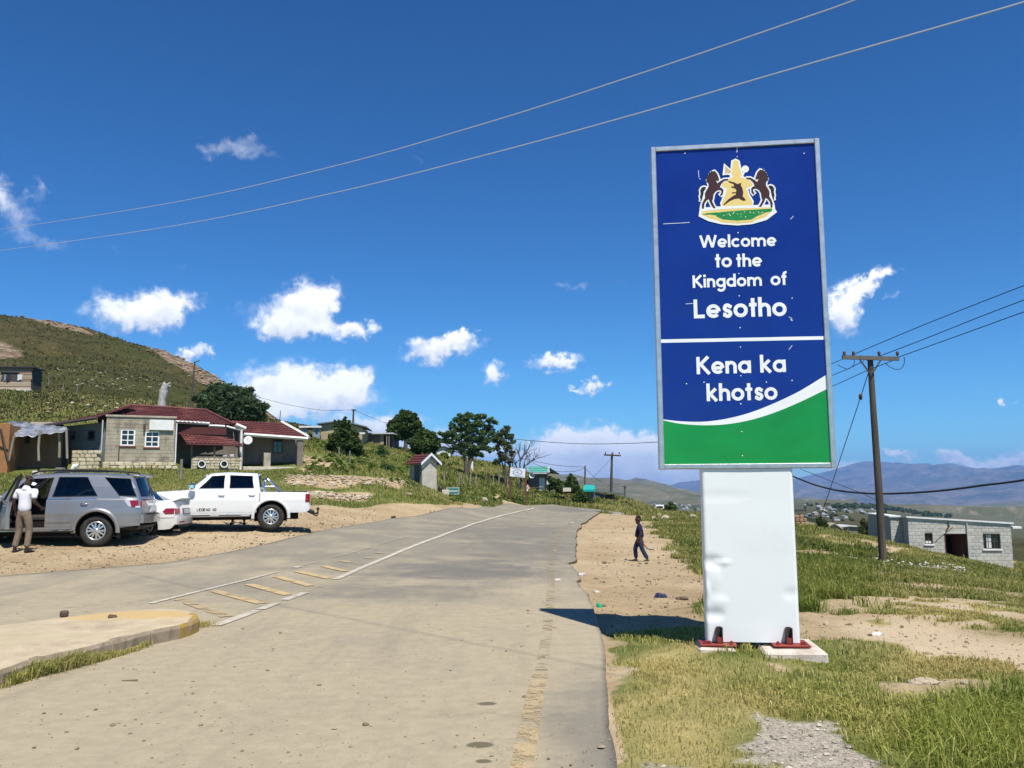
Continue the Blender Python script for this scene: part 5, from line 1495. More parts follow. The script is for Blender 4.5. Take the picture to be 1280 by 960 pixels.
# ---- houses on the crest behind
def simple_house(name, label, F, u0, u1, dep, z0, zl, zr, zp, wall, roof, ov=.35, parts=()):
 """walls, a low gable roof whose peak is at zp between eaves zl and zr"""
 t = F.thing(name, label, 'house')
 um = (u0 + u1) / 2
 B(t, 'wall', wall, u0, u1, 0, .15, z0, min(zl, zr) - .02); B(t, 'wall', wall, u0, u0 + .15, .15, dep, z0, min(zl, zr) - .02); B(t, 'wall', wall, u1 - .15, u1, .15, dep, z0, min(zl, zr) - .02); B(t, 'wall', wall, u0, u1, dep, dep + .15, z0, min(zl, zr) - .02)
 mb = MB()
 for (a, za, b, zb_) in ((u0 - ov, zl, um, zp), (um, zp, u1 + ov, zr)):
  mb.add([(a, -ov, za), (b, -ov, zb_), (b, dep + ov, zb_), (a, dep + ov, za), (a, -ov, za + .1), (b, -ov, zb_ + .1), (b, dep + ov, zb_ + .1), (a, dep + ov, za + .1)], [(0, 3, 2, 1), (4, 5, 6, 7), (0, 1, 5, 4), (1, 2, 6, 5), (2, 3, 7, 6), (3, 0, 4, 7)])
 mb.build('roof', roof, t)
 mb = MB(); mb.prism([(u0, min(zl, zr) - .02), (u1, min(zl, zr) - .02), (u1, zr - .01), (um, zp - .01), (u0, zl - .01)], 'y', .01, .14); mb.build('gable', wall, t)
 return t
FB = Frame(at(402, 557, 74), radians(4)); FB.O.z = h1(FB.O.x, FB.O.y) - .1
OCHRE = mat('ochre_wall', (0.40, 0.32, 0.19), .9, col2=(0.33, 0.26, 0.16), scale=2)
TIN = mat('blue_grey_tin', (0.20, 0.26, 0.31), .5, .2, col2=(0.26, 0.31, 0.35), scale=3, stretch=(6, 1, .3))
TIND = mat('dark_grey_tin', (0.12, 0.13, 0.135), .5, .2, col2=(0.17, 0.18, 0.18), scale=3)
t = simple_house('crest_house', 'grey roofed house with ochre wall high on the bank behind the upright dark bush', FB, FB.u(400), FB.u(452), 5, -1, FB.z(380, 531), FB.z(455, 534.5), FB.z(408, 527), OCHRE, TIND)
B(t, 'white_fascia', FASC, FB.u(374, 535, -.6), FB.u(402, 535, -.6), -.7, -.62, FB.z(388, 534.6, -.6), FB.z(388, 532.4, -.6))
B(t, 'lean_to_roof', TIND, FB.u(376, 535, -.5), FB.u(400, 535, -.5), -.61, 3, FB.z(388, 533.9, -.6), FB.z(388, 532.9, -.6))
B(t, 'lean_to_panel', TIN, FB.u(390.5), FB.u(400), -.5, -.42, -1, FB.z(395, 535, -.5)); B(t, 'lean_to_panel', TIN, FB.u(377), FB.u(384), -.5, -.42, -1, FB.z(380, 535, -.5))
B(t, 'door', mat('raw_wood_door', (.42, .25, .11), .8), FB.u(384.3), FB.u(388.8), -.3, -.22, -1, FB.z(386, 546, -.3))
B(t, 'window', GLASS, FB.u(394.2), FB.u(397.3), -.54, -.505, FB.z(395, 541.5, -.5), FB.z(395, 536.3, -.5))
B(t, 'window', GLASS, FB.u(440, 540), FB.u(446, 540), -.04, -.003, FB.z(443, 548), FB.z(443, 541))
B(t, 'gutter', WHITEP, FB.u(448), FB.u(456), -.5, -.3, FB.z(452, 543), FB.z(452, 541))
FB2 = Frame(at(456, 556, 80), radians(-3)); FB2.O.z = h1(FB2.O.x, FB2.O.y) - .1
t = FB2.thing('crest_shed', 'low dark shed with pale flat roof edge on the skyline left of the round tree', 'shed')
ua, ub = FB2.u(458), FB2.u(488); zz = FB2.z(470, 543)
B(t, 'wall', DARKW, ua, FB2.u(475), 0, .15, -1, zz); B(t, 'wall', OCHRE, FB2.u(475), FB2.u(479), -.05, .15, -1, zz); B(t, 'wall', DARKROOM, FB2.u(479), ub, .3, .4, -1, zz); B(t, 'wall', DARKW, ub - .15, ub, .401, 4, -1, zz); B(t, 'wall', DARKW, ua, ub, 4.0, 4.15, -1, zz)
mb = MB(); mb.box(ua - .3, ub + .3, -.4, 4.4, zz + .01, zz + .13); mb.build('roof', mat('pale_tin', (.5, .5, .5), .5), t)
B(t, 'post', WOODP, FB2.u(486), FB2.u(487), -.3, -.2, -1, zz); B(t, 'post', WOODP, FB2.u(483), FB2.u(484), -.3, -.2, -1, zz)
FB3 = Frame(at(478, 556, 96), 0)
# pale ruin between the trees
FB4 = Frame(at(549, 570, 88), 0); FB4.O.z = h1(FB4.O.x, FB4.O.y) - .2
t = simple_house('pale_hut', 'pale little hut half hidden between the round tree and the feathery tree', FB4, FB4.u(546), FB4.u(563), 3, -1, FB4.z(546, 562), FB4.z(563, 562), FB4.z(554, 558.5), WHITEP, TIND, .2)
# green roofed house
FG = Frame(at(663, 608, 82), radians(-14)); FG.O.z = h1(FG.O.x, FG.O.y) - .2
TEAL = mat('teal_roof_sheet', (0.085, 0.33, 0.25), .5, .1, col2=(0.12, 0.37, 0.29), scale=3, stretch=(5, 1, 1))
t = FG.thing('green_roof_house', 'small house with a teal green roof and white dish behind the white billboard', 'house')
u0, u1 = FG.u(660.5), FG.u(686); ez = FG.z(675, 592)
mb = tiled((FG.p(663, 590.5, -.6), FG.p(686, 591, -.6), FG.p(684.5, 583, 2.2), FG.p(659, 583.5, 2.2)), 3, .02, .3); mb.build('roof', TEAL, t, fix=False)
mb = tiled((Vector((FG.p(686, 591, -.6).x, 5, ez)), Vector((FG.p(663, 590, -.6).x, 5, ez)), FG.p(659, 583.5, 2.2), FG.p(684.5, 583, 2.2)), 3, .02, .3); mb.build('roof', TEAL, t, fix=False)
B(t, 'wall', DARKW, u0, u1, 0, .15, -1, ez); B(t, 'wall', OCHRE, u0, u0 + .15, .15, 4.4, -1, ez); B(t, 'wall', OCHRE, u1 - .15, u1, .15, 4.4, -1, ez); B(t, 'wall', DARKW, u0, u1, 4.4, 4.55, -1, ez)
B(t, 'white_wall_patch', WHITEP, FG.u(674), FG.u(681), -.03, -.002, -.6, FG.z(678, 597.5)); B(t, 'white_wall_patch', WHITEP, FG.u(683.5), FG.u(686), -.03, -.002, -.6, FG.z(684, 597.5))
B(t, 'fascia', mat('pale_tin', (.5, .5, .5), .5), FG.u(666, 590, -.62), FG.u(686, 590, -.62), -.68, -.62, ez - .04, ez + .08)
B(t, 'gable_end', WHITEP, FG.u(684.6, 590, -.7), FG.u(687.2, 590, -.7), -.75, -.69, FG.z(686, 590.5, -.7), FG.z(686, 582.5, -.7))
mb = MB(); mb.lathe([(.0001, .08), (.12, .07), (.25, .03), (.28, 0), (.25, .016), (.0001, .065)], 16, 'y'); o = mb.build('satellite_dish', WHITEP, t); o.location = FG.p(665, 594.5, -.4); o.rotation_euler = (radians(-15), 0, radians(20))
# teal kiosk and the grey tin shed beyond the bend
FK = Frame(at(728, 628, 80), radians(-8)); FK.O.z = h1(FK.O.x, FK.O.y) - .4
t = FK.thing('kiosk', 'small kiosk with a bright teal roof beyond the bend in the road', 'kiosk')
TEAL2 = mat('bright_teal_paint', (0.02, 0.36, 0.31), .5, .0)
B(t, 'wall', GREYW, FK.u(730), FK.u(742), 0, 2, -1, FK.z(736, 613.2)); mb = MB(); mb.add([FK.p(728.5, 613.4, -.3), FK.p(744, 613, -.3), FK.p(743, 607.5, 1.8), FK.p(730.5, 607.5, 1.8)], [(0, 1, 2, 3)]); o = mb.build('roof', TEAL2, t); o.modifiers.new('thick', 'SOLIDIFY').thickness = .1
B(t, 'fascia', TEAL2, FK.u(728.5, 613, -.35), FK.u(744, 613, -.35), -.4, -.31, FK.z(736, 614.5, -.3), FK.z(736, 612.6, -.3))
FK2 = Frame(at(742, 630, 86), radians(-20)); FK2.O.z = h1(FK2.O.x, FK2.O.y) - .6
t = FK2.thing('tin_shed', 'grey corrugated tin shed with sloping roof and dark open end beyond the bend', 'shed')
sl = FK2.z(735, 613.5), FK2.z(763, 617.5)
ua, ub = FK2.u(735, 620), FK2.u(757, 620)
mb = MB()
nx = 40
V = []
for i in range(nx + 1):
 u = ua + (ub - ua) * i / nx; y = .05 * (1 if i % 2 else -1)
 V += [(u, y, -2), (u, y, sl[0] + (sl[1] - sl[0]) * (i / nx) * .8 - .12)]
mb.add(V, [(2 * i, 2 * i + 2, 2 * i + 3, 2 * i + 1) for i in range(nx)]); mb.build('corrugated_wall', TIN, t)
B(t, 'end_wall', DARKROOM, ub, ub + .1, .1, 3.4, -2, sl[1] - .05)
mb = MB(); mb.add([(ua - .3, -.4, sl[0]), (ub + 1.0, -.4, sl[1]), (ub + 1.0, 4, sl[1] - .1), (ua - .3, 4, sl[0] - .1)], [(0, 1, 2, 3)]); o = mb.build('roof', TIND, t); o.modifiers.new('thick', 'SOLIDIFY').thickness = .12
B(t, 'corner_post', FR, ub + .7, ub + .85, -.2, -.05, -2, sl[1] - .05)
B(t, 'white_panel', WHITEP, FK2.u(742), FK2.u(747), -.1, -.07, FK2.z(745, 626), FK2.z(745, 619))
FK3 = Frame(at(772, 629, 110), 0); FK3.O.z = h1(FK3.O.x, FK3.O.y) - .2
t = simple_house('white_hut', 'tiny white hut by the road beyond the tall T shaped pole', FK3, FK3.u(769.5), FK3.u(776), 2.4, -2, FK3.z(769, 625), FK3.z(776, 625.5), FK3.z(772, 623.5), WHITEP, TIND, .15)
# stone ruin, mound roofs and the far small roofs right of the sign
FQ = Frame(at(993, 657, 68), radians(10)); FQ.O.z = h1(FQ.O.x, FQ.O.y) - .3
t = FQ.thing('stone_ruin', 'roofless ruin of rusty stone with a dark sheet on top beside the welcome sign', 'ruin')
RST = block_material('rusty_stone', (0.30, 0.145, 0.075), (0.40, 0.28, 0.18))
core = B(t, 'wall_core', MUD, FQ.u(985), FQ.u(1003), .1, .5, -2, FQ.z(995, 643)); rm = MB().box(-.5, .5, -.5, .5, -.5, .5, .14).mesh('stone', RST)
z = FQ.z(995, 659)
while z < FQ.z(995, 644):
 a = FQ.u(985)
 while a < FQ.u(1002):
  w = random.uniform(.3, .5); o = link('stone', rm, core); o.location = (a + w / 2, .08, z); o.scale = (w - .04, .3, .26); o.rotation_euler = (0, random.uniform(-.15, .15), 0); a += w
 z += .28
mb = MB(); mb.box(FQ.u(984), FQ.u(1005), -.1, 1.4, FQ.z(995, 640), FQ.z(995, 638)); o = mb.build('roof_sheet', ROOFD, t); o.rotation_euler = (0, radians(-5), 0)
FQ2 = Frame(at(1016, 657, 84), 0); FQ2.O.z = h1(FQ2.O.x, FQ2.O.y) - .6
t = simple_house('clay_house', 'crumbling clay walled house with broken slope roof beside the stone ruin', FQ2, FQ2.u(1004), FQ2.u(1022), 3, -2, FQ2.z(1004, 645), FQ2.z(1022, 650), FQ2.z(1011, 648), OCHRE, TIND, .2)
FQ3 = Frame(at(1040, 662, 75), 0); FQ3.O.z = h1(FQ3.O.x, FQ3.O.y) - 1.6
THATCH = mat('pale_earth_roof', (0.40, 0.34, 0.25), .95, col2=(0.33, 0.28, 0.21), scale=4)
t = simple_house('low_gable_hut', 'low hut below the grass edge showing only its pale gabled roof', FQ3, FQ3.u(1031), FQ3.u(1047), 2.5, -2, FQ3.z(1030, 660), FQ3.z(1048, 662), FQ3.z(1039, 655), OCHRE, THATCH, .2)
FQ4 = Frame(at(1058, 662, 82), 0); FQ4.O.z = h1(FQ4.O.x, FQ4.O.y) - 1.6
t = simple_house('low_tin_hut', 'low hut with a long flat pale tin roof just below the grass edge', FQ4, FQ4.u(1048), FQ4.u(1069), 2.5, -2, FQ4.z(1047, 659.5), FQ4.z(1070, 659), FQ4.z(1058, 658), DARKW, mat('pale_tin', (.5, .5, .5), .5), .2)
# ------------------------------------------------------------------ poles, wires, signs, posts
POLE = mat('creosoted_pole', (0.060, 0.046, 0.036), .85, col2=(0.105, 0.083, 0.064), scale=5, stretch=(1, 1, .12), bump=.3, bscale=12)
POLEG = mat('weathered_grey_pole', (0.10, 0.09, 0.08), .85, col2=(0.15, 0.135, 0.115), scale=5, stretch=(1, 1, .12))
INS = mat('brown_insulator', (0.10, 0.05, 0.03), .3)
WIRE = mat('aluminium_wire', (0.55, 0.55, 0.56), .5, .2)
WIRED = mat('black_cable', (0.022, 0.022, 0.026), .6)
def pole(name, label, pxt, pyt, pxb, pyb, Y, r0=.11, r1=.085, m=POLE, group=None, ground_z=True):
 b = at(pxb, pyb, Y); a = at(pxt, pyt, Y)
 if ground_z: b.z = h1(b.x, b.y)
 t = thing(name, label, 'pole', b, 0, group)
 d = a - b
 mb = MB(); mb.tube([Vector((0, 0, -.5)), d * .35 + Vector((.015, 0, 0)), d * .7, d], [r0 * 1.06, r0, (r0 + r1) / 2, r1], 12); mb.build('post', m, t)
 return t, d
t, d = pole('utility_pole', 'tall dark wooden power pole with long cross arm before the grey block house', 1087.5, 446, 1104, 706, 30, .125, .095)
k = 30 / FPX
ca = at(1053, 446.5, 29.85) - t.location; cb = at(1123.5, 448.5, 29.85) - t.location
mb = MB()
ax = (cb - ca).normalized(); up = Vector((0, 0, 1)); fw = Vector((0, 1, 0))
V = []
for p in (ca, cb):
 for (s1, s2) in ((-.05, -.07), (.05, -.07), (.05, .07), (-.05, .07)): V.append(p + fw * s1 + up * s2)
mb.add(V, [(0, 1, 2, 3), (4, 7, 6, 5), (0, 4, 5, 1), (1, 5, 6, 2), (2, 6, 7, 3), (3, 7, 4, 0)])
mb.build('cross_arm', POLEG, t)
mb = MB(); mb.box(-.02, .02, -.025, .025, 0, (at(1076, 450, 29.8) - at(1087, 466, 29.8)).length)
for (x0, x1) in ((1075, 1087), (1101, 1091)):
 a = at(x0, 450, 29.82) - t.location; b = at(x1, 466, 29.82) - t.location
 mb = MB(); mb.tube([a, b], .028, 6); mb.build('brace', POLE, t)
def insul(p, r=.06):
 mb = MB(); mb.lathe([(.0001, .16), (r * .6, .16), (r, .12), (r * .7, .09), (r, .06), (r * .7, .02), (.018, 0), (.018, -.06)], 10)
 o = mb.build('insulator', INS, t); o.location = p
for px in (1055.5, 1067, 1099, 1122): insul(at(px, 446.5, 29.85) - t.location + Vector((0, 0, .05)))
mb = MB(); mb.box(-.13, .13, -.1, .1, -.12, .02, .02); o = mb.build('pole_cap_bracket', POLE, t); o.location = d
RIGHT_POLE = t
def wire(label, P0, P1, pts, r, m=WIRED, group=None, name='wire', cat='wire'):
 """a wire hanging in the vertical plane through P0 and P1 (plan), its height read from the photograph"""
 P0, P1 = Vector(P0), Vector(P1); dr_ = (P1 - P0); nn = Vector((-dr_.y, dr_.x))
 Q = []
 for px, py in pts:
  d = ray(px, py)
  den = d.x * nn.x + d.y * nn.y
  s_ = (P0.x * nn.x + P0.y * nn.y) / den
  Q.append(Vector((d.x * s_, d.y * s_, CAMZ + d.z * s_)))
 # smooth the hang with a spline through the read points
 S = []
 for i in range(len(Q) - 1):
  a, b, c, e = Q[max(i - 1, 0)], Q[i], Q[i + 1], Q[min(i + 2, len(Q) - 1)]
  for j in range(8):
   u = j / 8
   S.append(.5 * ((2 * b) + (c - a) * u + (2 * a - 5 * b + 4 * c - e) * u * u + (3 * b - a - 3 * c + e) * u ** 3))
 S.append(Q[-1])
 o0 = S[0]
 mb = MB(); mb.tube([s - o0 for s in S], r, 6); o = mb.build(name, m); o.location = o0
 return tag(o, label, cat, group)
# the two telephone lines overhead
LG = 'overhead lines across the sky'
P0, P1 = (-1.9, 9.3), (2.15, 5.1)
wire('upper of the two pale lines crossing the whole sky above the road', P0, P1, [(-140, 304), (0, 286.5), (200, 256), (400, 212), (600, 156), (800, 92), (1000, 24), (1068, 0), (1300, -88), (1500, -170)], .0045, WIRE, LG)
wire('lower of the two pale lines crossing the whole sky above the road', P0, P1, [(-140, 330), (0, 313), (200, 285), (400, 245), (600, 195.5), (800, 141), (1000, 83), (1280, 2.5), (1500, -66)], .0045, WIRE, LG)
# lines at the right hand pole
T = RIGHT_POLE.location
G2 = 'power lines at the cross arm pole'
plan = lambda px, Y: (at(px, 450, Y).x, Y)
for i, (nm, pts) in enumerate([('top', [(1067, 443), (1120, 420.5), (1180, 396), (1280, 357), (1400, 312)]), ('middle', [(1100, 445), (1160, 422), (1220, 398), (1280, 375), (1400, 330)]), ('lowest', [(1123, 446.5), (1180, 426), (1230, 408), (1280, 390), (1400, 350)])]):
 wire('%s of the three thin lines from the cross arm pole out of the picture right' % nm, plan(1055 + 30 * i, 29.8), plan(1400, 22), pts, .014, WIRED, G2)
for i, (nm, pts) in enumerate([('top', [(1055, 448), (1046, 452), (1036, 456), (1000, 470)]), ('middle', [(1080, 451), (1060, 461), (1036, 471), (1000, 486)]), ('lowest', [(1115, 451), (1080, 465), (1040, 483), (1000, 500)])]):
 wire('%s of the three thin lines from the cross arm pole left behind the sign' % nm, plan(1080, 30), plan(940, 60), pts, .014, WIRED, G2)
wire('slack jumper loop hanging under the right end of the cross arm', plan(1130, 29.9), plan(1090, 29.9), [(1130, 446), (1130.5, 453), (1127, 460), (1121, 462), (1113, 459), (1106, 454)], .012, WIRED)
wire('slack jumper loop hanging under the left end of the cross arm', plan(1130, 29.9), plan(1040, 29.9), [(1047, 456), (1055, 460), (1061, 461), (1067, 456), (1068, 450)], .012, WIRED)
wire('thick black cable sagging low in front of the mountains past the dark power pole', plan(990, 34), plan(1290, 26), [(985, 593), (995, 597), (1020, 606.5), (1050, 613.5), (1090, 617), (1130, 616.5), (1180, 613), (1230, 606.5), (1280, 600), (1400, 578)], .034, WIRED, name='cable', cat='cable')
wire('thin dark line slanting down behind the dark power pole', plan(990, 60), plan(1100, 60), [(1000, 586), (1040, 602), (1080, 618), (1110, 632)], .018, WIRED)
g0 = at(1021, 664, 36)
wire('steep guy wire from the top of the dark power pole down to the grass', (at(1086, 466, 30).x, 30), (g0.x, 36), [(1085.5, 466), (1068, 520), (1050, 574), (1034, 622), (1017, 668)], .014, WIRED, name='guy_wire')
gi = MB(); gi.lathe([(.0001, .12), (.05, .1), (.07, .03), (.07, -.03), (.05, -.1), (.0001, -.12)], 10);
p = at(1075.7, 496, 31); o = gi.build('guy_insulator', INS); o.location = p; tag(o, 'dark insulator on the steep guy wire of the cross arm pole', 'insulator')
# far poles
t, d = pole('utility_pole', 'tall T shaped power pole at the bend beyond the tin shed', 765, 567, 763.5, 630, 100, .16, .12)
a = at(755, 568.5, 99.8) - t.location; b = at(776, 569.5, 99.8) - t.location
mb = MB(); mb.tube([a, b], .09, 6); mb.build('cross_arm', POLE, t)
for x in (757, 766, 774):
 mb = MB(); mb.lathe([(.0001, .3), (.07, .25), (.07, .1), (.03, 0)], 8); o = mb.build('insulator', INS, t); o.location = at(x, 568, 99.8) - t.location
t, d = pole('telephone_pole', 'slim pole without cross arm left of the T shaped pole', 731.5, 582, 731, 626, 84, .10, .075, POLEG)
t, d = pole('telephone_pole', 'short far pole with a stub arm right of the T shaped pole', 781, 606, 781, 632, 130, .15, .12, POLEG)
mb = MB(); mb.tube([at(777.5, 608, 129.8) - t.location, at(784.5, 608, 129.8) - t.location], .09, 6); mb.build('cross_arm', POLEG, t)
t, d = pole('telephone_pole', 'short dark pole on the roofline of the crest house', 442, 511.5, 440.5, 556, 80, .10, .075)
mb = MB(); mb.tube([at(439.5, 512.5, 79.9) - t.location, at(445, 512.5, 79.9) - t.location], .06, 6); mb.build('cap_bracket', POLE, t)
t, d = pole('telephone_pole', 'slim leaning pole on the hillside behind the red roof', 243.5, 452, 238.5, 512, 84, .10, .07, POLE)
mb = MB(); mb.tube([Vector(d) + Vector((-.1, 0, -.1)), Vector(d) + Vector((.5, 0, .1))], .05, 6); mb.build('bracket', POLE, t)
t, d = pole('telephone_pole', 'thin mast with a hooked top behind the right wing roof', 350.5, 513, 349, 545, 75, .045, .035, POLEG)
wire('line from the hillside pole dipping to the pole on the crest house', plan(243, 84), plan(441, 80), [(244, 455), (270, 472), (300, 488), (340, 501), (380, 509.5), (410, 513), (442, 512)], .016, WIRED)
wire('line running down right from the crest house pole into the trees', plan(441, 80), plan(640, 90), [(442, 512), (460, 520), (480, 528), (500, 535), (540, 546)], .016, WIRED)
wire('dark line crossing from the bare tree to behind the welcome sign', plan(640, 76), plan(830, 60), [(600, 543), (650, 549.5), (700, 553.5), (740, 555), (790, 554), (822, 552.5), (850, 550)], .022, WIRED)
wire('upper of the two lines sagging from the bare tree to the slim pole', plan(650, 74), plan(731, 84), [(650, 572), (680, 579), (705, 582.5), (731, 584)], .018, WIRED)
wire('lower of the two lines sagging from the bare tree to the slim pole', plan(650, 74), plan(731, 84), [(660, 576), (690, 588), (710, 589.5), (722, 588.5), (731, 585)], .018, WIRED)
wire('line falling from the slim pole towards the white hut', plan(731, 84), plan(790, 110), [(732, 586), (745, 598), (757, 605), (775, 612)], .018, WIRED)
wire('guy line slanting from the top of the T shaped pole', plan(763, 100), plan(735, 92), [(764, 573), (755, 583), (745, 593), (738, 600)], .016, WIRED)

# ---- signs on the bank
SGREEN = mat('road_sign_green', (0.015, 0.15, 0.115), .5)
SWHITE = mat('sign_white', (0.70, 0.70, 0.68), .5)
F = Frame(ground(566, 622), radians(2))
t = F.thing('road_name_sign', 'small green road sign with a white border low in the grass right of the outhouse', 'road sign')
u0, u1, z0, z1 = F.u(558), F.u(574.3), F.z(566, 618.3), F.z(566, 609.2)
B(t, 'board', SGREEN, u0, u1, 0, .03, z0, z1, b=.008)
bw = .028
mb = MB(); mb.box(u0 + .02, u1 - .02, -.006, -.001, z0 + .02, z0 + .02 + bw); mb.box(u0 + .02, u1 - .02, -.006, -.001, z1 - .02 - bw, z1 - .02); mb.box(u0 + .02, u0 + .02 + bw, -.006, -.001, z0 + .02 + bw, z1 - .02 - bw); mb.box(u1 - .02 - bw, u1 - .02, -.006, -.001, z0 + .02 + bw, z1 - .02 - bw); mb.build('border', SWHITE, t)
for k in range(8):
 a = u0 + .09 + k * (u1 - u0 - .18) / 8; w = (u1 - u0 - .18) / 8 - .02; zc = (z0 + z1) / 2
 mb = MB()
 if k % 3 == 0: mb.box(a, a + w * .3, -.006, -.001, zc - .06, zc + .06); mb.box(a + w * .7, a + w, -.006, -.001, zc - .06, zc + .06); mb.box(a + w * .3, a + w * .7, -.006, -.001, zc - .02, zc + .02)
 elif k % 3 == 1: mb.box(a, a + w * .3, -.006, -.001, zc - .06, zc + .06); mb.box(a + w * .3, a + w, -.006, -.001, zc + .03, zc + .06); mb.box(a + w * .3, a + w, -.006, -.001, zc - .06, zc - .03)
 else: mb.box(a + w * .35, a + w * .65, -.006, -.001, zc - .06, zc + .06); mb.box(a, a + w * .35, -.006, -.001, zc - .06, zc + .01); mb.box(a + w * .65, a + w, -.006, -.001, zc - .06, zc + .01)
 mb.build('letter', SWHITE, t)
for u in (u0 + .1, u1 - .13): B(t, 'post', FR, u, u + .05, .031, .08, -.4, z1 - .05)
F = Frame(at(646, 606, 70), radians(-8)); F.O.z = h1(F.O.x, F.O.y)
t = F.thing('billboard', 'white billboard with a pale blue emblem on rusty posts left of the green roofed house', 'billboard')
P = [F.p(637, 595.3), F.p(656, 597.2), F.p(657, 586), F.p(638, 584)]
mb = MB(); mb.add(P + [p + Vector((0, .06, 0)) for p in P], [(0, 1, 2, 3), (4, 7, 6, 5), (0, 4, 5, 1), (1, 5, 6, 2), (2, 6, 7, 3), (3, 7, 4, 0)]); mb.build('board', SWHITE, t)
LB = mat('pale_blue_print', (0.30, 0.38, 0.55), .6)
c = sum((p for p in P), Vector()) / 4
mb = MB(); mb.add([(c.x + .42 * cos(a * pi / 8) * (.7 if i == 0 else 1), -.004, c.z + .27 * sin(a * pi / 8) * (.7 if i == 0 else 1)) for i in (0, 1) for a in range(16)], [(a, (a + 1) % 16, 16 + (a + 1) % 16, 16 + a) for a in range(16)]); mb.build('emblem_ring', LB, t)
for k, (dx, dz, w) in enumerate([(-.05, .02, .3), (.05, -.06, .22), (0, .08, .16), (-.1, .36, .7), (.05, -.33, .8)]):
 B(t, 'print_line', LB, c.x + dx - w / 2, c.x + dx + w / 2, -.006, -.002, c.z + dz - .025 - k * .001, c.z + dz + .025)
RUST = mat('rusty_brown_post', (0.12, 0.05, 0.035), .8)
for px, y in ((637.5, 585), (657, 584)):
 u = F.u(px); B(t, 'post', RUST, u - .06, u + .06, .061, .17, -.6, F.z(px, y))
t2 = F
F = Frame(ground(659.5, 623), 0)
t = F.thing('warning_sign', 'red and white triangular warning sign on a thin post at the bend', 'road sign')
A = [F.p(656, 611.3), F.p(663.3, 611.3), F.p(659.6, 604.5)]; c = sum(A, Vector()) / 3
mb = MB(); mb.prism([(p.x, p.z) for p in A], 'y', 0, .02); mb.build('red_triangle', mat('sign_red', (.45, .02, .02), .5), t)
mb = MB(); mb.prism([((p - c).x * .72 + c.x, (p - c).z * .72 + c.z) for p in A], 'y', -.006, -.002); mb.build('white_triangle', SWHITE, t)
mb = MB(); mb.box(c.x - .07, c.x - .03, -.01, -.007, c.z - .08, c.z + .02); mb.box(c.x + .03, c.x + .07, -.01, -.007, c.z - .08, c.z + .06); mb.box(c.x - .03, c.x + .03, -.01, -.007, c.z - .02, c.z + .03); mb.build('symbol', FR, t)
B(t, 'supplementary_plate', SWHITE, c.x - .13, c.x + .04, 0, .02, F.z(659, 614), F.z(659, 611.6)); B(t, 'post', RUST, c.x - .03, c.x + .03, .021, .08, -.4, c.z + .05)
F = Frame(at(748, 612, 76), 0)
F = Frame(at(708, 614, 74), radians(-5)); F.O.z = h1(F.O.x, F.O.y)
t = F.thing('notice_board', 'small pale notice board in the bushes left of the slim pole', 'sign')
B(t, 'board', mat('pale_yellow_board', (.55, .5, .4), .7), F.u(703.5), F.u(713.5), 0, .05, F.z(708, 614.5), F.z(708, 609.7), b=.01); B(t, 'post', RUST, F.u(705), F.u(705) + .07, .051, .1, -.4, F.z(708, 610)); B(t, 'post', RUST, F.u(712), F.u(712) + .07, .051, .1, -.4, F.z(708, 610))
# ---- fence posts on the bank, each its own
FPW = mat('grey_fence_wood', (0.17, 0.145, 0.115), .9, col2=(0.26, 0.23, 0.19), scale=6, stretch=(1, 1, .2))
GP = 'fence posts on the green bank'
for i, (px, y0, y1, lean, lab) in enumerate([(554.5, 589, 600, 0, 'thin dark fence post nearest the outhouse on its right'), (573, 590, 606, .6, 'leaning grey fence post above the green road sign'), (579, 597, 607, 0, 'short stubby fence post just right of the green road sign'), (586, 592, 608, .9, 'pale fence post leaning right near the broken one'), (593, 594, 607, .7, 'crooked dark fence post below the feathery tree'),
  (611, 591, 608, 0, 'thick black fence post below the sparse tree'), (616.5, 594, 607, -.1, 'small thin post between the black and the pale post'), (623, 585, 609, .3, 'tall pale fence post below the sparse tree'), (634, 595, 609, 0, 'fence post just left of the white billboard'), (684, 596, 616, .1, 'dark post standing before the green roofed house')]):
 b = ground(px, y1 + 1); a = at(px + lean * 3, y0, b.y)
 mb = MB(); mb.tube([Vector((0, 0, -.3)), (a - b) * .5 + Vector((.02, 0, 0)), a - b], [.07, .065, .055], 7); o = mb.build('fence_post', FPW if i not in (5, 9) else POLE); o.location = b; tag(o, lab, 'fence post', GP)
b = ground(590, 588); mb = MB(); mb.box(-.12, .12, -.05, .05, -.3, at(590, 576.5, b.y).z - b.z, .02); o = mb.build('marker_post', SWHITE); o.location = b; tag(o, 'white marker post on the bank under the feathery tree', 'post')
for i, (px, y0, y1, lab) in enumerate([(60.5, 468, 480, 'thin hillside fence post nearest the plank shed'), (78, 479, 491, 'leaning hillside fence post in the middle of the row'), (95, 480, 493, 'right end thin fence post on the hillside')]):
 b = ground(px, y1); mb = MB(); mb.tube([Vector((0, 0, -.4)), Vector((.1 * i, 0, 1.25))], [.06, .05], 6); o = mb.build('fence_post', FPW); o.location = b; tag(o, lab, 'fence post', 'thin fence posts on the hillside')
for (px, y0, y1, Y, lab) in [(149, 559, 583, 40.5, 'thin dark rod standing in front of the left house window'), (227, 574, 598, 38, 'grey weathered post in the grass between the two big cars')]:
 b = ground(px - 1.5, y1 + 2); a = at(px, y0, b.y); mb = MB(); mb.tube([Vector((0, 0, -.2)), a - b], .03 if px < 200 else .075, 7); o = mb.build('standing_post', POLE if px < 200 else FPW); o.location = b; tag(o, lab, 'post')
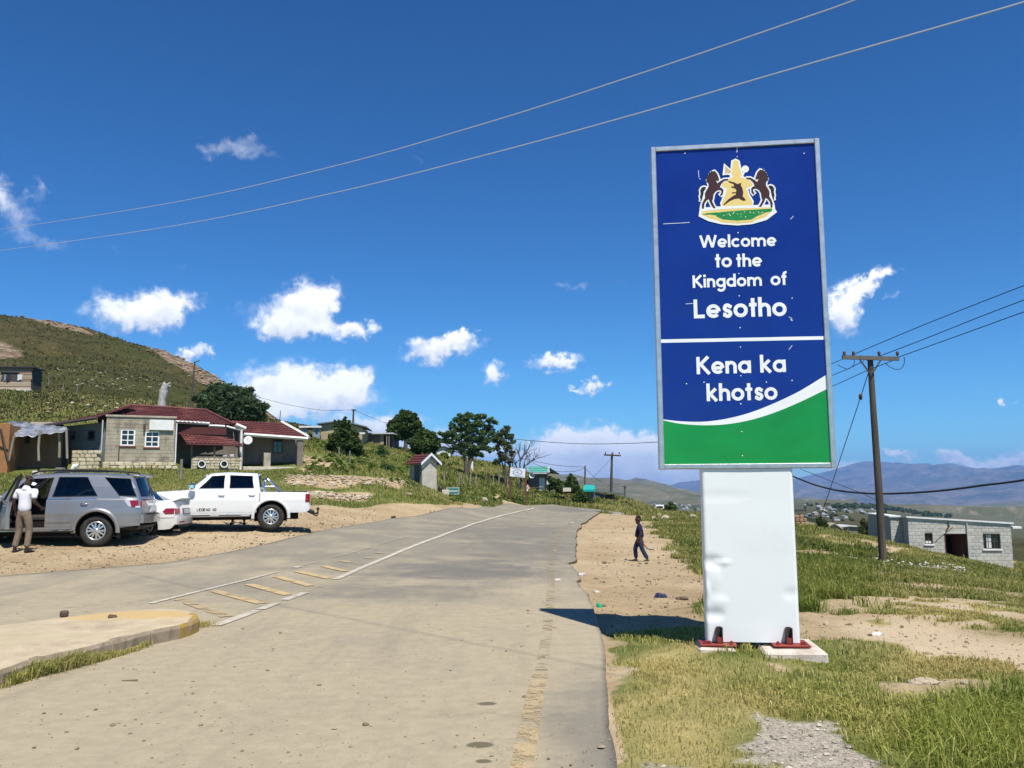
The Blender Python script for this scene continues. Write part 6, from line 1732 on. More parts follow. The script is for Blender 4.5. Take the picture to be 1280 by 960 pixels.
# ------------------------------------------------------------------ hills and mountains
def hill_material(name, c1, c2, c3, sc):
 m = bpy.data.materials.new(name); m.use_nodes = True
 N = NT(m.node_tree); geo = N.n('ShaderNodeNewGeometry'); pos = geo.outputs['Position']
 c = N.mix(N.maprange(N.noise(pos, sc, 9, .68), .35, .65), c1, c2)
 c = N.mix(N.maprange(N.noise(pos, sc * 3.1, 8, .72), .52, .66), c, c3)
 p = N.n('ShaderNodeBsdfDiffuse'); N.l(c, p.inputs['Color'])
 b = N.n('ShaderNodeBump'); b.inputs['Strength'].default_value = .8; b.inputs['Distance'].default_value = .12 / sc
 N.l(N.noise(pos, sc * 1.5, 9, .72), b.inputs['Height']); N.l(b.outputs[0], p.inputs['Normal'])
 o = N.n('ShaderNodeOutputMaterial'); N.l(p.outputs[0], o.inputs[0]); return m
def ridge(name, prof, Y, depth, zbase, m, nu=260, nv=46, rough=.16, seed=0, freq=9.0):
 W3 = [at(px, py, Y) for px, py in prof]
 xs = np.array([p.x for p in W3]); zs = np.array([p.z for p in W3])
 X = np.linspace(xs[0], xs[-1], nu)
 crest = np.interp(X, xs, zs)
 L = depth
 crest = crest + fbm(X, X * 0 + seed, 90.0 / (xs[-1] - xs[0]), 4, seed) * (crest - zbase) * .085
 V = []
 for j in range(nv + 12):
  v = j / (nv - 1)
  if v <= 1:
   y = Y - depth * (1 - v)
   sh = v ** .92
  else:
   y = Y + depth * (v - 1) * 1.6; sh = max(0, 1 - (v - 1) * 4)
  rg = 1 - np.abs(2 * fbm(X / L * 1.0 + v * .35, X * 0 + v * 1.6, freq * .33, 5, seed + 3)) * 2
  gul = (rg - .7) * rough * (crest - zbase) * 4 * max(v, 0) ** .6 * max(0, 1 - v) if v <= 1 else 0
  off = fbm(X / L, X * 0 + v * 2, freq * .25, 3, seed + 8) * depth * .25 * (1 - min(v, 1))
  z = zbase + (crest - zbase) * sh + gul
  if j == 0: z = z - 150
  V.append(np.stack([X, np.full(nu, y) + off, z], -1))
 V = np.concatenate(V); nvv = nv + 12
 idx = np.arange(nvv * nu).reshape(nvv, nu)
 F = np.stack([idx[:-1, :-1], idx[:-1, 1:], idx[1:, 1:], idx[1:, :-1]], -1).reshape(-1, 4)
 return tag(link(name, np_mesh(name, V, F, m, True)), kind='structure')
MT = hill_material('mountain_slopes', (0.05, 0.06, 0.026), (0.17, 0.135, 0.09), (0.27, 0.21, 0.155), .0026)
MT2 = hill_material('dry_hill_slopes', (0.085, 0.092, 0.035), (0.16, 0.14, 0.08), (0.23, 0.185, 0.125), .006)
ridge('mountains', [(-900, 592), (-200, 588), (300, 590), (600, 600), (720, 606), (800, 609), (828, 608), (838, 607), (850, 603), (862, 601.5), (876, 600), (910, 594), (950, 599), (975, 602), (994, 598.5), (1012, 594.5), (1035, 589.5), (1046, 586), (1056, 583), (1065, 580), (1074, 577.5), (1081, 576), (1092, 577), (1108, 582.7), (1118, 585.5), (1126, 586.7), (1135, 585.4), (1153, 587.6), (1162, 585.5), (1171, 582.7), (1180, 579.5), (1187, 578.5), (1194, 579.5), (1201, 581.5), (1214, 586.7), (1225, 587.5), (1235, 587), (1248, 584), (1259, 581.5), (1266, 584.5), (1278, 586), (1330, 580), (1420, 586), (1600, 578), (2100, 590), (2600, 586)], 14500, 8200, -230, MT, 640, 70, .34, 3, 16)
ridge('mountain_spur', [(960, 640), (1020, 633), (1080, 622), (1130, 612), (1180, 603), (1215, 597), (1240, 594), (1262, 589.5), (1280, 586), (1310, 580), (1380, 573), (1500, 572), (1750, 578), (2200, 600)], 9800, 5600, -230, MT, 420, 60, .34, 11, 12)
ridge('foothills', [(700, 640), (850, 632), (960, 629), (990, 624), (1006, 620.5), (1016, 621), (1030, 628), (1060, 632), (1110, 629), (1170, 634), (1230, 630), (1290, 625), (1400, 628), (1600, 640)], 5200, 2300, -215, MT2, 360, 40, .2, 19, 10)
ridge('brown_hill', [(100, 610), (350, 590), (520, 588), (640, 590), (700, 593), (720, 594), (734, 597), (747, 597), (765, 597.5), (777, 599.5), (800, 603), (825, 609), (848, 617), (875, 621), (905, 628), (960, 636), (1010, 641)], 3600, 1700, -42, MT2, 360, 46, .2, 23, 9)
ridge('rear_brown_hill', [(600, 606), (700, 603), (760, 602), (785, 599.8), (792, 598), (798.5, 597), (806, 598.8), (811, 601.5), (817, 605), (828, 610), (836, 614), (855, 620), (890, 628), (940, 637)], 5000, 1500, -42, MT2, 260, 40, .2, 29, 9)

def far_ground(px, py, y0=150, y1=9000):
 d = ray(px, py); d = d / d.y
 ys_ = np.geomspace(y0, y1, 1500)
 g = CAMZ + d.z * ys_ - h_smooth(d.x * ys_, ys_)
 if not (g <= 0).any(): return None
 Y = ys_[np.argmax(g <= 0)]
 return Vector((d.x * Y, Y, CAMZ + d.z * Y))
# houses of the far village, each an object of its own
rv_ = random.Random(12)
vm = [mat('village_white', (0.60, 0.58, 0.54), .8), mat('village_pink', (0.40, 0.31, 0.25), .8), mat('village_grey', (0.30, 0.30, 0.29), .8), mat('village_tin', (0.45, 0.47, 0.49), .5)]
vme = []
for m1 in vm:
 mb = MB(); mb.box(-4, 4, -3, 3, -3, 3); mb.prism([(-4.4, 3.0), (4.4, 3.0), (0, 4.6)], 'y', -3.4, 3.4, 1)
 vme.append(mb.mesh('village_house', [m1, vm[3] if m1 is not vm[3] else vm[2]]))
def village(n, x0, x1, y0, y1, label, grp, s0, s1):
 k = 0; tries = 0
 while k < n and tries < n * 6:
  tries += 1
  px = rv_.uniform(x0, x1); py = rv_.triangular(y0, y1, y0 + (y1 - y0) * .35)
  g = far_ground(px, py)
  if g is None or g.y > 3300: continue
  o = link('village_house', rv_.choice(vme)); o.location = g; o.rotation_euler = (0, 0, rv_.uniform(-.8, .8)); s_ = rv_.uniform(s0, s1); o.scale = (s_, s_, s_ * rv_.uniform(.8, 1.2))
  tag(o, label, 'house', grp); k += 1
village(48, 772, 876, 628.0, 641, 'tiny pale house of the far village below the brown hill', 'houses of the far village', .32, .7)
village(26, 1000, 1100, 631, 655, 'tiny pale house scattered on the far green plain right of the sign', 'houses on the far plain', .3, .6)
# ------------------------------------------------------------------ foliage
def leaf_material(name, c1, c2, trans=.28):
 m = bpy.data.materials.new(name); m.use_nodes = True
 N = NT(m.node_tree)
 a = N.n('ShaderNodeAttribute', attribute_name='tint'); sp = N.n('ShaderNodeSeparateColor'); N.l(a.outputs['Color'], sp.inputs[0])
 c = N.mix(sp.outputs[0], c1, c2)
 d = N.n('ShaderNodeBsdfPrincipled'); N.l(c, d.inputs['Base Color']); d.inputs['Roughness'].default_value = .6; d.inputs['Specular IOR Level'].default_value = .18
 t = N.n('ShaderNodeBsdfTranslucent'); N.l(N.mix(.4, c, (0.30, 0.34, 0.04)), t.inputs[0])
 mx = N.n('ShaderNodeMixShader'); mx.inputs[0].default_value = trans
 N.l(d.outputs[0], mx.inputs[1]); N.l(t.outputs[0], mx.inputs[2])
 o = N.n('ShaderNodeOutputMaterial'); N.l(mx.outputs[0], o.inputs[0]); return m
def leaves_mesh(name, centers, radii, n, size, m, seed=0, flat=1.0, aspect=1.8):
 """n leaf quads scattered through the clumps, denser towards each clump's skin"""
 r = np.random.default_rng(seed)
 C = np.array(centers, float); R = np.array(radii, float)
 if R.ndim == 1: R = np.stack([R, R, R * flat], -1)
 w = (R[:, 0] * R[:, 1] * R[:, 2]) ** .6; w /= w.sum()
 k = r.choice(len(C), n, p=w)
 d = r.normal(size=(n, 3)); d /= np.linalg.norm(d, axis=1)[:, None]
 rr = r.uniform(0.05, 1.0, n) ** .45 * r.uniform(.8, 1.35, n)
 P = C[k] + d * rr[:, None] * R[k]
 a = r.normal(size=(n, 3)); a[:, 2] *= .6; a /= np.linalg.norm(a, axis=1)[:, None]
 b = np.cross(a, r.normal(size=(n, 3))); b /= np.linalg.norm(b, axis=1)[:, None]
 s_ = size * r.uniform(.6, 1.3, n)[:, None]
 a = a * s_ * aspect * .5; b = b * s_ * .5
 V = np.stack([P - a, P + b * .9, P + a, P - b * .9], 1).reshape(-1, 3)
 F = np.arange(4 * n).reshape(n, 4)
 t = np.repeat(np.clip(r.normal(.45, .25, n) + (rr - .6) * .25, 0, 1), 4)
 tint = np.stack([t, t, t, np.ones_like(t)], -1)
 return np_mesh(name, V, F, m, False, {'tint': tint})
BARK = mat('dark_bark', (0.075, 0.06, 0.048), .9, col2=(0.12, 0.10, 0.08), scale=8, bump=.4)
LF_DARK = leaf_material('dark_green_leaves', (0.022, 0.048, 0.012), (0.072, 0.12, 0.032))
LF_MID = leaf_material('mid_green_leaves', (0.04, 0.088, 0.03), (0.125, 0.195, 0.075))
LF_OLIVE = leaf_material('olive_leaves', (0.05, 0.068, 0.022), (0.13, 0.155, 0.06))
LF_GREY = leaf_material('grey_green_leaves', (0.03, 0.055, 0.026), (0.075, 0.115, 0.06))
LF_BANK = leaf_material('bank_growth_leaves', (0.06, 0.10, 0.016), (0.19, 0.235, 0.055))
def tree(name, label, cat, Y, base, clumps, n, size, m, trunk_r, seed, flat=.8, stems=None, group=None, limb=True, aspect=1.8, trunk_top=None):
 """base and clumps (px, py, r in px, [depth offset m]) in the photograph, at depth Y"""
 b = at(base[0], base[1], Y); b.z = min(b.z, h1(b.x, b.y) + .1)
 r = random.Random(seed); k = Y / FPX
 t = thing(name, label, cat, b, 0, group)
 C, R = [], []
 for c in clumps:
  px, py, rr = c[:3]; dy = c[3] if len(c) > 3 else r.uniform(-.6, .6) * rr * k * 1.2
  p = at(px, py, Y + dy) - b
  C.append(p); R.append(rr * k * 1.12)
 if limb:
  mb = MB()
  tops = stems or [trunk_top or (base[0], (base[1] + min(c[1] for c in clumps)) / 2 + 6)]
  for st in tops:
   q = at(st[0], st[1], Y) - b
   mid = q * .5 + Vector((r.uniform(-.1, .1), r.uniform(-.1, .1), 0))
   tr = trunk_r * (1 if len(tops) == 1 else .7)
   mb.tube([Vector((0, 0, -.4)), mid * .5, mid, q], [tr * 1.25, tr, tr * .85, tr * .6], 9)
  for c, rr in zip(C, R):
   st = min(tops, key=lambda s_: ((at(s_[0], s_[1], Y) - b) - c).length); q = at(st[0], st[1], Y) - b
   s0 = q * r.uniform(.75, 1.0)
   m1 = s0.lerp(c, .5) + Vector((r.uniform(-.2, .2), r.uniform(-.2, .2), r.uniform(-.25, .0))) * (c - s0).length * .3
   mb.tube([s0, m1, c], [trunk_r * .42, trunk_r * .28, trunk_r * .12], 6)
   for _ in range(2):
    e = c + Vector((r.uniform(-1, 1), r.uniform(-1, 1), r.uniform(-.6, .8))) * rr * .8
    mb.tube([m1.lerp(c, .5), e], [trunk_r * .15, trunk_r * .05], 4, caps=False)
  mb.build('trunk', BARK, t, fix=False)
 for c, rr in list(zip(C, R)):
  for _ in range(4):
   d = Vector((r.gauss(0, 1), r.gauss(0, 1), r.gauss(0, .8))).normalized()
   C.append(c + d * rr * r.uniform(.75, 1.35)); R.append(rr * r.uniform(.25, .5))
 link('crown', leaves_mesh('crown', [tuple(c) for c in C], R, int(n * 2.2), size * .6, m, seed, flat, aspect), t)
 return t
def clump_fill(seed, n, fn):
 r = random.Random(seed); return [fn(r) for _ in range(n)]
# round dark tree
cl = [(505, 521, 6), (498, 527, 7), (513, 525, 7), (491, 535, 6), (505, 533, 9), (519, 535, 7), (496, 541, 6), (511, 543, 6), (523, 531, 4), (503, 516, 3), (489, 530, 4), (509, 518, 4), (516, 545, 4), (501, 546, 4), (525, 537, 3)]
tree('round_tree', 'round dense dark green tree with bare lower trunk on the skyline', 'tree', 82, (507, 563), cl, 5200, .34, LF_DARK, .2, 1, .9, trunk_top=(506, 543))
cl = [(527, 548, 8), (537, 546, 7), (522, 556, 7), (533, 557, 9), (543, 557, 6), (545, 551, 4), (516, 552, 5), (530, 543, 5), (540, 563, 5), (522, 562, 5)]
tree('low_tree', 'low wide dark tree touching the right side of the round dense tree', 'tree', 80, (531, 567), cl, 4200, .32, LF_DARK, .14, 2, .8)
# feathery tree
rr_ = random.Random(8)
cl = [(586, 519, 5), (578, 523, 5), (594, 522, 5), (604, 520, 4), (571, 526, 4), (612, 525, 4), (619, 528, 3), (566, 532, 4), (582, 529, 6), (598, 529, 6), (610, 534, 5), (589, 536, 7), (574, 537, 6), (602, 541, 6), (615, 541, 4), (563, 541, 5), (583, 545, 7), (595, 549, 7), (608, 550, 5), (571, 547, 6), (557, 545, 4), (551, 542, 3), (560, 552, 5), (581, 555, 6), (592, 560, 6), (603, 559, 5), (571, 558, 5), (553, 551, 4), (563, 563, 4), (611, 562, 4), (580, 566, 5), (590, 569, 4), (600, 568, 4)]
tree('feathery_tree', 'large feathery tree with layered open crown behind the outhouse', 'tree', 76, (583, 584), cl, 6000, .22, LF_MID, .2, 3, .55, stems=[(578, 558), (588, 556), (596, 560)], aspect=2.4)
cl = [(548, 546, 3.5), (553, 550, 4), (560, 556, 4), (566, 561, 4), (556, 562, 4), (549, 540, 2)]
cl = [(630, 540, 5), (623, 546, 4), (637, 546, 4), (628, 553, 5), (635, 559, 4), (621, 560, 4), (626, 568, 4), (640, 566, 3), (618, 551, 3), (634, 536, 3), (641, 552, 3), (630, 573, 4), (622, 577, 4), (638, 576, 3)]
tree('sparse_tree', 'thin dark sparse tree between the feathery tree and the bare tree', 'tree', 80, (632, 600), cl, 1700, .26, LF_OLIVE, .12, 4, .8, stems=[(632, 560), (625, 566), (640, 568)])
# bare tree: branches only
b = at(651, 602, 80); b.z = h1(b.x, b.y); t = thing('bare_tree', 'leafless grey branching tree left of the green roofed house', 'tree', b)
mb = MB(); rb_ = random.Random(21)
def grow(p, d, L, r, lev):
 q = p + d * L + Vector((rb_.uniform(-.1, .1), 0, 0)) * L
 mid = p.lerp(q, .5) + Vector((rb_.uniform(-.08, .08), rb_.uniform(-.08, .08), .04)) * L
 mb.tube([p, mid, q], [r, r * .85, r * .62], 6 if lev < 2 else 4, caps=False)
 if lev >= 5: return
 for k in range(3 if lev < 3 else 2):
  dd = (d + Vector((rb_.uniform(-.75, .75), rb_.uniform(-.7, .7), rb_.uniform(-.3, .35)))).normalized()
  grow(p.lerp(q, rb_.uniform(.55, 1.0)), dd, L * rb_.uniform(.58, .8), r * .58, lev + 1)
grow(Vector((0, 0, -.3)), Vector((.05, 0, 1)), 2.1, .15, 0)
grow(Vector((-.1, 0, .2)), Vector((-.3, 0, .9)).normalized(), 1.7, .08, 1)
mb.build('branches', mat('grey_bare_bark', (.12, .10, .09), .9), t, fix=False)
cl = [(428, 566, 11), (422, 556, 9), (434, 556, 9), (428, 546, 9), (416, 563, 8), (441, 563, 9), (420, 545, 5), (437, 546, 6), (432, 536, 5), (419, 532, 2.5), (425, 533, 2.5), (431, 527, 2.5), (422, 538, 3), (436, 533, 2), (414, 549, 4), (445, 551, 4), (411, 558, 3), (448, 558, 4), (428, 539, 5), (419, 526, 1.3), (424, 527, 1.2), (432, 523, 1.4), (436, 527, 1.2), (446, 542, 2), (440, 540, 3), (421, 573, 6), (435, 573, 6)]
tree('upright_bush', 'dark upright bush with spiky top in front of the ochre crest house', 'bush', 60, (428, 577), cl, 5200, .22, LF_DARK, .08, 5, 1.05, limb=True, trunk_top=(428, 565))
for i, px in enumerate((423.5, 437)):
 g = ground(px, 577 + 5 * i); mb = MB(); mb.tube([(0, 0, -.2), (0, 0, .9)], .045, 6); o = mb.build('fence_post', FPW); o.location = g; tag(o, 'grey post %s at the foot of the dark upright bush' % ('on the left' if i == 0 else 'on the right'), 'fence post')
cl = [(270, 495, 13), (285, 497, 14), (300, 500, 13), (313, 507, 11), (262, 505, 11), (280, 510, 14), (297, 513, 13), (320, 516, 8), (256, 512, 8), (272, 488, 8), (258, 497, 7), (290, 489, 7), (266, 518, 9), (308, 520, 10), (285, 522, 11), (325, 521, 5), (254, 503, 4), (305, 492, 5)]
tree('hedge_bush', 'big rounded dark green willowy bush behind the red roof', 'bush', 66, (288, 532), cl, 9500, .24, LF_GREY, .12, 6, .95, aspect=3.0, trunk_top=(288, 515))
b = at(740, 628, 76)
cl = [(712, 598, 3), (713, 604, 5), (710, 609, 5), (716, 610, 5), (719, 604, 3), (721, 612, 4), (706, 612, 4), (714, 594, 1.6), (718, 598, 1.6)]
tree('spiky_bush', 'dark spiky bush left of the slim pole beyond the bend', 'bush', 78, (713, 618), cl, 1700, .24, LF_DARK, .06, 7, 1.0)
cl = [(690, 601, 4), (695, 607, 5), (701, 611, 5), (688, 609, 4), (697, 602, 3)]
tree('roadside_bush', 'rounded dark bush right of the green roofed house', 'bush', 77, (695, 616), cl, 1500, .22, LF_DARK, .05, 8, .9)
cl = [(725, 618, 5), (732, 621, 4), (721, 624, 4), (728, 626, 4), (738, 626, 3)]
tree('roadside_bush', 'low dark bush in front of the teal roofed kiosk', 'bush', 76, (728, 632), cl, 1100, .2, LF_DARK, .05, 9, .8)
cl = [(781, 630, 3), (776, 632, 2.5), (785, 632, 2.5)]
tree('roadside_bush', 'small dark bush at the foot of the short far pole', 'bush', 84, (781, 636), cl, 500, .2, LF_DARK, .05, 10, .9, limb=False)
cl = [(838, 634, 4), (842, 637, 4.5), (833, 638, 3), (838, 640, 4)]
tree('roadside_bush', 'dark round bush right of the far white cars', 'bush', 80, (838, 645), cl, 900, .22, LF_DARK, .05, 11, .9, limb=False)
cl = [(520, 577, 3.5), (516, 581, 3), (523, 583, 3), (519, 572, 2)]
cl2 = [(476, 560, 3.5), (479, 565, 4), (474, 566, 3), (477, 570, 3)]
tree('bank_bush', 'small dark shrub on the bank below the crest shed', 'bush', 66, (477, 575), cl2, 700, .16, LF_MID, .04, 12, .9, limb=False)
tree('bank_bush', 'leafy green shrub at the foot of the outhouse left wall', 'bush', 52, (517, 613), [(514, 606, 3), (518, 609, 4), (512, 610, 3), (521, 611, 2.5)], 900, .13, LF_MID, .04, 13, .9, limb=False)
tree('bank_bush', 'green shrub in the middle of the bank above the upper earth cut', 'bush', 56, (484, 590), [(481, 583, 4), (486, 585, 4), (478, 587, 3.5), (489, 588, 3)], 900, .15, LF_MID, .04, 14, .85, limb=False)
tree('far_bush', 'lone dark shrub beside the clay house past the sign', 'bush', 72, (1027, 660), [(1025, 652, 3.5), (1029, 653, 4), (1023, 656, 3), (1031, 657, 3)], 700, .17, LF_DARK, .04, 15, .9, limb=False)
tree('small_far_tree', 'small thin tree left of the block house in the hollow', 'tree', 60, (1082, 680), [(1079, 653, 3), (1084, 657, 4), (1076, 660, 3.5), (1081, 664, 4), (1087, 664, 3), (1090, 668, 3), (1074, 668, 2.5), (1082, 671, 3)], 1300, .17, LF_OLIVE, .06, 16, .9)
t, d = pole('telephone_pole', 'tiny thin post standing beyond the low gable hut roof', 1040.5, 642, 1040, 658, 95, .09, .08)
# undergrowth on the bank behind the road: one tangled mass
r = np.random.default_rng(31)
Cs, Rs = [], []
for (x0, x1, ya, yb, n_, s0, s1) in [(560, 640, 597, 628, 170, 1.0, 2.6), (640, 765, 600, 631, 330, 1.2, 3.2), (600, 700, 592, 606, 60, 1.5, 3), (382, 470, 560, 592, 90, 1.0, 3), (470, 520, 575, 606, 26, .8, 1.8), (500, 610, 568, 584, 55, 1.2, 3), (376, 410, 548, 562, 12, 1.5, 2.6)]:
 for i in range(n_):
  px = r.uniform(x0, x1); py = r.uniform(ya, yb)
  if px > 690 and py < 600 + (px - 690) * .42: continue
  g = ground(px, py)
  if g.y > 105 or inpoly(np.array([g.x]), np.array([g.y]), ROAD_POLY)[0]: continue
  rr = r.uniform(s0, s1) * g.y / FPX
  Cs.append((g.x, g.y, g.z + rr * .45)); Rs.append((rr * r.uniform(.9, 1.6), rr, rr * r.uniform(.6, 1.1)))
tag(link('undergrowth', leaves_mesh('undergrowth', Cs, Rs, 30000, .17, LF_BANK, 33, 1, 2.6)), 'tangled green weeds and shrubs covering the bank behind the road', 'undergrowth', kind='stuff')
# far belt of trees on the plain and dark scattered trees
Cs, Rs = [], []
for i in range(150):
 px = r.uniform(1040, 1190); py = np.interp(px, [1040, 1075, 1110, 1150, 1190], [632.5, 632.5, 634.5, 641, 645]) + abs(r.normal(0, .9)) + 1.5
 g = far_ground(px, py)
 if g is None: continue
 h_ = r.uniform(3, 6.5) * g.y / 1700
 Cs.append((g.x, g.y, g.z + h_ * .55)); Rs.append((h_ * .75, h_ * .75, h_ * .7))
for i in range(190):
 px, py = r.uniform(770, 1110), r.uniform(630, 652)
 g = far_ground(px, py)
 if g is None or g.y > 3500: continue
 h_ = r.uniform(2, 3.6) * g.y / 1700
 Cs.append((g.x, g.y, g.z + h_ * .5)); Rs.append((h_, h_, h_ * .7))
tag(link('far_trees', leaves_mesh('far_trees', Cs, Rs, 16000, 2.2, LF_DARK, 35, 1, 1.3)), 'dark belt of far trees across the plain', 'trees', kind='stuff')
# ------------------------------------------------------------------ dead trunk behind the roof
b = at(201, 516, 56); b.z = h1(b.x, b.y)
t = thing('dead_tree_trunk', 'pale grey dead tree trunk with broken top rising behind the red roof', 'dead tree', b)
DEAD = mat('bleached_dead_wood', (0.30, 0.285, 0.26), .9, col2=(0.46, 0.44, 0.41), scale=6, stretch=(1, 1, .3), bump=.8, bscale=10, dirt=(.10, .09, .08), dscale=4)
P = [at(px, py, 56) - b for px, py in [(201, 520), (202, 506), (203, 497), (205, 489), (207, 482)]]
mb = MB(); mb.tube([Vector((0, 0, -.4))] + P, [.34, .30, .29, .25, .27, .2], 11)
for (x0, y0, x1, y1, r0) in [(205, 489, 210, 480, .15), (206, 484, 213, 478, .12), (206, 484, 205, 478, .13), (204, 492, 200, 488, .1), (208, 482, 212, 483, .1)]:
 mb.tube([at(x0, y0, 56) - b, at((x0 + x1) / 2, (y0 + y1) / 2, 55.9) - b, at(x1, y1, 56) - b], [r0, r0 * .9, r0 * .5], 7)
vv = np.array(mb.v); j = fbm(vv[:, 0] * 3 + vv[:, 1] * 2, vv[:, 2] * 2, 2.0, 3, 4)[:, None] * .16; mb.v = [tuple(p) for p in vv + j * np.array([1, 1, .3])]
mb.build('trunk', DEAD, t)
# ------------------------------------------------------------------ grass
def grass_material():
 m = bpy.data.materials.new('grass_blades'); m.use_nodes = True
 N = NT(m.node_tree)
 a = N.n('ShaderNodeAttribute', attribute_name='tint')
 d = N.n('ShaderNodeBsdfDiffuse'); N.l(a.outputs['Color'], d.inputs[0])
 t = N.n('ShaderNodeBsdfTranslucent'); N.l(a.outputs['Color'], t.inputs[0])
 g = N.n('ShaderNodeBsdfGlossy'); g.inputs['Roughness'].default_value = .45; g.inputs[0].default_value = (.5, .5, .4, 1)
 mx = N.n('ShaderNodeMixShader'); mx.inputs[0].default_value = .32; N.l(d.outputs[0], mx.inputs[1]); N.l(t.outputs[0], mx.inputs[2])
 m2 = N.n('ShaderNodeMixShader'); m2.inputs[0].default_value = .025; N.l(mx.outputs[0], m2.inputs[1]); N.l(g.outputs[0], m2.inputs[2])
 o = N.n('ShaderNodeOutputMaterial'); N.l(m2.outputs[0], o.inputs[0]); return m
GRASS_M = grass_material()
def grass(name, label, X, Y, H, Wd, tint, lean=.5, seed=0, z=None):
 r = np.random.default_rng(seed); n = len(X)
 Z = h_full(X, Y) if z is None else z
 a = r.uniform(0, 2 * pi, n); wx, wy = np.cos(a) * Wd / 2, np.sin(a) * Wd / 2
 b = r.uniform(0, 2 * pi, n); l = np.abs(r.normal(0, lean, n)) + .08
 lx, ly = np.cos(b) * l * H, np.sin(b) * l * H
 B0 = np.stack([X - wx, Y - wy, Z - .02], -1); B1 = np.stack([X + wx, Y + wy, Z - .02], -1)
 Mx, My, Mz = X + lx * .35, Y + ly * .35, Z + H * .62
 M0 = np.stack([Mx - wx * .7, My - wy * .7, Mz], -1); M1 = np.stack([Mx + wx * .7, My + wy * .7, Mz], -1)
 Tp = np.stack([X + lx, Y + ly, Z + H * np.clip(1 - l * .35, .3, 1)], -1)
 V = np.stack([B0, B1, M0, M1, Tp], 1).reshape(-1, 3)
 k = (np.arange(n) * 5)[:, None]
 F = np.concatenate([k + np.array([[0, 1, 3]]), k + np.array([[0, 3, 2]]), k + np.array([[2, 3, 4]])], 0)
 T = np.repeat(np.concatenate([tint, np.ones((n, 1))], 1), 5, 0)
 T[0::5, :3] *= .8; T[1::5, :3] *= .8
 return tag(link(name, np_mesh(name, V, F, GRASS_M, False, {'tint': T})), label, 'grass', kind='stuff')
def sample(n, px0, px1, Y0, Y1, seed):
 r = np.random.default_rng(seed)
 px = r.uniform(px0, px1, n); Y = np.exp(r.uniform(np.log(Y0), np.log(Y1), n))
 return (px - 640) / FPX * Y * 1.0, Y, r
G1 = np.array([0.10, 0.142, 0.022]); G2 = np.array([0.27, 0.265, 0.065]); GD = np.array([0.62, 0.50, 0.21]); GD2 = np.array([0.46, 0.385, 0.135])
def grass_tints(X, Y, dry, r):
 t = np.clip(fbm(X, Y, .5, 4, 71) * 2.2 + .42 + r.normal(0, .3, len(X)), 0, 1)[:, None]
 c = G1 * (1 - t) + G2 * t
 dd = np.clip(dry[:, None] * 1.0 + r.normal(0, .22, len(X))[:, None] * (dry[:, None] > .03), 0, 1)
 yel = (r.uniform(0, 1, len(X)) < .38)[:, None]
 c = np.where(yel, c * .55 + GD * .45, c)
 k = r.uniform(0, 1, len(X))[:, None]
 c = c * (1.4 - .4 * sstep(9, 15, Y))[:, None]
 return c * (1 - dd) + (GD * k + GD2 * (1 - k)) * dd
X, Y, r = sample(470000, 735, 1345, 4.4, 70, 5)
dirt, dry, rock, grav = masks(X, Y)
jn = fbm(X, Y, 1.4, 4, 44) + np.clip(fbm(X, Y, 2.6, 3, 99) - .12, 0, 1) * 2.5 * (Y < 14)
keep = (np.maximum(dirt, grav) + jn * .9 + r.normal(0, .12, len(X)) < .42) & ~inpoly(X, Y, [tuple(p) for p in RR] + [tuple(p) for p in LL[::-1]]) & (X > .5)
sl_ = np.array([X - s_base.x, Y - SY]); su = sl_[0] * cos(SYAW) + sl_[1] * sin(SYAW); sv = -sl_[0] * sin(SYAW) + sl_[1] * cos(SYAW)
keep &= ~((np.abs(sv) < .16) & (su > -.55) & (su < .5))
keep &= ~((su > s_uv(956, 808, .4)[0] - .02) & (su < s_uv(1036, 808, .4)[0] + .02) & (np.abs(sv) < .43)) & ~((su > s_uv(874, 808, .23)[0] - .02) & (su < s_uv(921, 808, .23)[0] + .02) & (sv > -.24) & (sv < .3))
# trampled paths are thin
thin = np.clip(.24 + fbm(X, Y, .9, 4, 61) * 2.2 + .5 * (Y > 10), .12, 1)
keep &= r.uniform(0, 1, len(X)) < thin
X, Y, dry = X[keep], Y[keep], dry[keep]; rk = np.random.default_rng(6)
tall = np.clip(fbm(X, Y, .45, 4, 81) * 3.0 + .1, 0, 1)
lush = soft(X, Y, gp([(1180, 862), (1300, 850), (1360, 870), (1360, 1000), (1180, 1000), (1150, 930)]), .6, .8, .3, 5)
lush2 = np.clip(soft(X, Y, gp([(890, 690), (1100, 680), (1095, 740), (1040, 775), (890, 775)]), .8, .5, .5, 8), 0, 1)
H = (.035 + .05 * rk.uniform(0, 1, len(X))) * (1 - .35 * dry) + tall * .10 * rk.uniform(.3, 1, len(X)) + lush * .13 * rk.uniform(.3, 1.2, len(X)) + lush2 * .12 * rk.uniform(.3, 1.2, len(X)) + .0022 * Y
seedh = rk.uniform(0, 1, len(X)) < .01; H = np.where(seedh, H * 2.0, H) * np.where((lush + lush2 < .4) & (Y < 14), .62, 1); H = np.where((np.abs(X - 3) < .55) & (np.abs(Y - 8.1) < .35), H * .6, H)
H = np.where((np.hypot(X - s_base.x + .05, Y - SY + .25) < .3) & (Y < SY), H * 2.0, H)
T = grass_tints(X, Y, np.clip(dry - lush - lush2, 0, 1), rk)
T = np.where((lush + lush2)[:, None] > .5, T * np.array([.72, .82, .62]), T)
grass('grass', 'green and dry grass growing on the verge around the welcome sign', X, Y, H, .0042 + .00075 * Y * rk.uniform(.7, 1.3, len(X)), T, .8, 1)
NGR = len(X)
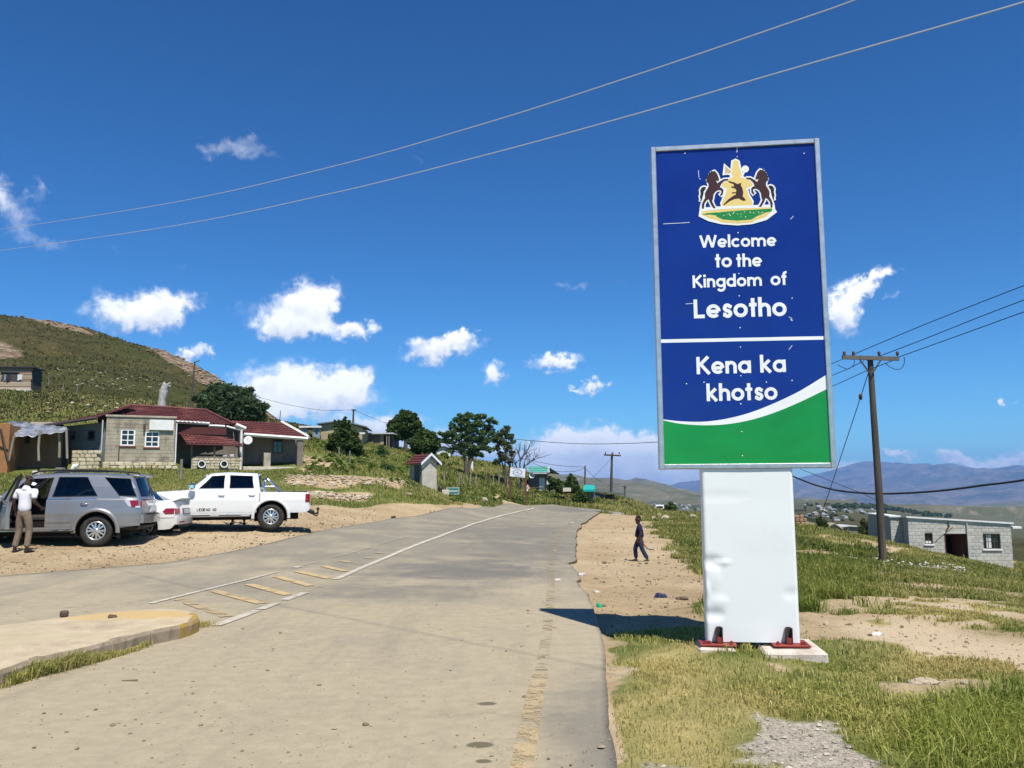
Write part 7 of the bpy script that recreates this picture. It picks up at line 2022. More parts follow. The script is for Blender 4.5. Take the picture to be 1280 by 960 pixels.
# the bank on the left
X, Y, r = sample(215000, -60, 900, 30, 112, 15)
dirt, dry, rock, grav = masks(X, Y)
keep = (dirt + fbm(X, Y, .8, 3, 44) * .8 + r.normal(0, .1, len(X)) < .5) & (Y > 30)
for (p0, p1, dpt, fr) in [(-.1, ur, 0, None)]: pass
def outside(fr, u0, u1, v0, v1):
 dx, dy = X - fr.O.x, Y - fr.O.y
 u = dx * fr.x.x + dy * fr.x.y; v = dx * fr.y.x + dy * fr.y.y
 return ~((u > u0) & (u < u1) & (v > v0) & (v < v1))
keep &= outside(HL, -2.5, 14, -.05, 7) & outside(FS, -1, 3.5, -.1, 4.2) & outside(FT, -.1, 1.7, -.02, 1.7)
X, Y = X[keep], Y[keep]; rk = np.random.default_rng(16)
tall = np.clip(fbm(X, Y, .3, 4, 81) * 2.5 + .35, 0, 1)
H = .06 + .09 * rk.uniform(0, 1, len(X)) + tall * .28 * rk.uniform(.2, 1, len(X)) * (Y > 46) + .25 * rk.uniform(.2, 1, len(X)) * (Y > 58) * (X > -6)
T = grass_tints(X, Y, np.clip(fbm(X, Y, .25, 4, 66) * 2.0 - .05, 0, .5), rk)
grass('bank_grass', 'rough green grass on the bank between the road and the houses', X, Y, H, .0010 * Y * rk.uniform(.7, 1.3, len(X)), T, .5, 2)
# tussocks on the hillside
X, Y, r = sample(26000, -80, 400, 70, 205, 25)
keep = (fbm(X, Y, .09, 5, 19) + r.normal(0, .15, len(X)) > -.08) & (masks(X, Y)[2] < .4)
X, Y = X[keep], Y[keep]; rk = np.random.default_rng(26)
t_ = rk.uniform(0, 1, len(X))[:, None]
T = np.array([0.045, 0.042, 0.014]) * (1 - t_) + np.array([0.095, 0.082, 0.03]) * t_
T = np.where((rk.uniform(0, 1, len(X)) < .12)[:, None], np.array([.22, .18, .10]), T)
grass('hill_tussocks', 'dark grass tussocks dotted over the hillside', X, Y, .12 + .22 * rk.uniform(0, 1, len(X)), .0020 * Y * rk.uniform(.7, 1.4, len(X)), T, .5, 3)
# weeds along the kerb of the island
rk = np.random.default_rng(36); n = 5200
u = np.clip(rk.beta(2.0, 1.5, n), 0, 1)
line = [Vector((ip[i].x + .01, ip[i].y - .06, 0)) for i in (13, 14, 15, 16, 17)]
ti = u * (len(line) - 1); i0 = np.minimum(ti.astype(int), len(line) - 2); fr = ti - i0
LX = np.array([p.x for p in line]); LY = np.array([p.y for p in line])
X = LX[i0] * (1 - fr) + LX[i0 + 1] * fr + rk.normal(0, .03, n); Y = LY[i0] * (1 - fr) + LY[i0 + 1] * fr + rk.normal(-.02, .055, n)
tuft = np.clip(fbm(X, Y, 2.6, 3, 5) * 3 + .5, .1, 1)
dry = (rk.uniform(0, 1, n) < (.75 - .5 * tuft)).astype(float) * .8
zz_ = np.array([h1(a, b) for a, b in zip(X[::1], Y[::1])]) + .025
grass('kerb_weeds', 'weeds and dry grass growing along the near kerb of the traffic island', X, Y, .04 + .15 * tuft * rk.uniform(.3, 1, n), np.full(n, .008), grass_tints(X, Y, dry, rk), .6, 4, zz_)
n = 400; a = plane(243, 786, 0); X = a.x + rk.normal(0.05, .09, n); Y = a.y + rk.normal(0, .07, n)
grass('kerb_weeds', 'dry weeds at the yellow nose of the traffic island', X, Y, .03 + .07 * rk.uniform(0, 1, n), np.full(n, .007), grass_tints(X, Y, np.full(n, .9), rk), .7, 5, np.full(n, .025) + np.array([h1(p, q) for p, q in zip(X, Y)]))
# ------------------------------------------------------------------ loose stones
def stones(name, label, X, Y, S, m, seed, sink=.25):
 """little faceted stones joined in one mesh"""
 r = np.random.default_rng(seed); n = len(X); Z = h_full(X, Y)
 base = np.array([(1, 0, .1), (.3, .95, -.05), (-.8, .6, .08), (-.8, -.6, -.05), (.3, -.95, .1), (.55, .25, .55), (-.1, .55, .6), (-.5, -.15, .5), (.25, -.5, .62), (0, 0, -.5)], float)
 F0 = np.array([(0, 1, 5), (1, 6, 5), (1, 2, 6), (2, 7, 6), (2, 3, 7), (3, 8, 7), (3, 4, 8), (4, 0, 8), (0, 5, 8), (5, 6, 7), (5, 7, 8), (1, 0, 9), (2, 1, 9), (3, 2, 9), (4, 3, 9), (0, 4, 9)])
 a = r.uniform(0, 2 * pi, n); ca, sa = np.cos(a), np.sin(a)
 jit = r.uniform(.7, 1.2, (n, 10, 3))
 P = base[None] * jit * (S[:, None, None] * np.stack([r.uniform(.7, 1.3, n), r.uniform(.6, 1.1, n), r.uniform(.5, 1.0, n)], -1)[:, None, :])
 V = np.stack([P[..., 0] * ca[:, None] - P[..., 1] * sa[:, None] + X[:, None], P[..., 0] * sa[:, None] + P[..., 1] * ca[:, None] + Y[:, None], P[..., 2] + Z[:, None] + (S * sink)[:, None]], -1).reshape(-1, 3)
 F = (np.arange(n) * 10)[:, None, None] + F0[None]
 t = np.repeat(r.uniform(0, 1, n), 10); tint = np.stack([t, t, t, np.ones_like(t)], -1)
 return tag(link(name, np_mesh(name, V, F.reshape(-1, 3), m, False, {'tint': tint})), label, 'stones', kind='stuff')
def stone_material(name, c1, c2):
 m = bpy.data.materials.new(name); m.use_nodes = True
 N = NT(m.node_tree); a = N.n('ShaderNodeAttribute', attribute_name='tint'); sp = N.n('ShaderNodeSeparateColor'); N.l(a.outputs['Color'], sp.inputs[0])
 p = N.n('ShaderNodeBsdfPrincipled'); N.l(N.mix(sp.outputs[0], c1, c2), p.inputs['Base Color']); p.inputs['Roughness'].default_value = .9; p.inputs['Specular IOR Level'].default_value = .15
 o = N.n('ShaderNodeOutputMaterial'); N.l(p.outputs[0], o.inputs[0]); return m
ST_PALE = stone_material('pale_stones', (0.26, 0.20, 0.13), (0.48, 0.41, 0.31)); ST_GREY = stone_material('grey_chippings', (0.16, 0.14, 0.11), (0.52, 0.46, 0.37)); ST_BR = stone_material('brown_stones', (0.14, 0.098, 0.062), (0.38, 0.295, 0.195))
X, Y, r = sample(60000, 735, 1345, 4.4, 50, 51)
dirt, dry, rock, grav = masks(X, Y); onroad = inpoly(X, Y, [tuple(p) for p in RR] + [tuple(p) for p in LL[::-1]])
kk = (dirt > .55) & ~onroad & (r.uniform(0, 1, len(X)) < .22)
stones('gravel', 'loose brown stones on the bare earth right of the road', X[kk], Y[kk], (.004 + .007 * r.exponential(1, kk.sum())) * np.clip(Y[kk] / 14, .6, 1.6), ST_BR, 1)
kk = (grav > .5) & ~onroad & (r.uniform(0, 1, len(X)) < .6)
stones('chippings', 'grey and white chippings in the bare patch in front of the sign', X[kk], Y[kk], (.003 + .0045 * r.exponential(1, kk.sum())), ST_GREY, 2)
X, Y, r = sample(16000, -60, 480, 14, 42, 52)
kk = (masks(X, Y)[0] > .6) & ~inpoly(X, Y, [tuple(p) for p in RR] + [tuple(p) for p in LL[::-1]])
X, Y = X[kk], Y[kk]; r2 = np.random.default_rng(3)
stones('gravel', 'small stones scattered over the dirt parking ground', X, Y, (.005 + .008 * r2.exponential(1, len(X))) * np.clip(Y / 20, .8, 1.6), ST_BR, 3)
X, Y, r = sample(5200, -80, 400, 75, 204, 53)
kk = (fbm(X, Y, .05, 4, 77) + r.normal(0, .12, len(X)) > .2) | (masks(X, Y)[2] > .4)
kq = inpoly(X, Y, ROCKY2) | inpoly(X, Y, ROCKY3)
stones('ridge_rocks', 'reddish broken rocks along the ridge of the hill', np.repeat(X[kq], 3) + r.normal(0, 2, 3 * kq.sum()), np.repeat(Y[kq], 3) + r.normal(0, 2, 3 * kq.sum()), np.minimum(.12 + .17 * r.exponential(1, 3 * kq.sum()), .55), ST_BR, 7)
stones('hill_stones', 'pale stones strewn over the hillside', X[kk], Y[kk], np.minimum(.06 + .09 * r.exponential(1, kk.sum()), .26), ST_PALE, 4)
Xs, Ys, Ss = [], [], []
r = np.random.default_rng(9)
for poly, n_, s0 in (('cut', 300, .09), ('cut2', 150, .11), ('mound', 80, .07)):
 P = np.array(DIRT[poly]); mn, mx_ = P.min(0), P.max(0); q = r.uniform(mn, mx_, (n_ * 3, 2)); ins = inpoly(q[:, 0], q[:, 1], DIRT[poly]); q = q[ins][:n_]
 Xs.append(q[:, 0]); Ys.append(q[:, 1]); Ss.append(s0 * r.uniform(.4, 1.5, len(q)))
stones('earth_cut_stones', 'crumbling stones and clods in the earth cuts of the bank', np.concatenate(Xs), np.concatenate(Ys), np.concatenate(Ss), ST_PALE, 5)
X, Y, r = sample(3200, -260, 780, 4.6, 30, 54)
kk = inpoly(X, Y, ROAD_POLY); X, Y = X[kk], Y[kk]; r2 = np.random.default_rng(8)
o = stones('road_grit', 'bits of grit and crumbs lying on the asphalt', X, Y, .0035 + .004 * r2.exponential(1, len(X)), ST_BR, 6)
o.location.z = .024
# bigger rocks, each its own
def rock(label, px, py, wpx, hpx, m=ST_PALE, name='rock', cat='rock', seed=0):
 g = ground(px, py); g.z = hz(g.x, g.y); k = g.y / FPX; r = np.random.default_rng(seed + int(px))
 bm = bmesh.new(); bmesh.ops.create_icosphere(bm, subdivisions=3, radius=1)
 sx, sz = wpx * k / 2, hpx * k * .62
 for v in bm.verts:
  c = v.co; f = 1 + .55 * float(fbm(np.array([c.x * 1.3 + px]), np.array([c.y * 1.3 + c.z * 1.1]), 1.0, 3, 5)[0]) * 1.3
  q = Vector((round(c.x * 2.2) / 2.2 * .35 + c.x * .65, c.y, round(c.z * 1.8) / 1.8 * .4 + c.z * .6)) * f
  v.co = Vector((q.x * sx, q.y * sx * .8, q.z * sz + sz * .25))
 me = bpy.data.meshes.new(name); bm.to_mesh(me); bm.free()
 a = me.attributes.new('tint', 'FLOAT_COLOR', 'POINT'); t = r.uniform(.35, .95); a.data.foreach_set('color', np.tile([t, t, t, 1], len(me.vertices)).astype(np.float32))
 me.materials.append(m); o = link(name, me); o.location = g; o.rotation_euler = (0, 0, r.uniform(-.5, .5))
 return tag(o, label, cat)
rock('pale boulder left of the others in the grass beyond the child', 817, 650, 7, 6)
rock('broad pale boulder in the middle of the rock group beyond the child', 831, 649, 11, 7)
rock('flat pale boulder right of the rock group beyond the child', 839, 653, 9, 4)
rock('small brown rock between the boulders beyond the child', 824, 646, 6, 5, ST_BR)
rock('ochre boulder at the left edge of the sign plinth in the far grass', 866, 648, 12, 6)
rock('flat pale stone half buried at the edge of the bare earth right of the footing', 1155, 857, 38, 9)
rock('white stone on the right end of the bare earth', 1206, 856, 12, 6)
rock('white stone at the picture edge among the rubble', 1268, 864, 13, 8)
rock('small pale stone beside the near corner of the bare earth', 1033, 782, 7, 5)
rock('pale flat rock beside the little path up the bank', 605, 627, 9, 6)
rock('flat brown slab standing in the grass below the outhouse', 510, 619, 12, 4, ST_BR)
rock('round grey stone in the dry grass in front of the sign', 1050, 876, 14, 8, ST_GREY)
rock('dark flat stone in the middle of the bare earth', 1161, 818, 11, 4, ST_BR)
for i, (px, py, w, h_) in enumerate([(372, 606, 9, 5), (392, 606, 8, 5), (415, 607, 9, 6), (437, 607, 8, 5), (460, 606, 9, 5)]):
 rock(['leftmost', 'second', 'middle', 'fourth', 'rightmost'][i] + ' of the five larger rocks along the upper earth cut', px, py, w, h_, ST_PALE, seed=i)
for i, (px, py, w, h_) in enumerate([(392, 620, 9, 5), (402, 621, 8, 4), (412, 620, 10, 5), (424, 621, 9, 4), (436, 621, 8, 4), (447, 622, 8, 4)]):
 rock(['first', 'second', 'third', 'fourth', 'fifth', 'sixth'][i] + ' rock from the left in the low row behind the pickup tail', px, py, w, h_, ST_PALE, seed=10 + i)
# litter
def crumple(label, px, py, w, h_, col, name, cat, seed, rough=.6):
 g = ground(px, py); g.z = hz(g.x, g.y); k = g.y / FPX
 bm = bmesh.new(); bmesh.ops.create_icosphere(bm, subdivisions=3, radius=1)
 for v in bm.verts:
  f = 1 + 1.0 * float(fbm(np.array([v.co.x * 2 + seed]), np.array([v.co.y * 2 + v.co.z * 1.7]), 1.2, 3, seed)[0])
  v.co = Vector((v.co.x * f * w * k / 2, v.co.y * f * w * k / 3, max(v.co.z * f, -.1) * h_ * k * .8))
 me = bpy.data.meshes.new(name); bm.to_mesh(me); bm.free(); me.materials.append(mat(name + '_' + str(seed), col, rough)); o = link(name, me); o.location = g
 return tag(o, label, cat)
crumple('crumpled bright green plastic bag at the broken road edge', 749, 757, 8, 7, (0.01, 0.33, 0.15), 'plastic_bag', 'plastic bag', 1)
crumple('dark blue and white rag on the dirt left of the sign plinth', 826, 745, 15, 7, (0.02, 0.028, 0.07), 'rag', 'rag', 2)
crumple('dirty brown heap of rubbish between the blue rag and the sign', 852, 747, 18, 4, (0.12, 0.085, 0.055), 'rubbish_heap', 'rubbish', 3, .95)
crumple('white paper scrap in the grass right of the sign above the bare earth', 1096, 794, 12, 4, (.7, .7, .66), 'paper_scrap', 'litter', 4)
crumple('small dark bottle in the long grass right of the sign', 1061, 750, 6, 6, (.03, .03, .035), 'bottle', 'bottle', 5)
def slab(label, px, py, w, d, hgt, col, ang, name='concrete_shard', cat='litter'):
 g = ground(px, py); k = g.y / FPX; mb = MB(); mb.box(-w * k / 2, w * k / 2, -d / 2, d / 2, -.01, hgt, .006)
 o = mb.build(name, mat(name + '_m%d' % int(px), col, .8)); o.location = g; o.location.z = road_z(g.x, g.y) if inpoly(np.array([g.x]), np.array([g.y]), [tuple(p) for p in RR] + [tuple(p) for p in LL[::-1]])[0] else hz(g.x, g.y); o.rotation_euler = (radians(3), radians(-4), ang); return tag(o, label, cat)
slab('long white shard lying at the bite in the broken road edge', 724, 717, 12, .25, .03, (.5, .48, .43), -.35)
slab('white shard on the dirt below the long one', 746, 738, 6, .14, .02, (.48, .45, .40), .2)
slab('small white scrap lying on the asphalt near the road edge', 697, 727, 7, .14, .012, (.5, .48, .43), .1, 'paper_scrap')
slab('white scrap lying on the dirt nearest the walking child', 841, 687, 8, .2, .02, (.5, .48, .44), .1, 'paper_scrap')
slab('tiny pale scrap at the curve of the yellow edge line', 715, 654, 4, .25, .015, (.5, .49, .46), .1, 'paper_scrap')
slab('dry twig lying on the asphalt in front of the traffic island', 162, 855.5, 20, .012, .012, (.20, .15, .10), -.1, 'twig', 'twig')
slab('small dark object lying in the road left of the centre line', 492, 648, 5, .2, .12, (.05, .045, .04), .3, 'lost_shoe', 'litter')
for i, (px, py, w) in enumerate([(1112, 707, 30), (1060, 702, 14), (1148, 712, 14), (1168, 712, 10), (1195, 714, 12)]):
 g = ground(px, py); rr = np.random.default_rng(i); n = 24; k = g.y / FPX
 X = g.x + rr.normal(0, w * k * .3, n); Y = g.y + rr.normal(0, .5, n)
 stones('white_flowers', 'patch of tiny white flowers %s' % ['left of the dark pole foot', 'in the grass behind the sign', 'under the small window of the block house', 'left of the block house door', 'right of the block house door'][i], X, Y, .02 + .025 * rr.uniform(0, 1, n), mat('flower_white', (.6, .6, .54), .8), 90 + i, 4)['category'] = 'flowers'
# ------------------------------------------------------------------ vehicles
def car_paint(name, col, metal, rough, coat=.8, dirt=(0.36, 0.29, 0.21)):
 m = bpy.data.materials.new(name); m.use_nodes = True
 N = NT(m.node_tree); t = N.n('ShaderNodeTexCoord'); s_ = N.n('ShaderNodeSeparateXYZ'); N.l(t.outputs['Object'], s_.inputs[0])
 p = N.n('ShaderNodeBsdfPrincipled')
 n = N.noise(t.outputs['Object'], 5, 6, .7)
 low = N.math('MULTIPLY', N.maprange(s_.outputs[2], .85, .30), N.maprange(n, .3, .7, .15, .75))
 c = N.mix(N.math('MULTIPLY', low, .6), tuple(col) + (1,), dirt)
 N.l(c, p.inputs['Base Color']); p.inputs['Metallic'].default_value = metal
 N.l(N.math('ADD', N.math('MULTIPLY', low, .4), rough), p.inputs['Roughness'])
 p.inputs['Coat Weight'].default_value = coat; p.inputs['Coat Roughness'].default_value = .06
 o = N.n('ShaderNodeOutputMaterial'); N.l(p.outputs[0], o.inputs[0]); return m
SILVER = car_paint('silver_grey_paint', (0.27, 0.27, 0.275), .55, .36)
WHITEC = car_paint('white_car_paint', (0.72, 0.72, 0.70), 0, .38)
TGLASS = bpy.data.materials.new('tinted_car_glass'); TGLASS.use_nodes = True
_N = NT(TGLASS.node_tree)
_t = _N.n('ShaderNodeBsdfTransparent'); _t.inputs[0].default_value = (.10, .11, .12, 1)
_g = _N.n('ShaderNodeBsdfGlossy'); _g.inputs['Roughness'].default_value = .03; _g.inputs[0].default_value = (.9, .95, 1, 1)
_f = _N.n('ShaderNodeFresnel'); _f.inputs[0].default_value = 1.5
_m = _N.n('ShaderNodeMixShader'); _N.l(_f.outputs[0], _m.inputs[0]); _N.l(_t.outputs[0], _m.inputs[1]); _N.l(_g.outputs[0], _m.inputs[2])
_o = _N.n('ShaderNodeOutputMaterial'); _N.l(_m.outputs[0], _o.inputs[0])
CHROME = mat('chrome', (0.72, 0.72, 0.74), .12, 1.0)
ALLOY = mat('alloy_rim', (0.62, 0.62, 0.63), .3, .85)
BLACKP = mat('black_car_plastic', (0.018, 0.018, 0.019), .55)
UNDER = mat('dark_underbody', (0.012, 0.012, 0.012), .9)
SEATM = mat('dark_seat_cloth', (0.045, 0.043, 0.042), .9)
LAMPR = mat('red_lamp_lens', (0.24, 0.006, 0.010), .12, 0, coat=1)
LAMPW = mat('clear_lamp_lens', (0.62, 0.60, 0.60), .1, .3, coat=1)
TYRE = mat('dusty_tyre', (0.020, 0.019, 0.018), .85, col2=(0.045, 0.04, 0.034), scale=14)
PLATE = mat('number_plate', (0.70, 0.69, 0.64), .5)
class Car:
 def __init__(s, t, half_len, W, zm, zbelt, top, bot, wheels, R, Ra, sill, paint, tapr=(.4, .17), bulge=.07):
  s.t, s.hl, s.W, s.zm, s.zb, s.top, s.bot, s.wheels, s.R, s.Ra, s.sill, s.paint = t, half_len, W, zm, zbelt, top, bot, wheels, R, Ra, sill, paint
  s.tapr, s.bulge = tapr, bulge
 def ztop(s, x): return float(np.interp(x, [p[0] for p in s.top], [p[1] for p in s.top]))
 def zbot(s, x):
  z = float(np.interp(x, [p[0] for p in s.bot], [p[1] for p in s.bot]))
  for xw in s.wheels:
   d = abs(x - xw)
   if d < s.Ra: z = max(z, s.R + sqrt(max(s.Ra ** 2 - d * d, 0)))
  return z
 def w(s, x, z):
  W = s.W
  if z < s.zm: f = 1 - .075 * ((s.zm - z) / s.zm) ** 2
  else: f = 1 - .05 * (min((z - s.zm) / (s.zb - s.zm), 1.3)) ** 2
  f += .012 * exp(-((z - s.zm * 1.16) / .05) ** 2)          # a crease along the flank
  for xw in s.wheels:                                            # swollen wings over the wheels
   f += .022 * exp(-((x - xw) / .55) ** 2 - ((z - .72) / .3) ** 2)
  L, a = s.tapr
  for d in (s.hl - x, s.hl + x):
   if d < L: f *= 1 - a * ((L - max(d, 0)) / L) ** 2.4
  return W * f
 def lower(s, mb, hole=None, shoulder=.07):
  xs = set(np.round(np.linspace(-s.hl, s.hl, 64), 4))
  for xw in s.wheels:
   for a in np.linspace(0, pi, 19): xs.add(round(xw + s.Ra * cos(a) * .9999, 4))
   xs.add(round(xw - s.Ra - .001, 4)); xs.add(round(xw + s.Ra + .001, 4))
  for p in s.top: xs.add(round(p[0], 4))
  if hole:
   xs.add(hole[0]); xs.add(hole[1])
  xs = sorted(xs)
  NL = 12
  for sg in (1, -1):
   V = []
   for x in xs:
    z0, z1 = s.zbot(x), s.ztop(x)
    for k in range(NL + 1):
     z = z0 + (z1 - .035 - z0) * k / NL
     V.append((x, sg * s.w(x, z), z))
    wt = s.w(x, z1)
    V.append((x, sg * (wt - .018), z1 - .012)); V.append((x, sg * (wt - shoulder), z1))
    V.append((x, sg * wt * .55, z1 + .02)); V.append((x, 0, z1 + .03))
   m = NL + 5; F = []
   for i in range(len(xs) - 1):
    xm = (xs[i] + xs[i + 1]) / 2
    for k in range(m - 1):
     if hole and sg == hole[3] and hole[0] < xm < hole[1] and V[i * m + k][2] > hole[2] - .02 and k < NL + 3: continue
     F.append((i * m + k, (i + 1) * m + k, (i + 1) * m + k + 1, i * m + k + 1))
   mb.add(V, F, 0, True)
  for end in (-1, 1):
   x = s.hl * end
   def fn(u, v):
    z0, z1 = s.zbot(x), s.ztop(x)
    z = z0 + (z1 - z0) * v; wv = s.w(x, z) if v < .97 else s.w(x, z) - .03; y = -wv + 2 * wv * u
    return (x + end * s.bulge * (1 - (y / wv) ** 2) * (.6 + .4 * sin(pi * v)), y, z + (.03 * (1 - (y / wv) ** 2) if v > .97 else 0))
   mb.grid(fn, 14, 10)
 def green(s, mb, pairs, kinds, zr, wr, v0=.1, v1=.9, near_open=None, sides=(1, -1), insetb=.045):
  """pairs: (x at belt, x at roof); kinds per cell: body / glass / open"""
  s.zr = lambda x: float(np.interp(x, [p[0] for p in zr], [p[1] for p in zr]))
  def pt(i, v, sg):
   xb, xr = pairs[i]; zb = s.ztop(xb) - .005; z2 = s.zr(xr)
   wb = s.w(xb, zb) - insetb
   x = xb + (xr - xb) * v; z = zb + (z2 - zb) * v
   return Vector((x, sg * (wb + (wr - wb) * v + .018 * sin(pi * v)), z))
  s.gpt = pt
  rows = [0, v0, (v0 + v1) / 2, v1, 1]
  for sg in sides:
   for i, kd in enumerate(kinds):
    if sg == 1 and near_open == i: kd = 'open'
    for a, b in zip(rows, rows[1:]):
     if kd in ('glass', 'open') and a >= v0 - 1e-6 and b <= v1 + 1e-6: continue
     if kd == 'open' and b <= v0 + 1e-6: continue
     mb.add([pt(i, a, sg), pt(i + 1, a, sg), pt(i + 1, b, sg), pt(i, b, sg)], [(0, 1, 2, 3)], 0, False)
    if kd == 'glass':
     q = [pt(i, v0, sg), pt(i + 1, v0, sg), pt(i + 1, v1, sg), pt(i, v1, sg)]
     for v in q: v.y -= sg * .010
     cen_ = sum(q, Vector()) / 4
     gm = MB(); gm.grid(lambda a, b: q[0].lerp(q[1], a).lerp(q[3].lerp(q[2], a), b) + Vector((0, sg * .012 * sin(pi * b), 0)), 3, 4); gm.build('side_window', TGLASS, s.t)
     fm = MB()      # rubber seal
     Q = q + [q[0]]
     for a, b in zip(Q, Q[1:]): fm.tube([a + Vector((0, sg * .006, 0)), b + Vector((0, sg * .006, 0))], .012, 4, caps=False)
     fm.build('window_seal', BLACKP, s.t)
  # roof skin
  n = len(pairs); V = []
  for i in range(n):
   p = pt(i, 1, 1); zz = p.z
   for y, dz in ((p.y, 0), (p.y - .05, .03), (p.y * .6, .055), (0, .065), (-p.y * .6, .055), (-p.y + .05, .03), (-p.y, 0)): V.append((p.x, y, zz + dz))
  mb.add(V, [(7 * i + k, 7 * (i + 1) + k, 7 * (i + 1) + k + 1, 7 * i + k + 1) for i in range(n - 1) for k in range(6)], 0, True)
  # windscreens front and back
  for (i, nm, end) in ((0, 'rear_window', -1), (n - 1, 'windscreen', 1)):
   def fn(u, v, i=i, end=end, dx=0.0):
    a, b = pt(i, v, 1), pt(i, v, -1); q = a.lerp(b, u); q.x += end * (.10 * (1 - (2 * u - 1) ** 2) + dx); q.z += (.065 * (1 - (2 * u - 1) ** 2)) * v ** 3
    return q
   vv0, vv1 = .12, .9
   for (ua, ub, va, vb) in ((0, 1, 0, vv0), (0, 1, vv1, 1), (0, .06, vv0, vv1), (.94, 1, vv0, vv1)):
    mb.grid(lambda a, b: fn(ua + (ub - ua) * a, va + (vb - va) * b), 8 if ub - ua > .5 else 1, 2)
   gm = MB(); gm.grid(lambda a, b: fn(.06 + .88 * a, vv0 + (vv1 - vv0) * b, dx=-.008), 10, 4); gm.build(nm, TGLASS, s.t)
 def skin(s, name, m, x0, x1, z0, z1, off, sg=1, nu=10, nv=10, parent=None, th=.006):
  f0 = x0 if callable(x0) else (lambda z: x0); f1 = x1 if callable(x1) else (lambda z: x1)
  def P(u, v, o):
   z = z0 + (z1 - z0) * v; x = f0(z) + (f1(z) - f0(z)) * u
   return (x, sg * (s.w(x, z) + o), z)
  mb = MB(); mb.grid(lambda a, b: P(a, b, off), nu, nv)
  for e in range(4):
   L = nu if e < 2 else nv
   def Q(k, o):
    t_ = k / L
    return P(*((t_, 0) if e == 0 else (t_, 1) if e == 1 else (0, t_) if e == 2 else (1, t_)), o)
   V = [Q(k, off) for k in range(L + 1)] + [Q(k, off - th - .004) for k in range(L + 1)]
   mb.add(V, [(k, k + 1, L + 2 + k, L + 1 + k) for k in range(L)])
  return mb.build(name, m, parent or s.t)
 def rear(s, name, m, y0, y1, z0, z1, off=.012, nu=6, nv=6, parent=None, end=-1):
  x = s.hl * end
  def P(u, v, o):
   z = z0 + (z1 - z0) * v; y = y0 + (y1 - y0) * u
   a, b = s.zbot(x), s.ztop(x); wv = s.w(x, z); vv = min(max((z - a) / (b - a), 0), 1)
   return (x + end * (s.bulge * (1 - min((y / wv) ** 2, 1)) * (.6 + .4 * sin(pi * vv)) + o), y, z)
  mb = MB(); mb.grid(lambda a, b: P(a, b, off), nu, nv)
  V = [P(*q, off) for q in ((0, 0), (1, 0), (1, 1), (0, 1))] + [P(*q, -.01) for q in ((0, 0), (1, 0), (1, 1), (0, 1))]
  mb.add(V, [(0, 1, 5, 4), (1, 2, 6, 5), (2, 3, 7, 6), (3, 0, 4, 7)])
  return mb.build(name, m, parent or s.t)
 def wheel(s, x, sg, spokes, R=None, tw=.24, rim_r=.62, double=True):
  R = R or s.R
  y = sg * (s.W - .03 - tw / 2)
  mb = MB(); r_ = R * rim_r
  mb.lathe([(r_, -tw / 2 + .02), (r_ + .02, -tw / 2), (R * .9, -tw / 2 - .008), (R * .975, -tw / 2 + .03), (R, -tw / 4), (R, tw / 4), (R * .975, tw / 2 - .03), (R * .9, tw / 2 + .008), (r_ + .02, tw / 2), (r_, tw / 2 - .02), (r_, -tw / 2 + .02)], 40, 'y')
  w_ = mb.build('wheel', TYRE, s.t); w_.location = (x, y, R)
  o = sg
  mb = MB(); mb.lathe([(r_ - .004, -o * tw * .35), (r_ - .004, o * (tw / 2 - .016)), (r_ - .03, o * (tw / 2 - .004)), (r_ - .042, o * (tw / 2 - .03)), (r_ - .05, -o * tw * .3)], 40, 'y')
  for k in range(spokes):
   for d in ((-.15, .15) if double else (0,)):
    a = 2 * pi * k / spokes + .2; a2 = a + d * 1.6; a1 = a + d * 1.0
    c0, c1 = .055, r_ - .03
    wd0, wd1 = (.018, .02) if double else (.03, .026)
    P = []
    for (rr, aa, ww, yy) in ((c0, a1, wd0, tw / 2 - .012), (c1, a2, wd1, tw / 2 - .022)):
     cx, cz = rr * cos(aa), rr * sin(aa); tx, tz = -sin(aa), cos(aa)
     for e in (-1, 1): P += [(cx + tx * ww * e, o * yy, cz + tz * ww * e), (cx + tx * ww * e, o * (yy - .04), cz + tz * ww * e)]
    mb.add(P, [(0, 2, 6, 4), (1, 3, 7, 5), (0, 4, 5, 1), (2, 6, 7, 3)])
  mb.lathe([(.0001, o * (tw / 2 - .002)), (.05, o * (tw / 2 - .004)), (.07, o * (tw / 2 - .02)), (.07, o * (tw / 2 - .07))], 16, 'y')
  rm = mb.build('rim', ALLOY, w_, fix=False)
  mb = MB(); mb.lathe([(.0001, o * .02), (r_ * .72, o * .02), (r_ * .72, -o * .02)], 24, 'y'); mb.build('brake_disc', mat('brake_steel', (.10, .095, .09), .5, .7), w_)
  return w_
 def under(s, z0=.26, z1=.62):
  mb = MB(); mb.box(-s.hl + .3, s.hl - .3, -s.W + .32, s.W - .32, z0, z1)
  for xw in s.wheels:
   for sg in (1, -1):
    V = []; n = 16
    for k in range(n + 1):
     a = pi * (k / n * 1.16 - .08); r_ = s.Ra - .004
     for yy in (s.w(xw, .6) - .012, s.W - .36): V.append((xw + r_ * cos(a), sg * yy, s.R + r_ * sin(a)))
    mb.add(V, [(2 * k, 2 * k + 2, 2 * k + 3, 2 * k + 1) for k in range(n)])
    mb.add([(xw - s.Ra, sg * (s.W - .355), .25), (xw + s.Ra, sg * (s.W - .355), .25), (xw + s.Ra, sg * (s.W - .355), s.R + s.Ra), (xw - s.Ra, sg * (s.W - .355), s.R + s.Ra)], [(0, 1, 2, 3)])
  mb.build('underbody', UNDER, s.t)
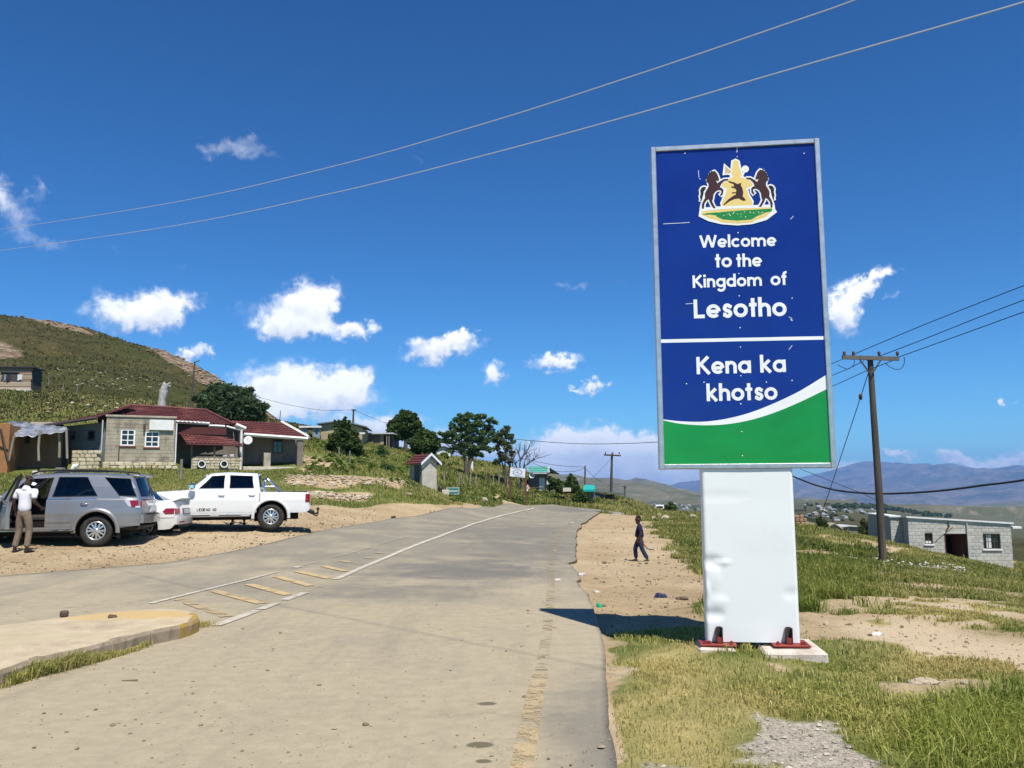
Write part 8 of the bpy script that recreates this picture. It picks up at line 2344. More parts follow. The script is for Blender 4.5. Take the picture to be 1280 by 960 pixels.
 def arch(s, xw, sg, m, r0=None, wd=.06, off=.02):
  r0 = r0 or s.Ra
  V = []; n = 24
  for k in range(n + 1):
   a = pi * (k / n * 1.06 - .03)
   for (rr, o) in ((r0 - .006, -.03), (r0 - .006, off), (r0 + wd * .6, off + .006), (r0 + wd, .0)):
    x, z = xw + rr * cos(a), s.R + rr * sin(a); V.append((x, sg * (s.w(x, z) + o), z))
  mb = MB(); mb.add(V, [(4 * k + j, 4 * k + 4 + j, 4 * k + 5 + j, 4 * k + 1 + j) for k in range(n) for j in range(3)], 0, True)
  mb.build('wheel_arch', m, s.t)
 def handle(s, x, z, sg=1, m=None, parent=None):
  y = sg * (s.w(x, z) + .004)
  mb = MB(); mb.tube([(x - .085, y, z), (x - .07, y + sg * .035, z + .004), (x + .06, y + sg * .035, z + .006), (x + .08, y, z + .004)], .016, 8); h_ = mb.build('door_handle', m or CHROME, parent or s.t)
  return h_
def place(name, label, cat, px, py, Y, lx, ly, rz):
 """put the wheel at local (lx, ly) down on the ground seen at a pixel"""
 c = at(px, py, Y); R_ = Matrix.Rotation(rz, 3, 'Z'); o = c - R_ @ Vector((lx, ly, 0))
 t = thing(name, label, cat, (o.x, o.y, c.z), rz); return t

# ---- silver SUV, its front door standing open
t = place('suv', 'silver grey SUV with its driver door open, parked nearest on the dirt lot', 'car', 119, 683.5, 21.2, -1.21, .86, radians(189))
c = Car(t, 2.22, .925, .72, 1.18, [(-2.22, 1.10), (-2.15, 1.165), (-2.0, 1.19), (-1.2, 1.19), (0, 1.17), (1.1, 1.13), (1.4, 1.10), (2.0, 1.0), (2.15, .90), (2.22, .74)],
  [(-2.22, .60), (-2.12, .50), (-1.8, .46), (-1.6, .43), (2.0, .42), (2.22, .5)], (-1.21, 1.54), .385, .475, .43, SILVER, (.42, .16), .09)
mb = MB()
HOLE = (-.04, .98, .47, 1)
c.lower(mb, HOLE)
pairs = [(-2.17, -1.96), (-2.10, -1.89), (-1.74, -1.26), (-1.22, -.87), (-.14, -.26), (-.04, -.14), (.98, .42), (1.18, .54)]
c.green(mb, pairs, ['body', 'glass', 'body', 'glass', 'body', 'glass', 'body'], [(-2.1, 1.67), (-1.96, 1.70), (-1.5, 1.74), (-.4, 1.765), (.3, 1.735), (.54, 1.70)], .69, .09, .9, near_open=5)
body = mb.build('body', SILVER, t)
c.under()
for xw in (-1.21, 1.54):
 for sg in (1, -1): c.wheel(xw, sg, 6)
 c.arch(xw, 1, SILVER, off=.028, wd=.09); c.arch(xw, -1, SILVER, off=.028, wd=.09)
arch_cut = lambda z: max(-1.10, -1.21 + sqrt(max(.56 ** 2 - (z - .385) ** 2, 0)) + .0) if z < .93 else -1.10 - max(0, (z - .93)) * .55
d_ = c.skin('rear_door', SILVER, arch_cut, -.06, .50, 1.135, .004)
c.handle(-.92, 1.045, 1, CHROME, d_)
c.skin('door_moulding', SILVER, lambda z: arch_cut(.62) + .05, -.065, .60, .67, .016)
c.skin('fuel_flap', SILVER, -1.86, -1.66, .98, 1.13, .003)
c.skin('shoulder_trim', CHROME, -1.20, -.04, 1.155, 1.172, .0, nu=12, nv=1)
for sg in (1, -1):
 c.skin('tail_lamp', LAMPR, lambda z: -2.15, lambda z: -1.96 + (1.12 - z) * -.35, .96, 1.12, .010, sg); c.skin('lamp_lens', LAMPW, lambda z: -2.20, lambda z: -2.10, .935, .985, .014, sg)
 c.skin('lamp_lens', LAMPW, lambda z: -1.96 + (1.12 - z) * -.35, lambda z: -1.84 + (1.12 - z) * -.75, .975, 1.12, .008, sg)
 c.rear('tail_lamp', LAMPR, sg * .52, sg * .80, .98, 1.11, .02); c.rear('lamp_lens', LAMPW, sg * .40, sg * .51, 1.0, 1.10, .02)
c.rear('tailgate_garnish', CHROME, -.5, .5, .985, 1.045, .035); c.rear('number_plate', PLATE, -.27, .27, .83, .95, .02)
c.rear('rear_bumper', SILVER, -.82, .82, .56, .76, .075, 14, 6); c.rear('bumper_step', BLACKP, -.5, .5, .765, .79, .06, 8, 2)
c.skin('rear_bumper_corner', SILVER, -2.21, -1.70, .50, .74, .014, 1, 10, 5); c.skin('rear_bumper_corner', SILVER, -2.21, -1.70, .50, .74, .014, -1, 10, 5)
mb = MB(); mb.box(-2.16, -1.75, -.8, .8, .40, .5, .03); mb.build('bumper_apron', BLACKP, t);
mb = MB(); mb.box(-1.74, -1.72, .66, .90, .2, .55); mb.build('mud_flap', BLACKP, t)
for sg in (1, -1):
 mb = MB(); mb.box(-.72, 1.02, sg * .93 - .07, sg * .93 + .05, .36, .41, .015); mb.build('running_board', BLACKP, t)
 mb = MB(); mb.box(-.70, 1.0, sg * .975 - .012, sg * .975 + .012, .40, .418, .004); mb.build('step_trim', CHROME, t)
 pr = [Vector((x, sg * .60, z)) for x, z in ((-1.85, 1.76), (-1.75, 1.835), (-1.2, 1.87), (-.3, 1.88), (.25, 1.855), (.42, 1.79))]
 mb = MB(); mb.tube(pr, .022, 8); mb.build('roof_rail', BLACKP, t)
 mb = MB(); mb.box(.80, .98, sg * 1.02 - .07, sg * 1.02 + .08, 1.12, 1.27, .03) if sg < 0 else None
 if sg < 0: mb.build('wing_mirror', BLACKP, t)
mb = MB(); mb.grid(lambda u, v: (-1.92 - .20 * v, -.66 + 1.32 * u, 1.755 - .015 * v + .03 * (1 - (2 * u - 1) ** 2)), 12, 3); o = mb.build('rear_spoiler', SILVER, t); o.modifiers.new('thick', 'SOLIDIFY').thickness = .04
mb = MB(); mb.tube([(-2.22, .1, 1.25), (-2.2, -.12, 1.36), (-2.17, -.35, 1.43)], .012, 5); mb.build('rear_wiper', BLACKP, t)
# inside
mb = MB(); mb.box(-.9, 1.25, -.82, .82, .42, .47); mb.build('cabin_floor', UNDER, t)
for sy in (.38, -.38):
 mb = MB(); mb.box(.02, .52, sy - .25, sy + .25, .62, .78, .05); mb.build('front_seat', SEATM, t)
 mb = MB(); Mx = Matrix.Translation((.04, sy, .76)) @ Matrix.Rotation(radians(-14), 4, 'Y'); mb.box(-.09, .07, -.24, .24, 0, .6, .05, M=Mx); mb.box(-.06, .05, -.13, .13, .62, .8, .04, M=Mx); mb.build('seat_back', SEATM, t)
mb = MB(); mb.box(.86, 1.16, -.78, .78, .72, 1.08, .06); mb.build('dashboard', SEATM, t)
mb = MB(); mb.lathe([(.17, -.015), (.185, 0), (.17, .015), (.155, 0), (.17, -.015)], 20, 'x'); o = mb.build('steering_wheel', BLACKP, t); o.location = (.76, .38, 1.03); o.rotation_euler = (0, radians(-22), 0)
# the open door swings on its front edge
do = link('front_door', bpy.data.meshes.new('front_door'), t)
mb = MB(); L = 1.0
def dw(z): return c.w(.6, z) - c.w(.6, 1.0)
mb.grid(lambda a, b: (-L * a, dw(.48 + .67 * b) + .004, .48 + .67 * b), 8, 10); mb.grid(lambda a, b: (-L * a, dw(.48 + .67 * b) - .09, .48 + .67 * b), 8, 10)
for (xa, xb) in ((0, 0), (-L, -L)): mb.grid(lambda a, b: (xa, dw(.48 + .67 * b) + .004 - .094 * a, .48 + .67 * b), 1, 10)
mb.grid(lambda a, b: (-L * a, dw(.48) + .004 - .094 * b, .48), 4, 1); mb.grid(lambda a, b: (-L * a, dw(1.15) + .004 - .094 * b, 1.15), 4, 1)
do.data = mb.mesh('front_door', SILVER)
fr = [(0, -.05, 1.15), (-.52, -.24, 1.70), (-1.04, -.25, 1.735), (-1.0, -.06, 1.15)]
mb = MB(); mb.tube(fr[:3], .03, 6); mb.tube(fr[2:], .035, 6); mb.build('window_frame', BLACKP, do)
mb = MB(); mb.add(fr, [(0, 1, 2, 3)]); mb.build('door_window', TGLASS, do)
mb = MB(); mb.box(-.24, -.06, .0, .19, 1.10, 1.26, .04); mb.build('wing_mirror', SILVER, do)
mb = MB(); mb.tube([(-.88, .0, 1.03), (-.86, .045, 1.035), (-.74, .045, 1.04), (-.72, .01, 1.04)], .016, 8); mb.build('door_handle', CHROME, do)
mb = MB(); mb.box(-.9, -.2, -.125, -.085, .62, .72, .015); mb.box(-.8, -.3, -.15, -.085, .92, .97, .015); mb.build('door_card', SEATM, do)
do.location = (.97, .885, 0); do.rotation_euler = (0, 0, radians(-62))
c.skin('front_wing_gap', BLACKP, .985, .993, .50, 1.10, .002, 1, 1, 8)
for sg in (1, -1): c.skin('headlamp', LAMPW, 1.85, 2.12, .80, .93, .01, sg); c.rear('headlamp', LAMPW, sg * .5, sg * .76, .76, .88, .012, end=1)
c.rear('grille', CHROME, -.42, .42, .66, .72, .015, end=1)

# ---- white saloon
t = place('saloon_car', 'white saloon with red tail lamps and boot spoiler between the SUV and the pickup', 'car', 180, 673.5, 23.3, -1.30, .80, radians(184))
c = Car(t, 2.06, .87, .60, .93, [(-2.06, .86), (-2.02, .965), (-1.95, 1.0), (-1.6, .985), (-1.35, .965), (0, .93), (.95, .91), (1.3, .88), (1.8, .76), (2.0, .62), (2.06, .50)],
  [(-2.06, .36), (-1.98, .26), (-1.8, .24), (1.8, .22), (2.06, .3)], (-1.30, 1.42), .33, .37, .24, WHITEC, (.5, .16), .12)
mb = MB(); c.lower(mb)
c.green(mb, [(-1.66, -.95), (-1.42, -.82), (-.70, -.62), (-.15, -.2), (-.05, -.1), (.95, .28), (1.15, .42)], ['body', 'body', 'glass', 'body', 'glass', 'body'], [(-.95, 1.30), (-.4, 1.345), (0, 1.34), (.42, 1.29)], .60, .1, .9)
mb.build('body', WHITEC, t); c.under(.2, .5)
for xw in (-1.30, 1.42):
 for sg in (1, -1): c.wheel(xw, sg, 7, tw=.21, rim_r=.70, double=False)
d_ = c.skin('door', WHITEC, -.72, .92, .30, .88, .004); c.handle(-.55, .76, 1, WHITEC, d_); d_ = c.skin('door', WHITEC, -.72, .92, .30, .88, .004, -1)
for sg in (1, -1):
 c.skin('tail_lamp', LAMPR, lambda z: -2.05, lambda z: -1.78 - abs(z - .73) * .9, .655, .81, .008, sg); c.rear('tail_lamp', LAMPR, sg * .50, sg * .73, .66, .80, .012)
 c.skin('bumper_trim', WHITEC, -2.05, -1.68, .56, .60, .012, sg, 8, 2); c.skin('side_trim', WHITEC, -.9, 1.0, .50, .55, .012, sg)
c.rear('rear_bumper', WHITEC, -.72, .72, .38, .585, .06, 12, 5); c.rear('number_plate', mat('grey_plate', (.35, .36, .37), .4), -.26, .26, .655, .775, .014); c.rear('plate_recess', mat('grey_panel', (.10, .10, .105), .5), -.34, .34, .63, .80, .006); c.rear('reflector', LAMPR, .3, .6, .42, .45, .065)
mb = MB(); mb.grid(lambda u, v: (-1.88 - .26 * v, -.70 + 1.40 * u, 1.012 + .085 * v ** 1.5 - .02 * (2 * u - 1) ** 4), 14, 5); o = mb.build('boot_spoiler', WHITEC, t); o.modifiers.new('thick', 'SOLIDIFY').thickness = .025
mb = MB(); mb.tube([(-1.95, .45, .22), (-2.14, .45, .22)], .035, 10); mb.build('exhaust_pipe', CHROME, t)
mb = MB(); mb.tube([(-1.02, .0, 1.36), (-1.1, 0, 1.42)], .02, 6); mb.build('aerial', BLACKP, t)

# ---- white double cab pickup
t = place('pickup_truck', 'white double cab pickup with chrome roll bar, at the back of the dirt lot', 'car', 338, 662.5, 25.2, -1.53, .80, radians(196))
c = Car(t, 2.62, .89, .76, 1.19, [(-2.62, 1.06), (-2.58, 1.085), (-1.22, 1.10), (-1.205, 1.195), (.5, 1.19), (.78, 1.16), (1.7, 1.10), (2.3, 1.02), (2.5, .92), (2.62, .72)],
  [(-2.62, .56), (-2.5, .50), (-1.9, .50), (-1.2, .46), (2.2, .46), (2.62, .5)], (-1.53, 1.55), .385, .47, .46, WHITEC, (.3, .09), .05)
mb = MB(); c.lower(mb)
c.green(mb, [(-1.19, -1.12), (-1.03, -.98), (-.36, -.36), (-.20, -.22), (.50, .10), (.74, .22)], ['body', 'glass', 'body', 'glass', 'body'], [(-1.12, 1.60), (-.5, 1.635), (.0, 1.625), (.22, 1.585)], .66, .07, .9)
mb.build('body', WHITEC, t); c.under(.3, .6)
for xw in (-1.53, 1.55):
 for sg in (1, -1): c.wheel(xw, sg, 6, rim_r=.60); c.arch(xw, sg, WHITEC, off=.022, wd=.08)
for (xa, xb) in ((-1.12, -.30), (-.28, .74)):
 d_ = c.skin('door', WHITEC, xa, xb, .52, 1.15, .005); c.handle(xa + .14, 1.02, 1, WHITEC, d_); c.skin('door', WHITEC, xa, xb, .52, 1.15, .005, -1)
c.skin('cab_gap', BLACKP, -1.215, -1.195, .52, 1.10, .0025, 1, 1, 8)
for sg in (1, -1):
 c.skin('tail_lamp', LAMPR, -2.61, lambda z: -2.50 - .03 * (z - .9), .80, 1.045, .010, sg); c.rear('tail_lamp', LAMPR, sg * .72, sg * .86, .80, 1.045, .012)
 mb = MB(); mb.box(-.95, .9, sg * .93 - .06, sg * .93 + .05, .40, .45, .018); mb.build('side_step', mat('grey_step', (.30, .30, .31), .4, .5), t)
 mb = MB(); mb.box(-.7, -.1, sg * .97 - .02, sg * .97 + .016, .451, .457); mb.box(.15, .7, sg * .97 - .02, sg * .97 + .016, .451, .457); mb.build('step_tread', BLACKP, t)
 mb = MB(); y = sg * .70
 mb.tube([(-1.34, y, 1.08), (-1.32, y, 1.36), (-1.36, y * .93, 1.47), (-1.38, y * .8, 1.50), (-1.38, 0, 1.52)], .034, 10); mb.tube([(-1.40, y * .9, 1.48), (-1.56, y, 1.36), (-1.80, y, 1.10)], .034, 10); mb.tube([(-1.33, y, 1.26), (-1.65, y, 1.26)], .026, 8); mb.build('roll_bar', CHROME, t)
mb = MB(); mb.grid(lambda u, v: (-2.56 + 1.32 * u, -.80 + 1.60 * v, 1.09 + .022), 4, 4); mb.build('bed_cover', BLACKP, t)
c.rear('tailgate', WHITEC, -.72, .72, .60, 1.05, .012, 8, 8); c.rear('number_plate', PLATE, -.26, .26, .64, .75, .022)
mb = MB(); mb.box(-2.78, -2.62, -.8, .8, .46, .56, .03); mb.build('rear_bumper', BLACKP, t)
mb = MB(); mb.tube([(-2.7, 0, .46), (-2.86, 0, .44), (-2.92, 0, .47), (-2.92, 0, .53)], .028, 8); mb.lathe([(.0001, .05), (.035, .035), (.05, 0), (.035, -.035), (.0001, -.05)], 12, 'z', (-2.92, 0, .58)); mb.tube([(-2.72, .3, .47), (-2.8, .35, .40), (-2.86, .35, .38), (-2.9, .35, .42)], .02, 6); mb.build('tow_hitch', BLACKP, t)
mb = MB(); mb.box(.56, .74, .93, 1.08, 1.18, 1.36, .045); mb.tube([(.7, .86, 1.2), (.68, .96, 1.22)], .03, 6); mb.build('wing_mirror', CHROME, t)
mb = MB(); mb.box(.56, .74, -1.08, -.93, 1.18, 1.36, .045); mb.build('wing_mirror', CHROME, t)
mb = MB(); mb.box(-1.98, -1.965, .62, .86, .22, .56); mb.build('mud_flap', BLACKP, t)
for sg in (1, -1): c.skin('headlamp', LAMPW, 2.2, 2.5, .84, .98, .01, sg)
c.rear('grille', CHROME, -.5, .5, .62, .70, .02, end=1)
mb = MB(); mb.box(-.9, 1.0, -.75, .75, .5, .55); mb.build('cabin_floor', UNDER, t)
for sy in (.36, -.36):
 for x0 in (-.75, .1):
  mb = MB(); Mx = Matrix.Translation((x0, sy, .7)) @ Matrix.Rotation(radians(-12), 4, 'Y'); mb.box(-.08, .07, -.23, .23, -.1, .6, .04, M=Mx); mb.box(-.05, .05, -.12, .12, .62, .78, .03, M=Mx); mb.box(.07, .5, -.23, .23, -.1, .08, .04, M=Mx); mb.build('seat', SEATM, t)
# the lettering low on the doors
G5 = {'L': [[(0, 1), (0, 0), (.55, 0)]], 'E': [[(.55, 1), (0, 1), (0, 0), (.55, 0)], [(0, .5), (.45, .5)]], 'G': [[(.6, .85), (.45, 1), (.1, 1), (0, .8), (0, .2), (.1, 0), (.5, 0), (.6, .2), (.6, .48), (.35, .48)]], 'N': [[(0, 0), (0, 1), (.6, 0), (.6, 1)]], 'D': [[(0, 0), (0, 1), (.4, 1), (.6, .75), (.6, .25), (.4, 0), (0, 0)]], '4': [[(.45, 0), (.45, 1), (0, .3), (.6, .3)]], '0': [[(.1, 0), (0, .2), (0, .8), (.1, 1), (.45, 1), (.55, .8), (.55, .2), (.45, 0), (.1, 0)]]}
DEC = mat('black_decal', (.02, .02, .022), .5)
x = .50
for ch in 'LEGEND 40':
 if ch == ' ': x -= .05; continue
 mb = MB()
 for st in G5[ch]:
  L_, R__ = ribbon(st, .24)
  V = []
  for a, b in zip(L_, R__):
   for q in (a, b):
    xx, zz = x - q.x * .07, .575 + q.y * .065; V.append((xx, c.w(xx, zz) + .0075, zz))
  mb.add(V, [(2 * i, 2 * i + 1, 2 * i + 3, 2 * i + 2) for i in range(len(L_) - 1)])
 mb.build('letter', DEC, t); x -= .06

# ---- two far white vehicles below the crest
def small_car(name, label, px, py, Y, rz, van):
 b = at(px, py, Y); t = thing(name, label, 'car', b, rz)
 L_, H_ = (2.3, 1.75) if van else (2.1, 1.4)
 S = [(-L_, .35), (-L_, .9 if not van else 1.0), (-L_ + .15, H_ - .08), (-L_ + .5, H_), (L_ * .1 if not van else L_ * .45, H_), (L_ * .45 if not van else L_ * .75, .95), (L_ * .95, .82), (L_, .6), (L_, .35)]
 mb = MB(); mb.prism(S, 'y', -.82, .82); o = mb.build('body', WHITEC, t); bv = o.modifiers.new('round', 'BEVEL'); bv.width = .07; bv.segments = 2
 for sg in (1, -1):
  mb = MB(); mb.prism([(-L_ + .3, 1.0), (-L_ + .42, H_ - .12), (L_ * .05 if not van else L_ * .42, H_ - .12), (L_ * .33 if not van else L_ * .62, 1.0)], 'y', sg * .822 - .004, sg * .822 + .004); mb.build('side_window', GLASS, t)
 mb = MB(); mb.box(-L_ - .012, -L_ + .03, -.62, .62, 1.05, H_ - .25); mb.build('rear_window', GLASS, t)
 for x in (-L_ * .6, L_ * .62):
  for sg in (1, -1):
   mb = MB(); mb.lathe([(.18, -.1), (.31, -.1), (.33, -.05), (.33, .05), (.31, .1), (.18, .1), (.18, -.1)], 16, 'y'); w_ = mb.build('wheel', TYRE, t); w_.location = (x, sg * .74, .33)
   mb = MB(); mb.lathe([(.0001, .06 * sg), (.18, .06 * sg), (.18, .0)], 12, 'y'); mb.build('rim', ALLOY, w_)
 for sg in (1, -1): mb = MB(); mb.box(-L_ - .015, -L_ + .02, sg * .68 - .08, sg * .68 + .08, .75, 1.0); mb.build('tail_lamp', LAMPR, t)
 return t
small_car('minibus', 'white minibus beyond the shoulder crest, right one of the two far vehicles', 825, 641.5, 178, radians(80), True)
small_car('estate_car', 'white estate car beyond the shoulder crest, left of the far minibus', 816.5, 641.5, 182, radians(95), False)
# ------------------------------------------------------------------ people
def skin_obj(name, joints, edges, m, parent, root=0, sub=2, smooth=True):
 """joints: list of ((x, y, z), rx, ry); grown with a skin modifier"""
 me = bpy.data.meshes.new(name)
 me.from_pydata([j[0] for j in joints], edges, [])
 o = link(name, me, parent)
 sk = o.modifiers.new('skin', 'SKIN'); sk.use_smooth_shade = True; sk.branch_smoothing = .6
 if not me.skin_vertices: me.skin_vertices.new() if hasattr(me.skin_vertices, 'new') else None
 lay = me.skin_vertices[0].data
 for i, j in enumerate(joints):
  lay[i].radius = (j[1], j[2] if len(j) > 2 else j[1]); lay[i].use_root = (i == root)
 s_ = o.modifiers.new('smooth', 'SUBSURF'); s_.levels = sub; s_.render_levels = sub
 me.materials.append(m)
 return o
def chain(joints, edges, start, pts):
 k = start
 for p in pts:
  joints.append(p); edges.append((k, len(joints) - 1)); k = len(joints) - 1
 return k
def lerp3(a, b, t): return tuple(a[i] + (b[i] - a[i]) * t for i in range(3))
def figure(name, label, loc, rz, P, skin_m, shirt_m, trouser_m, shoe_m, hair_m, S=1.0, shirt_len=.0, sleeve=.75, hair_full=True, child=False):
 """P: joint positions, x forward, y to the figure's left, z up"""
 t = thing(name, label, 'person', loc, rz)
 J, E = [], []
 k = S
 def R(a, b=None): return (a * k, (b if b else a) * k)
 def add(p, a, b=None): J.append((p, *R(a, b))); return len(J) - 1
 pel = add(P['pelvis'], .12, .10)
 sp = chain(J, E, pel, [(P['waist'], *R(.125, .095)), (P['chest'], *R(.125, .088))])
 nb = chain(J, E, sp, [(P['neckbase'], *R(.056, .05)), (P['neck'], *R(.050)), (P['headbase'], *R(.078, .088)), (P['head'], *R(.088, .108)), (lerp3(P['head'], P['crown'], .7), *R(.084, .102)), (lerp3(P['head'], P['crown'], 1.3), *R(.056, .066))])
 hd = nb - 2
 fd = Vector(P['face']).normalized(); h_ = Vector(P['head']); lf = Vector((-fd.y, fd.x, 0)).normalized()
 hb = Vector(P['headbase'])
 chain(J, E, hd, [(tuple(h_ + fd * .098 * k - Vector((0, 0, .022 * k))), *R(.015)), (tuple(h_ + fd * .115 * k - Vector((0, 0, .034 * k))), *R(.011))])       # nose
 chain(J, E, hd - 1, [(tuple(hb + fd * .072 * k - Vector((0, 0, .018 * k))), *R(.026))])                                                                     # chin and mouth
 for sg in (1, -1): chain(J, E, hd, [(tuple(h_ + lf * sg * .086 * k - fd * .008 * k - Vector((0, 0, .012 * k))), *R(.016, .010))])                            # ears
 for sd in ('L', 'R'):
  s1 = chain(J, E, sp, [(P['sh' + sd], *R(.050)), (lerp3(P['sh' + sd], P['el' + sd], .5), *R(.050)), (P['el' + sd], *R(.040)), (lerp3(P['el' + sd], P['wr' + sd], .4), *R(.038)), (P['wr' + sd], *R(.026))])
  w_, e_ = Vector(P['wr' + sd]), Vector(P['el' + sd]); d = (w_ - e_).normalized()
  pd = Vector(P.get('pd' + sd, (0, 0, -1))).normalized(); d = (d * .6 + pd * .4).normalized()
  side = Vector(P.get('ps' + sd, (1, 0, 0))); side = (side - d * side.dot(d)).normalized(); nrm = d.cross(side)
  pm = chain(J, E, s1, [(tuple(w_ + d * .055 * k), *R(.036, .018))])
  for i, (o, L) in enumerate(((-.028, .07), (-.009, .08), (.010, .075), (.027, .058))):
   a = w_ + d * .085 * k + side * o * k; b = a + d * L * .5 * k + nrm * .010 * k; c_ = b + d * L * .45 * k + nrm * .022 * k
   chain(J, E, pm, [(tuple(a), *R(.0095)), (tuple(b), *R(.0085)), (tuple(c_), *R(.007))])
  a = w_ + d * .05 * k - side * .042 * k; chain(J, E, pm, [(tuple(a), *R(.011)), (tuple(a + d * .035 * k - side * .012 * k), *R(.0095)), (tuple(a + d * .062 * k - side * .008 * k), *R(.008))])
 for sd in ('L', 'R'):
  chain(J, E, pel, [(P['hip' + sd], *R(.085)), (lerp3(P['hip' + sd], P['kn' + sd], .5), *R(.072)), (P['kn' + sd], *R(.054)), (lerp3(P['kn' + sd], P['an' + sd], .35), *R(.054)), (P['an' + sd], *R(.036)), (P['to' + sd], *R(.034, .026))])
 skin_obj('body', J, E, skin_m, t)
 # shirt
 J, E = [], []
 low = add(lerp3(P['waist'], P['pelvis'], .75 + shirt_len), .158, .128);
 m1 = chain(J, E, low, [(P['waist'], *R(.158, .125)), (lerp3(P['waist'], P['chest'], .55), *R(.172, .13)), (P['chest'], *R(.190, .142))])
 chain(J, E, m1, [(lerp3(P['chest'], P['neckbase'], .85), *R(.085, .075))])
 for sd in ('L', 'R'):
  chain(J, E, m1, [(P['sh' + sd], *R(.080)), (lerp3(P['sh' + sd], P['el' + sd], sleeve * .55), *R(.066)), (lerp3(P['sh' + sd], P['el' + sd], sleeve), *R(.068))])
 skin_obj('shirt', J, E, shirt_m, t, root=0)
 J, E = [], []
 chain(J, E, add(lerp3(P['chest'], P['neckbase'], .35), .15, .115), [(lerp3(P['chest'], P['neckbase'], .85), *R(.10, .09)), (lerp3(P['neckbase'], P['neck'], .25), *R(.076, .072)), (lerp3(P['neckbase'], P['neck'], .6), *R(.064, .062))]); skin_obj('collar', J, E, shirt_m, t)
 # trousers
 J, E = [], []
 top = add(lerp3(P['pelvis'], P['waist'], .55), .140, .112); pv_ = chain(J, E, top, [(P['pelvis'], *R(.150, .125))])
 for sd in ('L', 'R'):
  chain(J, E, pv_, [(lerp3(P['hip' + sd], P['kn' + sd], .12), *R(.100)), (lerp3(P['hip' + sd], P['kn' + sd], .5), *R(.092)), (P['kn' + sd], *R(.076)), (lerp3(P['kn' + sd], P['an' + sd], .5), *R(.072)), (lerp3(P['kn' + sd], P['an' + sd], .92), *R(.068))])
 skin_obj('trousers', J, E, trouser_m, t, root=1)
 for sd in ('L', 'R'):
  J, E = [], []
  a, to = Vector(P['an' + sd]), Vector(P['to' + sd]); f = (to - a); f.z = 0; f.normalize()
  hl_ = a - f * .05 * k; hl_.z = a.z - .045 * k
  chain(J, E, add(tuple(hl_), .042, .040), [(tuple(lerp3(a, to, .35)[:2]) + (a.z - .04 * k,), *R(.048, .046)), (tuple((to - f * .01)[:2]) + (to.z,), *R(.048, .034)), (tuple((to + f * .055 * k)[:2]) + (to.z - .005,), *R(.036, .024))]); skin_obj('shoe', J, E, shoe_m, t)
 # hair
 J, E = [], []
 up = (Vector(P['crown']) - Vector(P['headbase'])).normalized(); b0 = Vector(P['headbase']) - fd * .030 * k + up * .045 * k
 chain(J, E, add(tuple(b0), .060, .062), [(tuple(h_ - fd * .020 * k + up * .025 * k), *R(.086)), (tuple(Vector(P['crown']) - fd * .010 * k - up * .014 * k), *R(.088)), (tuple(Vector(P['crown']) - fd * .004 * k + up * .034 * k), *R(.056))]); skin_obj('hair', J, E, hair_m, t)
 # eyes
 for sg in (1, -1):
  mb = MB(); mb.lathe([(.0001, -.011 * k), (.008 * k, -.007 * k), (.011 * k, 0), (.008 * k, .007 * k), (.0001, .011 * k)], 10); e = mb.build('eye', mat('eye_white', (.10, .08, .07), .3), t); e.location = h_ + fd * .068 * k + lf * sg * .032 * k - Vector((0, 0, .002))
 return t
SKIN_D = mat('dark_brown_skin', (0.055, 0.026, 0.016), .5, spec=.35)
HAIR = mat('short_black_hair', (0.012, 0.010, 0.009), .9)
HAIRG = mat('cropped_greying_hair', (0.05, 0.032, 0.024), .9)
def cloth(name, c1, c2, sc=16, bump=.6):
 m = mat(name, c1, .9, col2=c2, scale=sc, bump=bump * .45, bscale=7, spec=.1); return m
SHIRTW = cloth('white_cotton', (0.70, 0.69, 0.74), (0.62, 0.61, 0.66), 6); KHAKI = cloth('khaki_cotton', (0.205, 0.155, 0.11), (0.16, 0.12, 0.085)); SHOEB = mat('black_shoe', (.015, .013, .012), .45)
# man at the open door, seen from behind, his head turned to the right
g = at(27, 690.5, 19.7); g.z = h1(g.x, g.y)
P = dict(pelvis=(0, 0, .93), waist=(.01, 0, 1.08), chest=(.02, 0, 1.34), neckbase=(.03, 0, 1.49), neck=(.045, -.005, 1.545), headbase=(.075, -.015, 1.605), head=(.085, -.02, 1.675), crown=(.08, -.02, 1.735), face=(.86, -.5, -.15),
   shL=(.02, .205, 1.415), elL=(-.01, .27, 1.16), wrL=(.10, .30, .93), shR=(.02, -.205, 1.415), elR=(-.04, -.27, 1.15), wrR=(.20, -.23, 1.05), pdL=(.6, .1, -.7), pdR=(.8, -.2, -.4), psL=(0, 0, 1), psR=(0, 0, 1),
   hipL=(0, .095, .90), knL=(.03, .12, .50), anL=(-.05, .15, .085), toL=(.09, .20, .03), hipR=(0, -.095, .90), knR=(.05, -.12, .49), anR=(-.02, -.13, .085), toR=(.13, -.17, .03))
figure('person', 'man in a white polo shirt and khaki trousers standing at the open SUV door', g, radians(82), P, SKIN_D, SHIRTW, KHAKI, SHOEB, HAIRG, 1.0, .55, .78)
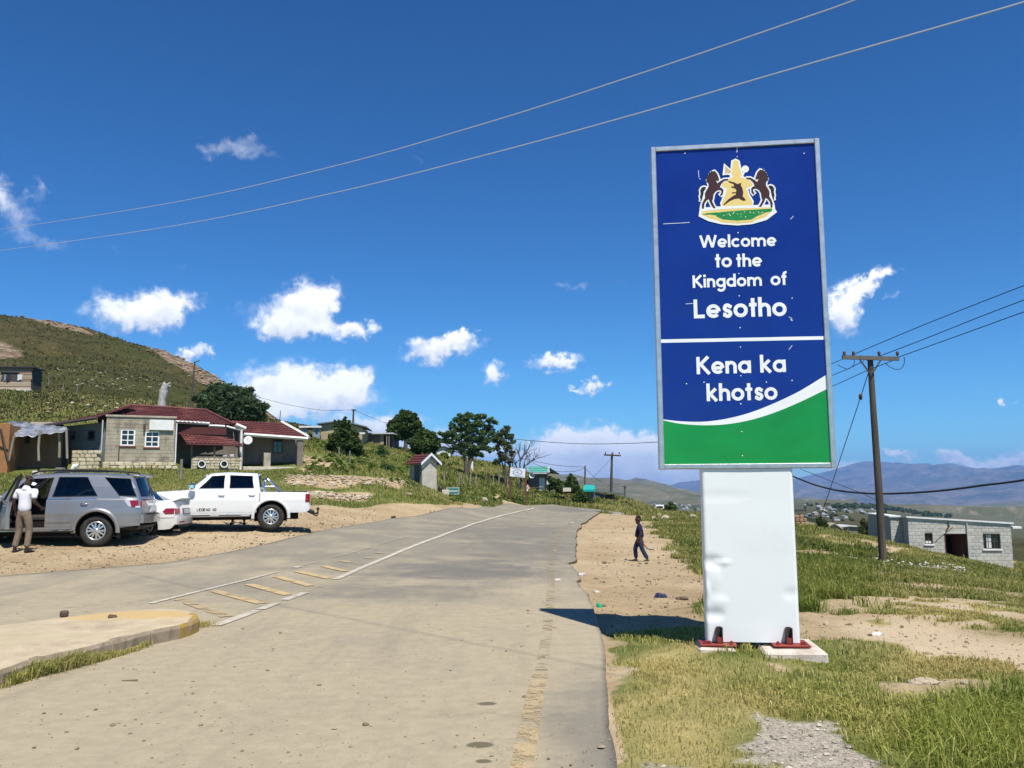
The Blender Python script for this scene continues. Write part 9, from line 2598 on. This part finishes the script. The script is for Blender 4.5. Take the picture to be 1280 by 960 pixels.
# child walking on the shoulder, seen from the side
g = at(800, 702, 22.4); g.z = hz(g.x, g.y)
K = .66
def sc(p): return tuple(v * K for v in p)
P = dict(pelvis=(0, 0, .90), waist=(.0, 0, 1.03), chest=(-.01, 0, 1.27), neckbase=(.0, 0, 1.41), neck=(.02, 0, 1.45), headbase=(.04, 0, 1.51), head=(.045, 0, 1.60), crown=(.035, 0, 1.68), face=(.98, .1, .05),
   shL=(-.02, .17, 1.34), elL=(-.05, .22, 1.08), wrL=(.04, .23, .86), shR=(-.02, -.17, 1.34), elR=(-.10, -.21, 1.08), wrR=(-.10, -.22, .84), pdL=(.2, 0, -1), pdR=(-.3, 0, -1), psL=(1, 0, 0), psR=(1, 0, 0),
   hipL=(0, .085, .87), knL=(.02, .10, .46), anL=(-.26, .11, .14), toL=(-.16, .12, .045), hipR=(.01, -.085, .87), knR=(.18, -.09, .50), anR=(.14, -.10, .095), toR=(.27, -.10, .035))
P['knL'], P['anL'], P['toL'] = (-.10, .10, .47), (-.30, .11, .10), (-.19, .13, .035)
P = {k: (sc(v) if k not in ('face', 'pdL', 'pdR', 'psL', 'psR') else v) for k, v in P.items()}
P['head'] = (P['head'][0], P['head'][1], P['head'][2] + .02); P['crown'] = (P['crown'][0], P['crown'][1], P['crown'][2] + .05)
NAVY = cloth('navy_cotton', (0.012, 0.016, 0.05), (0.018, 0.022, 0.06)); DENIM = cloth('dark_denim', (0.018, 0.028, 0.06), (0.03, 0.042, 0.08))
tch = figure('person', 'child in navy shirt and dark jeans walking on the dirt shoulder with a stick', g, radians(172), P, SKIN_D, NAVY, DENIM, mat('worn_shoe', (.05, .045, .04), .8), HAIR, .80, .2, .72)
wr = Matrix.Rotation(radians(172), 3, 'Z') @ Vector(P['wrR']); hp = g + wr + Vector((0, 0, -.05))
f_w = Matrix.Rotation(radians(172), 3, 'Z') @ Vector((1, 0, 0))
t = thing('stick_toy', 'red handled curved black stick held by the walking child', 'stick', hp)
mb = MB(); mb.tube([f_w * .03 + Vector((0, 0, .05)), f_w * -.04 + Vector((0, 0, -.06)), f_w * -.09 + Vector((0, 0, -.13))], .017, 7); mb.build('handle', mat('red_plastic', (.45, .03, .02), .4), t)
mb = MB(); mb.tube([f_w * -.09 + Vector((0, 0, -.13)), f_w * -.13 + Vector((0, 0, -.18)), f_w * -.20 + Vector((0, 0, -.205)), f_w * -.29 + Vector((0, 0, -.20))], [.015, .014, .012, .01], 7); mb.build('blade', BLACKP, t)
# someone on the far side of the pickup: only the legs show under the sills
g = at(297, 656, 27.2); g.z = h1(g.x, g.y)
P = dict(pelvis=(0, 0, .84), waist=(.06, 0, .98), chest=(.22, 0, 1.16), neckbase=(.30, 0, 1.28), neck=(.34, 0, 1.31), headbase=(.38, 0, 1.34), head=(.42, 0, 1.39), crown=(.43, 0, 1.44), face=(.9, 0, -.3),
   shL=(.25, .19, 1.2), elL=(.40, .26, 1.05), wrL=(.55, .2, 1.1), shR=(.25, -.19, 1.2), elR=(.40, -.26, 1.05), wrR=(.55, -.2, 1.1),
   hipL=(0, .09, .82), knL=(.06, .17, .46), anL=(.0, .20, .085), toL=(.13, .23, .03), hipR=(0, -.09, .82), knR=(.06, -.13, .46), anR=(.0, -.16, .085), toR=(.13, -.19, .03))
figure('person', 'person in dark clothes leaning behind the white pickup, only dark legs showing under it', g, radians(-80), P, SKIN_D, NAVY, cloth('black_cotton', (.014, .013, .015), (.02, .018, .02)), SHOEB, HAIR)
# ------------------------------------------------------------------ the air
hm = bpy.data.materials.new('haze'); hm.use_nodes = True
N = NT(hm.node_tree)
pv = N.n('ShaderNodeVolumePrincipled')
pv.inputs['Color'].default_value = (0.25, 0.50, 1.0, 1)
pv.inputs['Density'].default_value = 0.00008
pv.inputs['Anisotropy'].default_value = 0.0
o_ = N.n('ShaderNodeOutputMaterial'); N.l(pv.outputs[0], o_.inputs['Volume'])
mb = MB(); mb.box(-42000, 42000, -300, 17500, -420, 640)
tag(mb.build('haze', hm), kind='stuff')
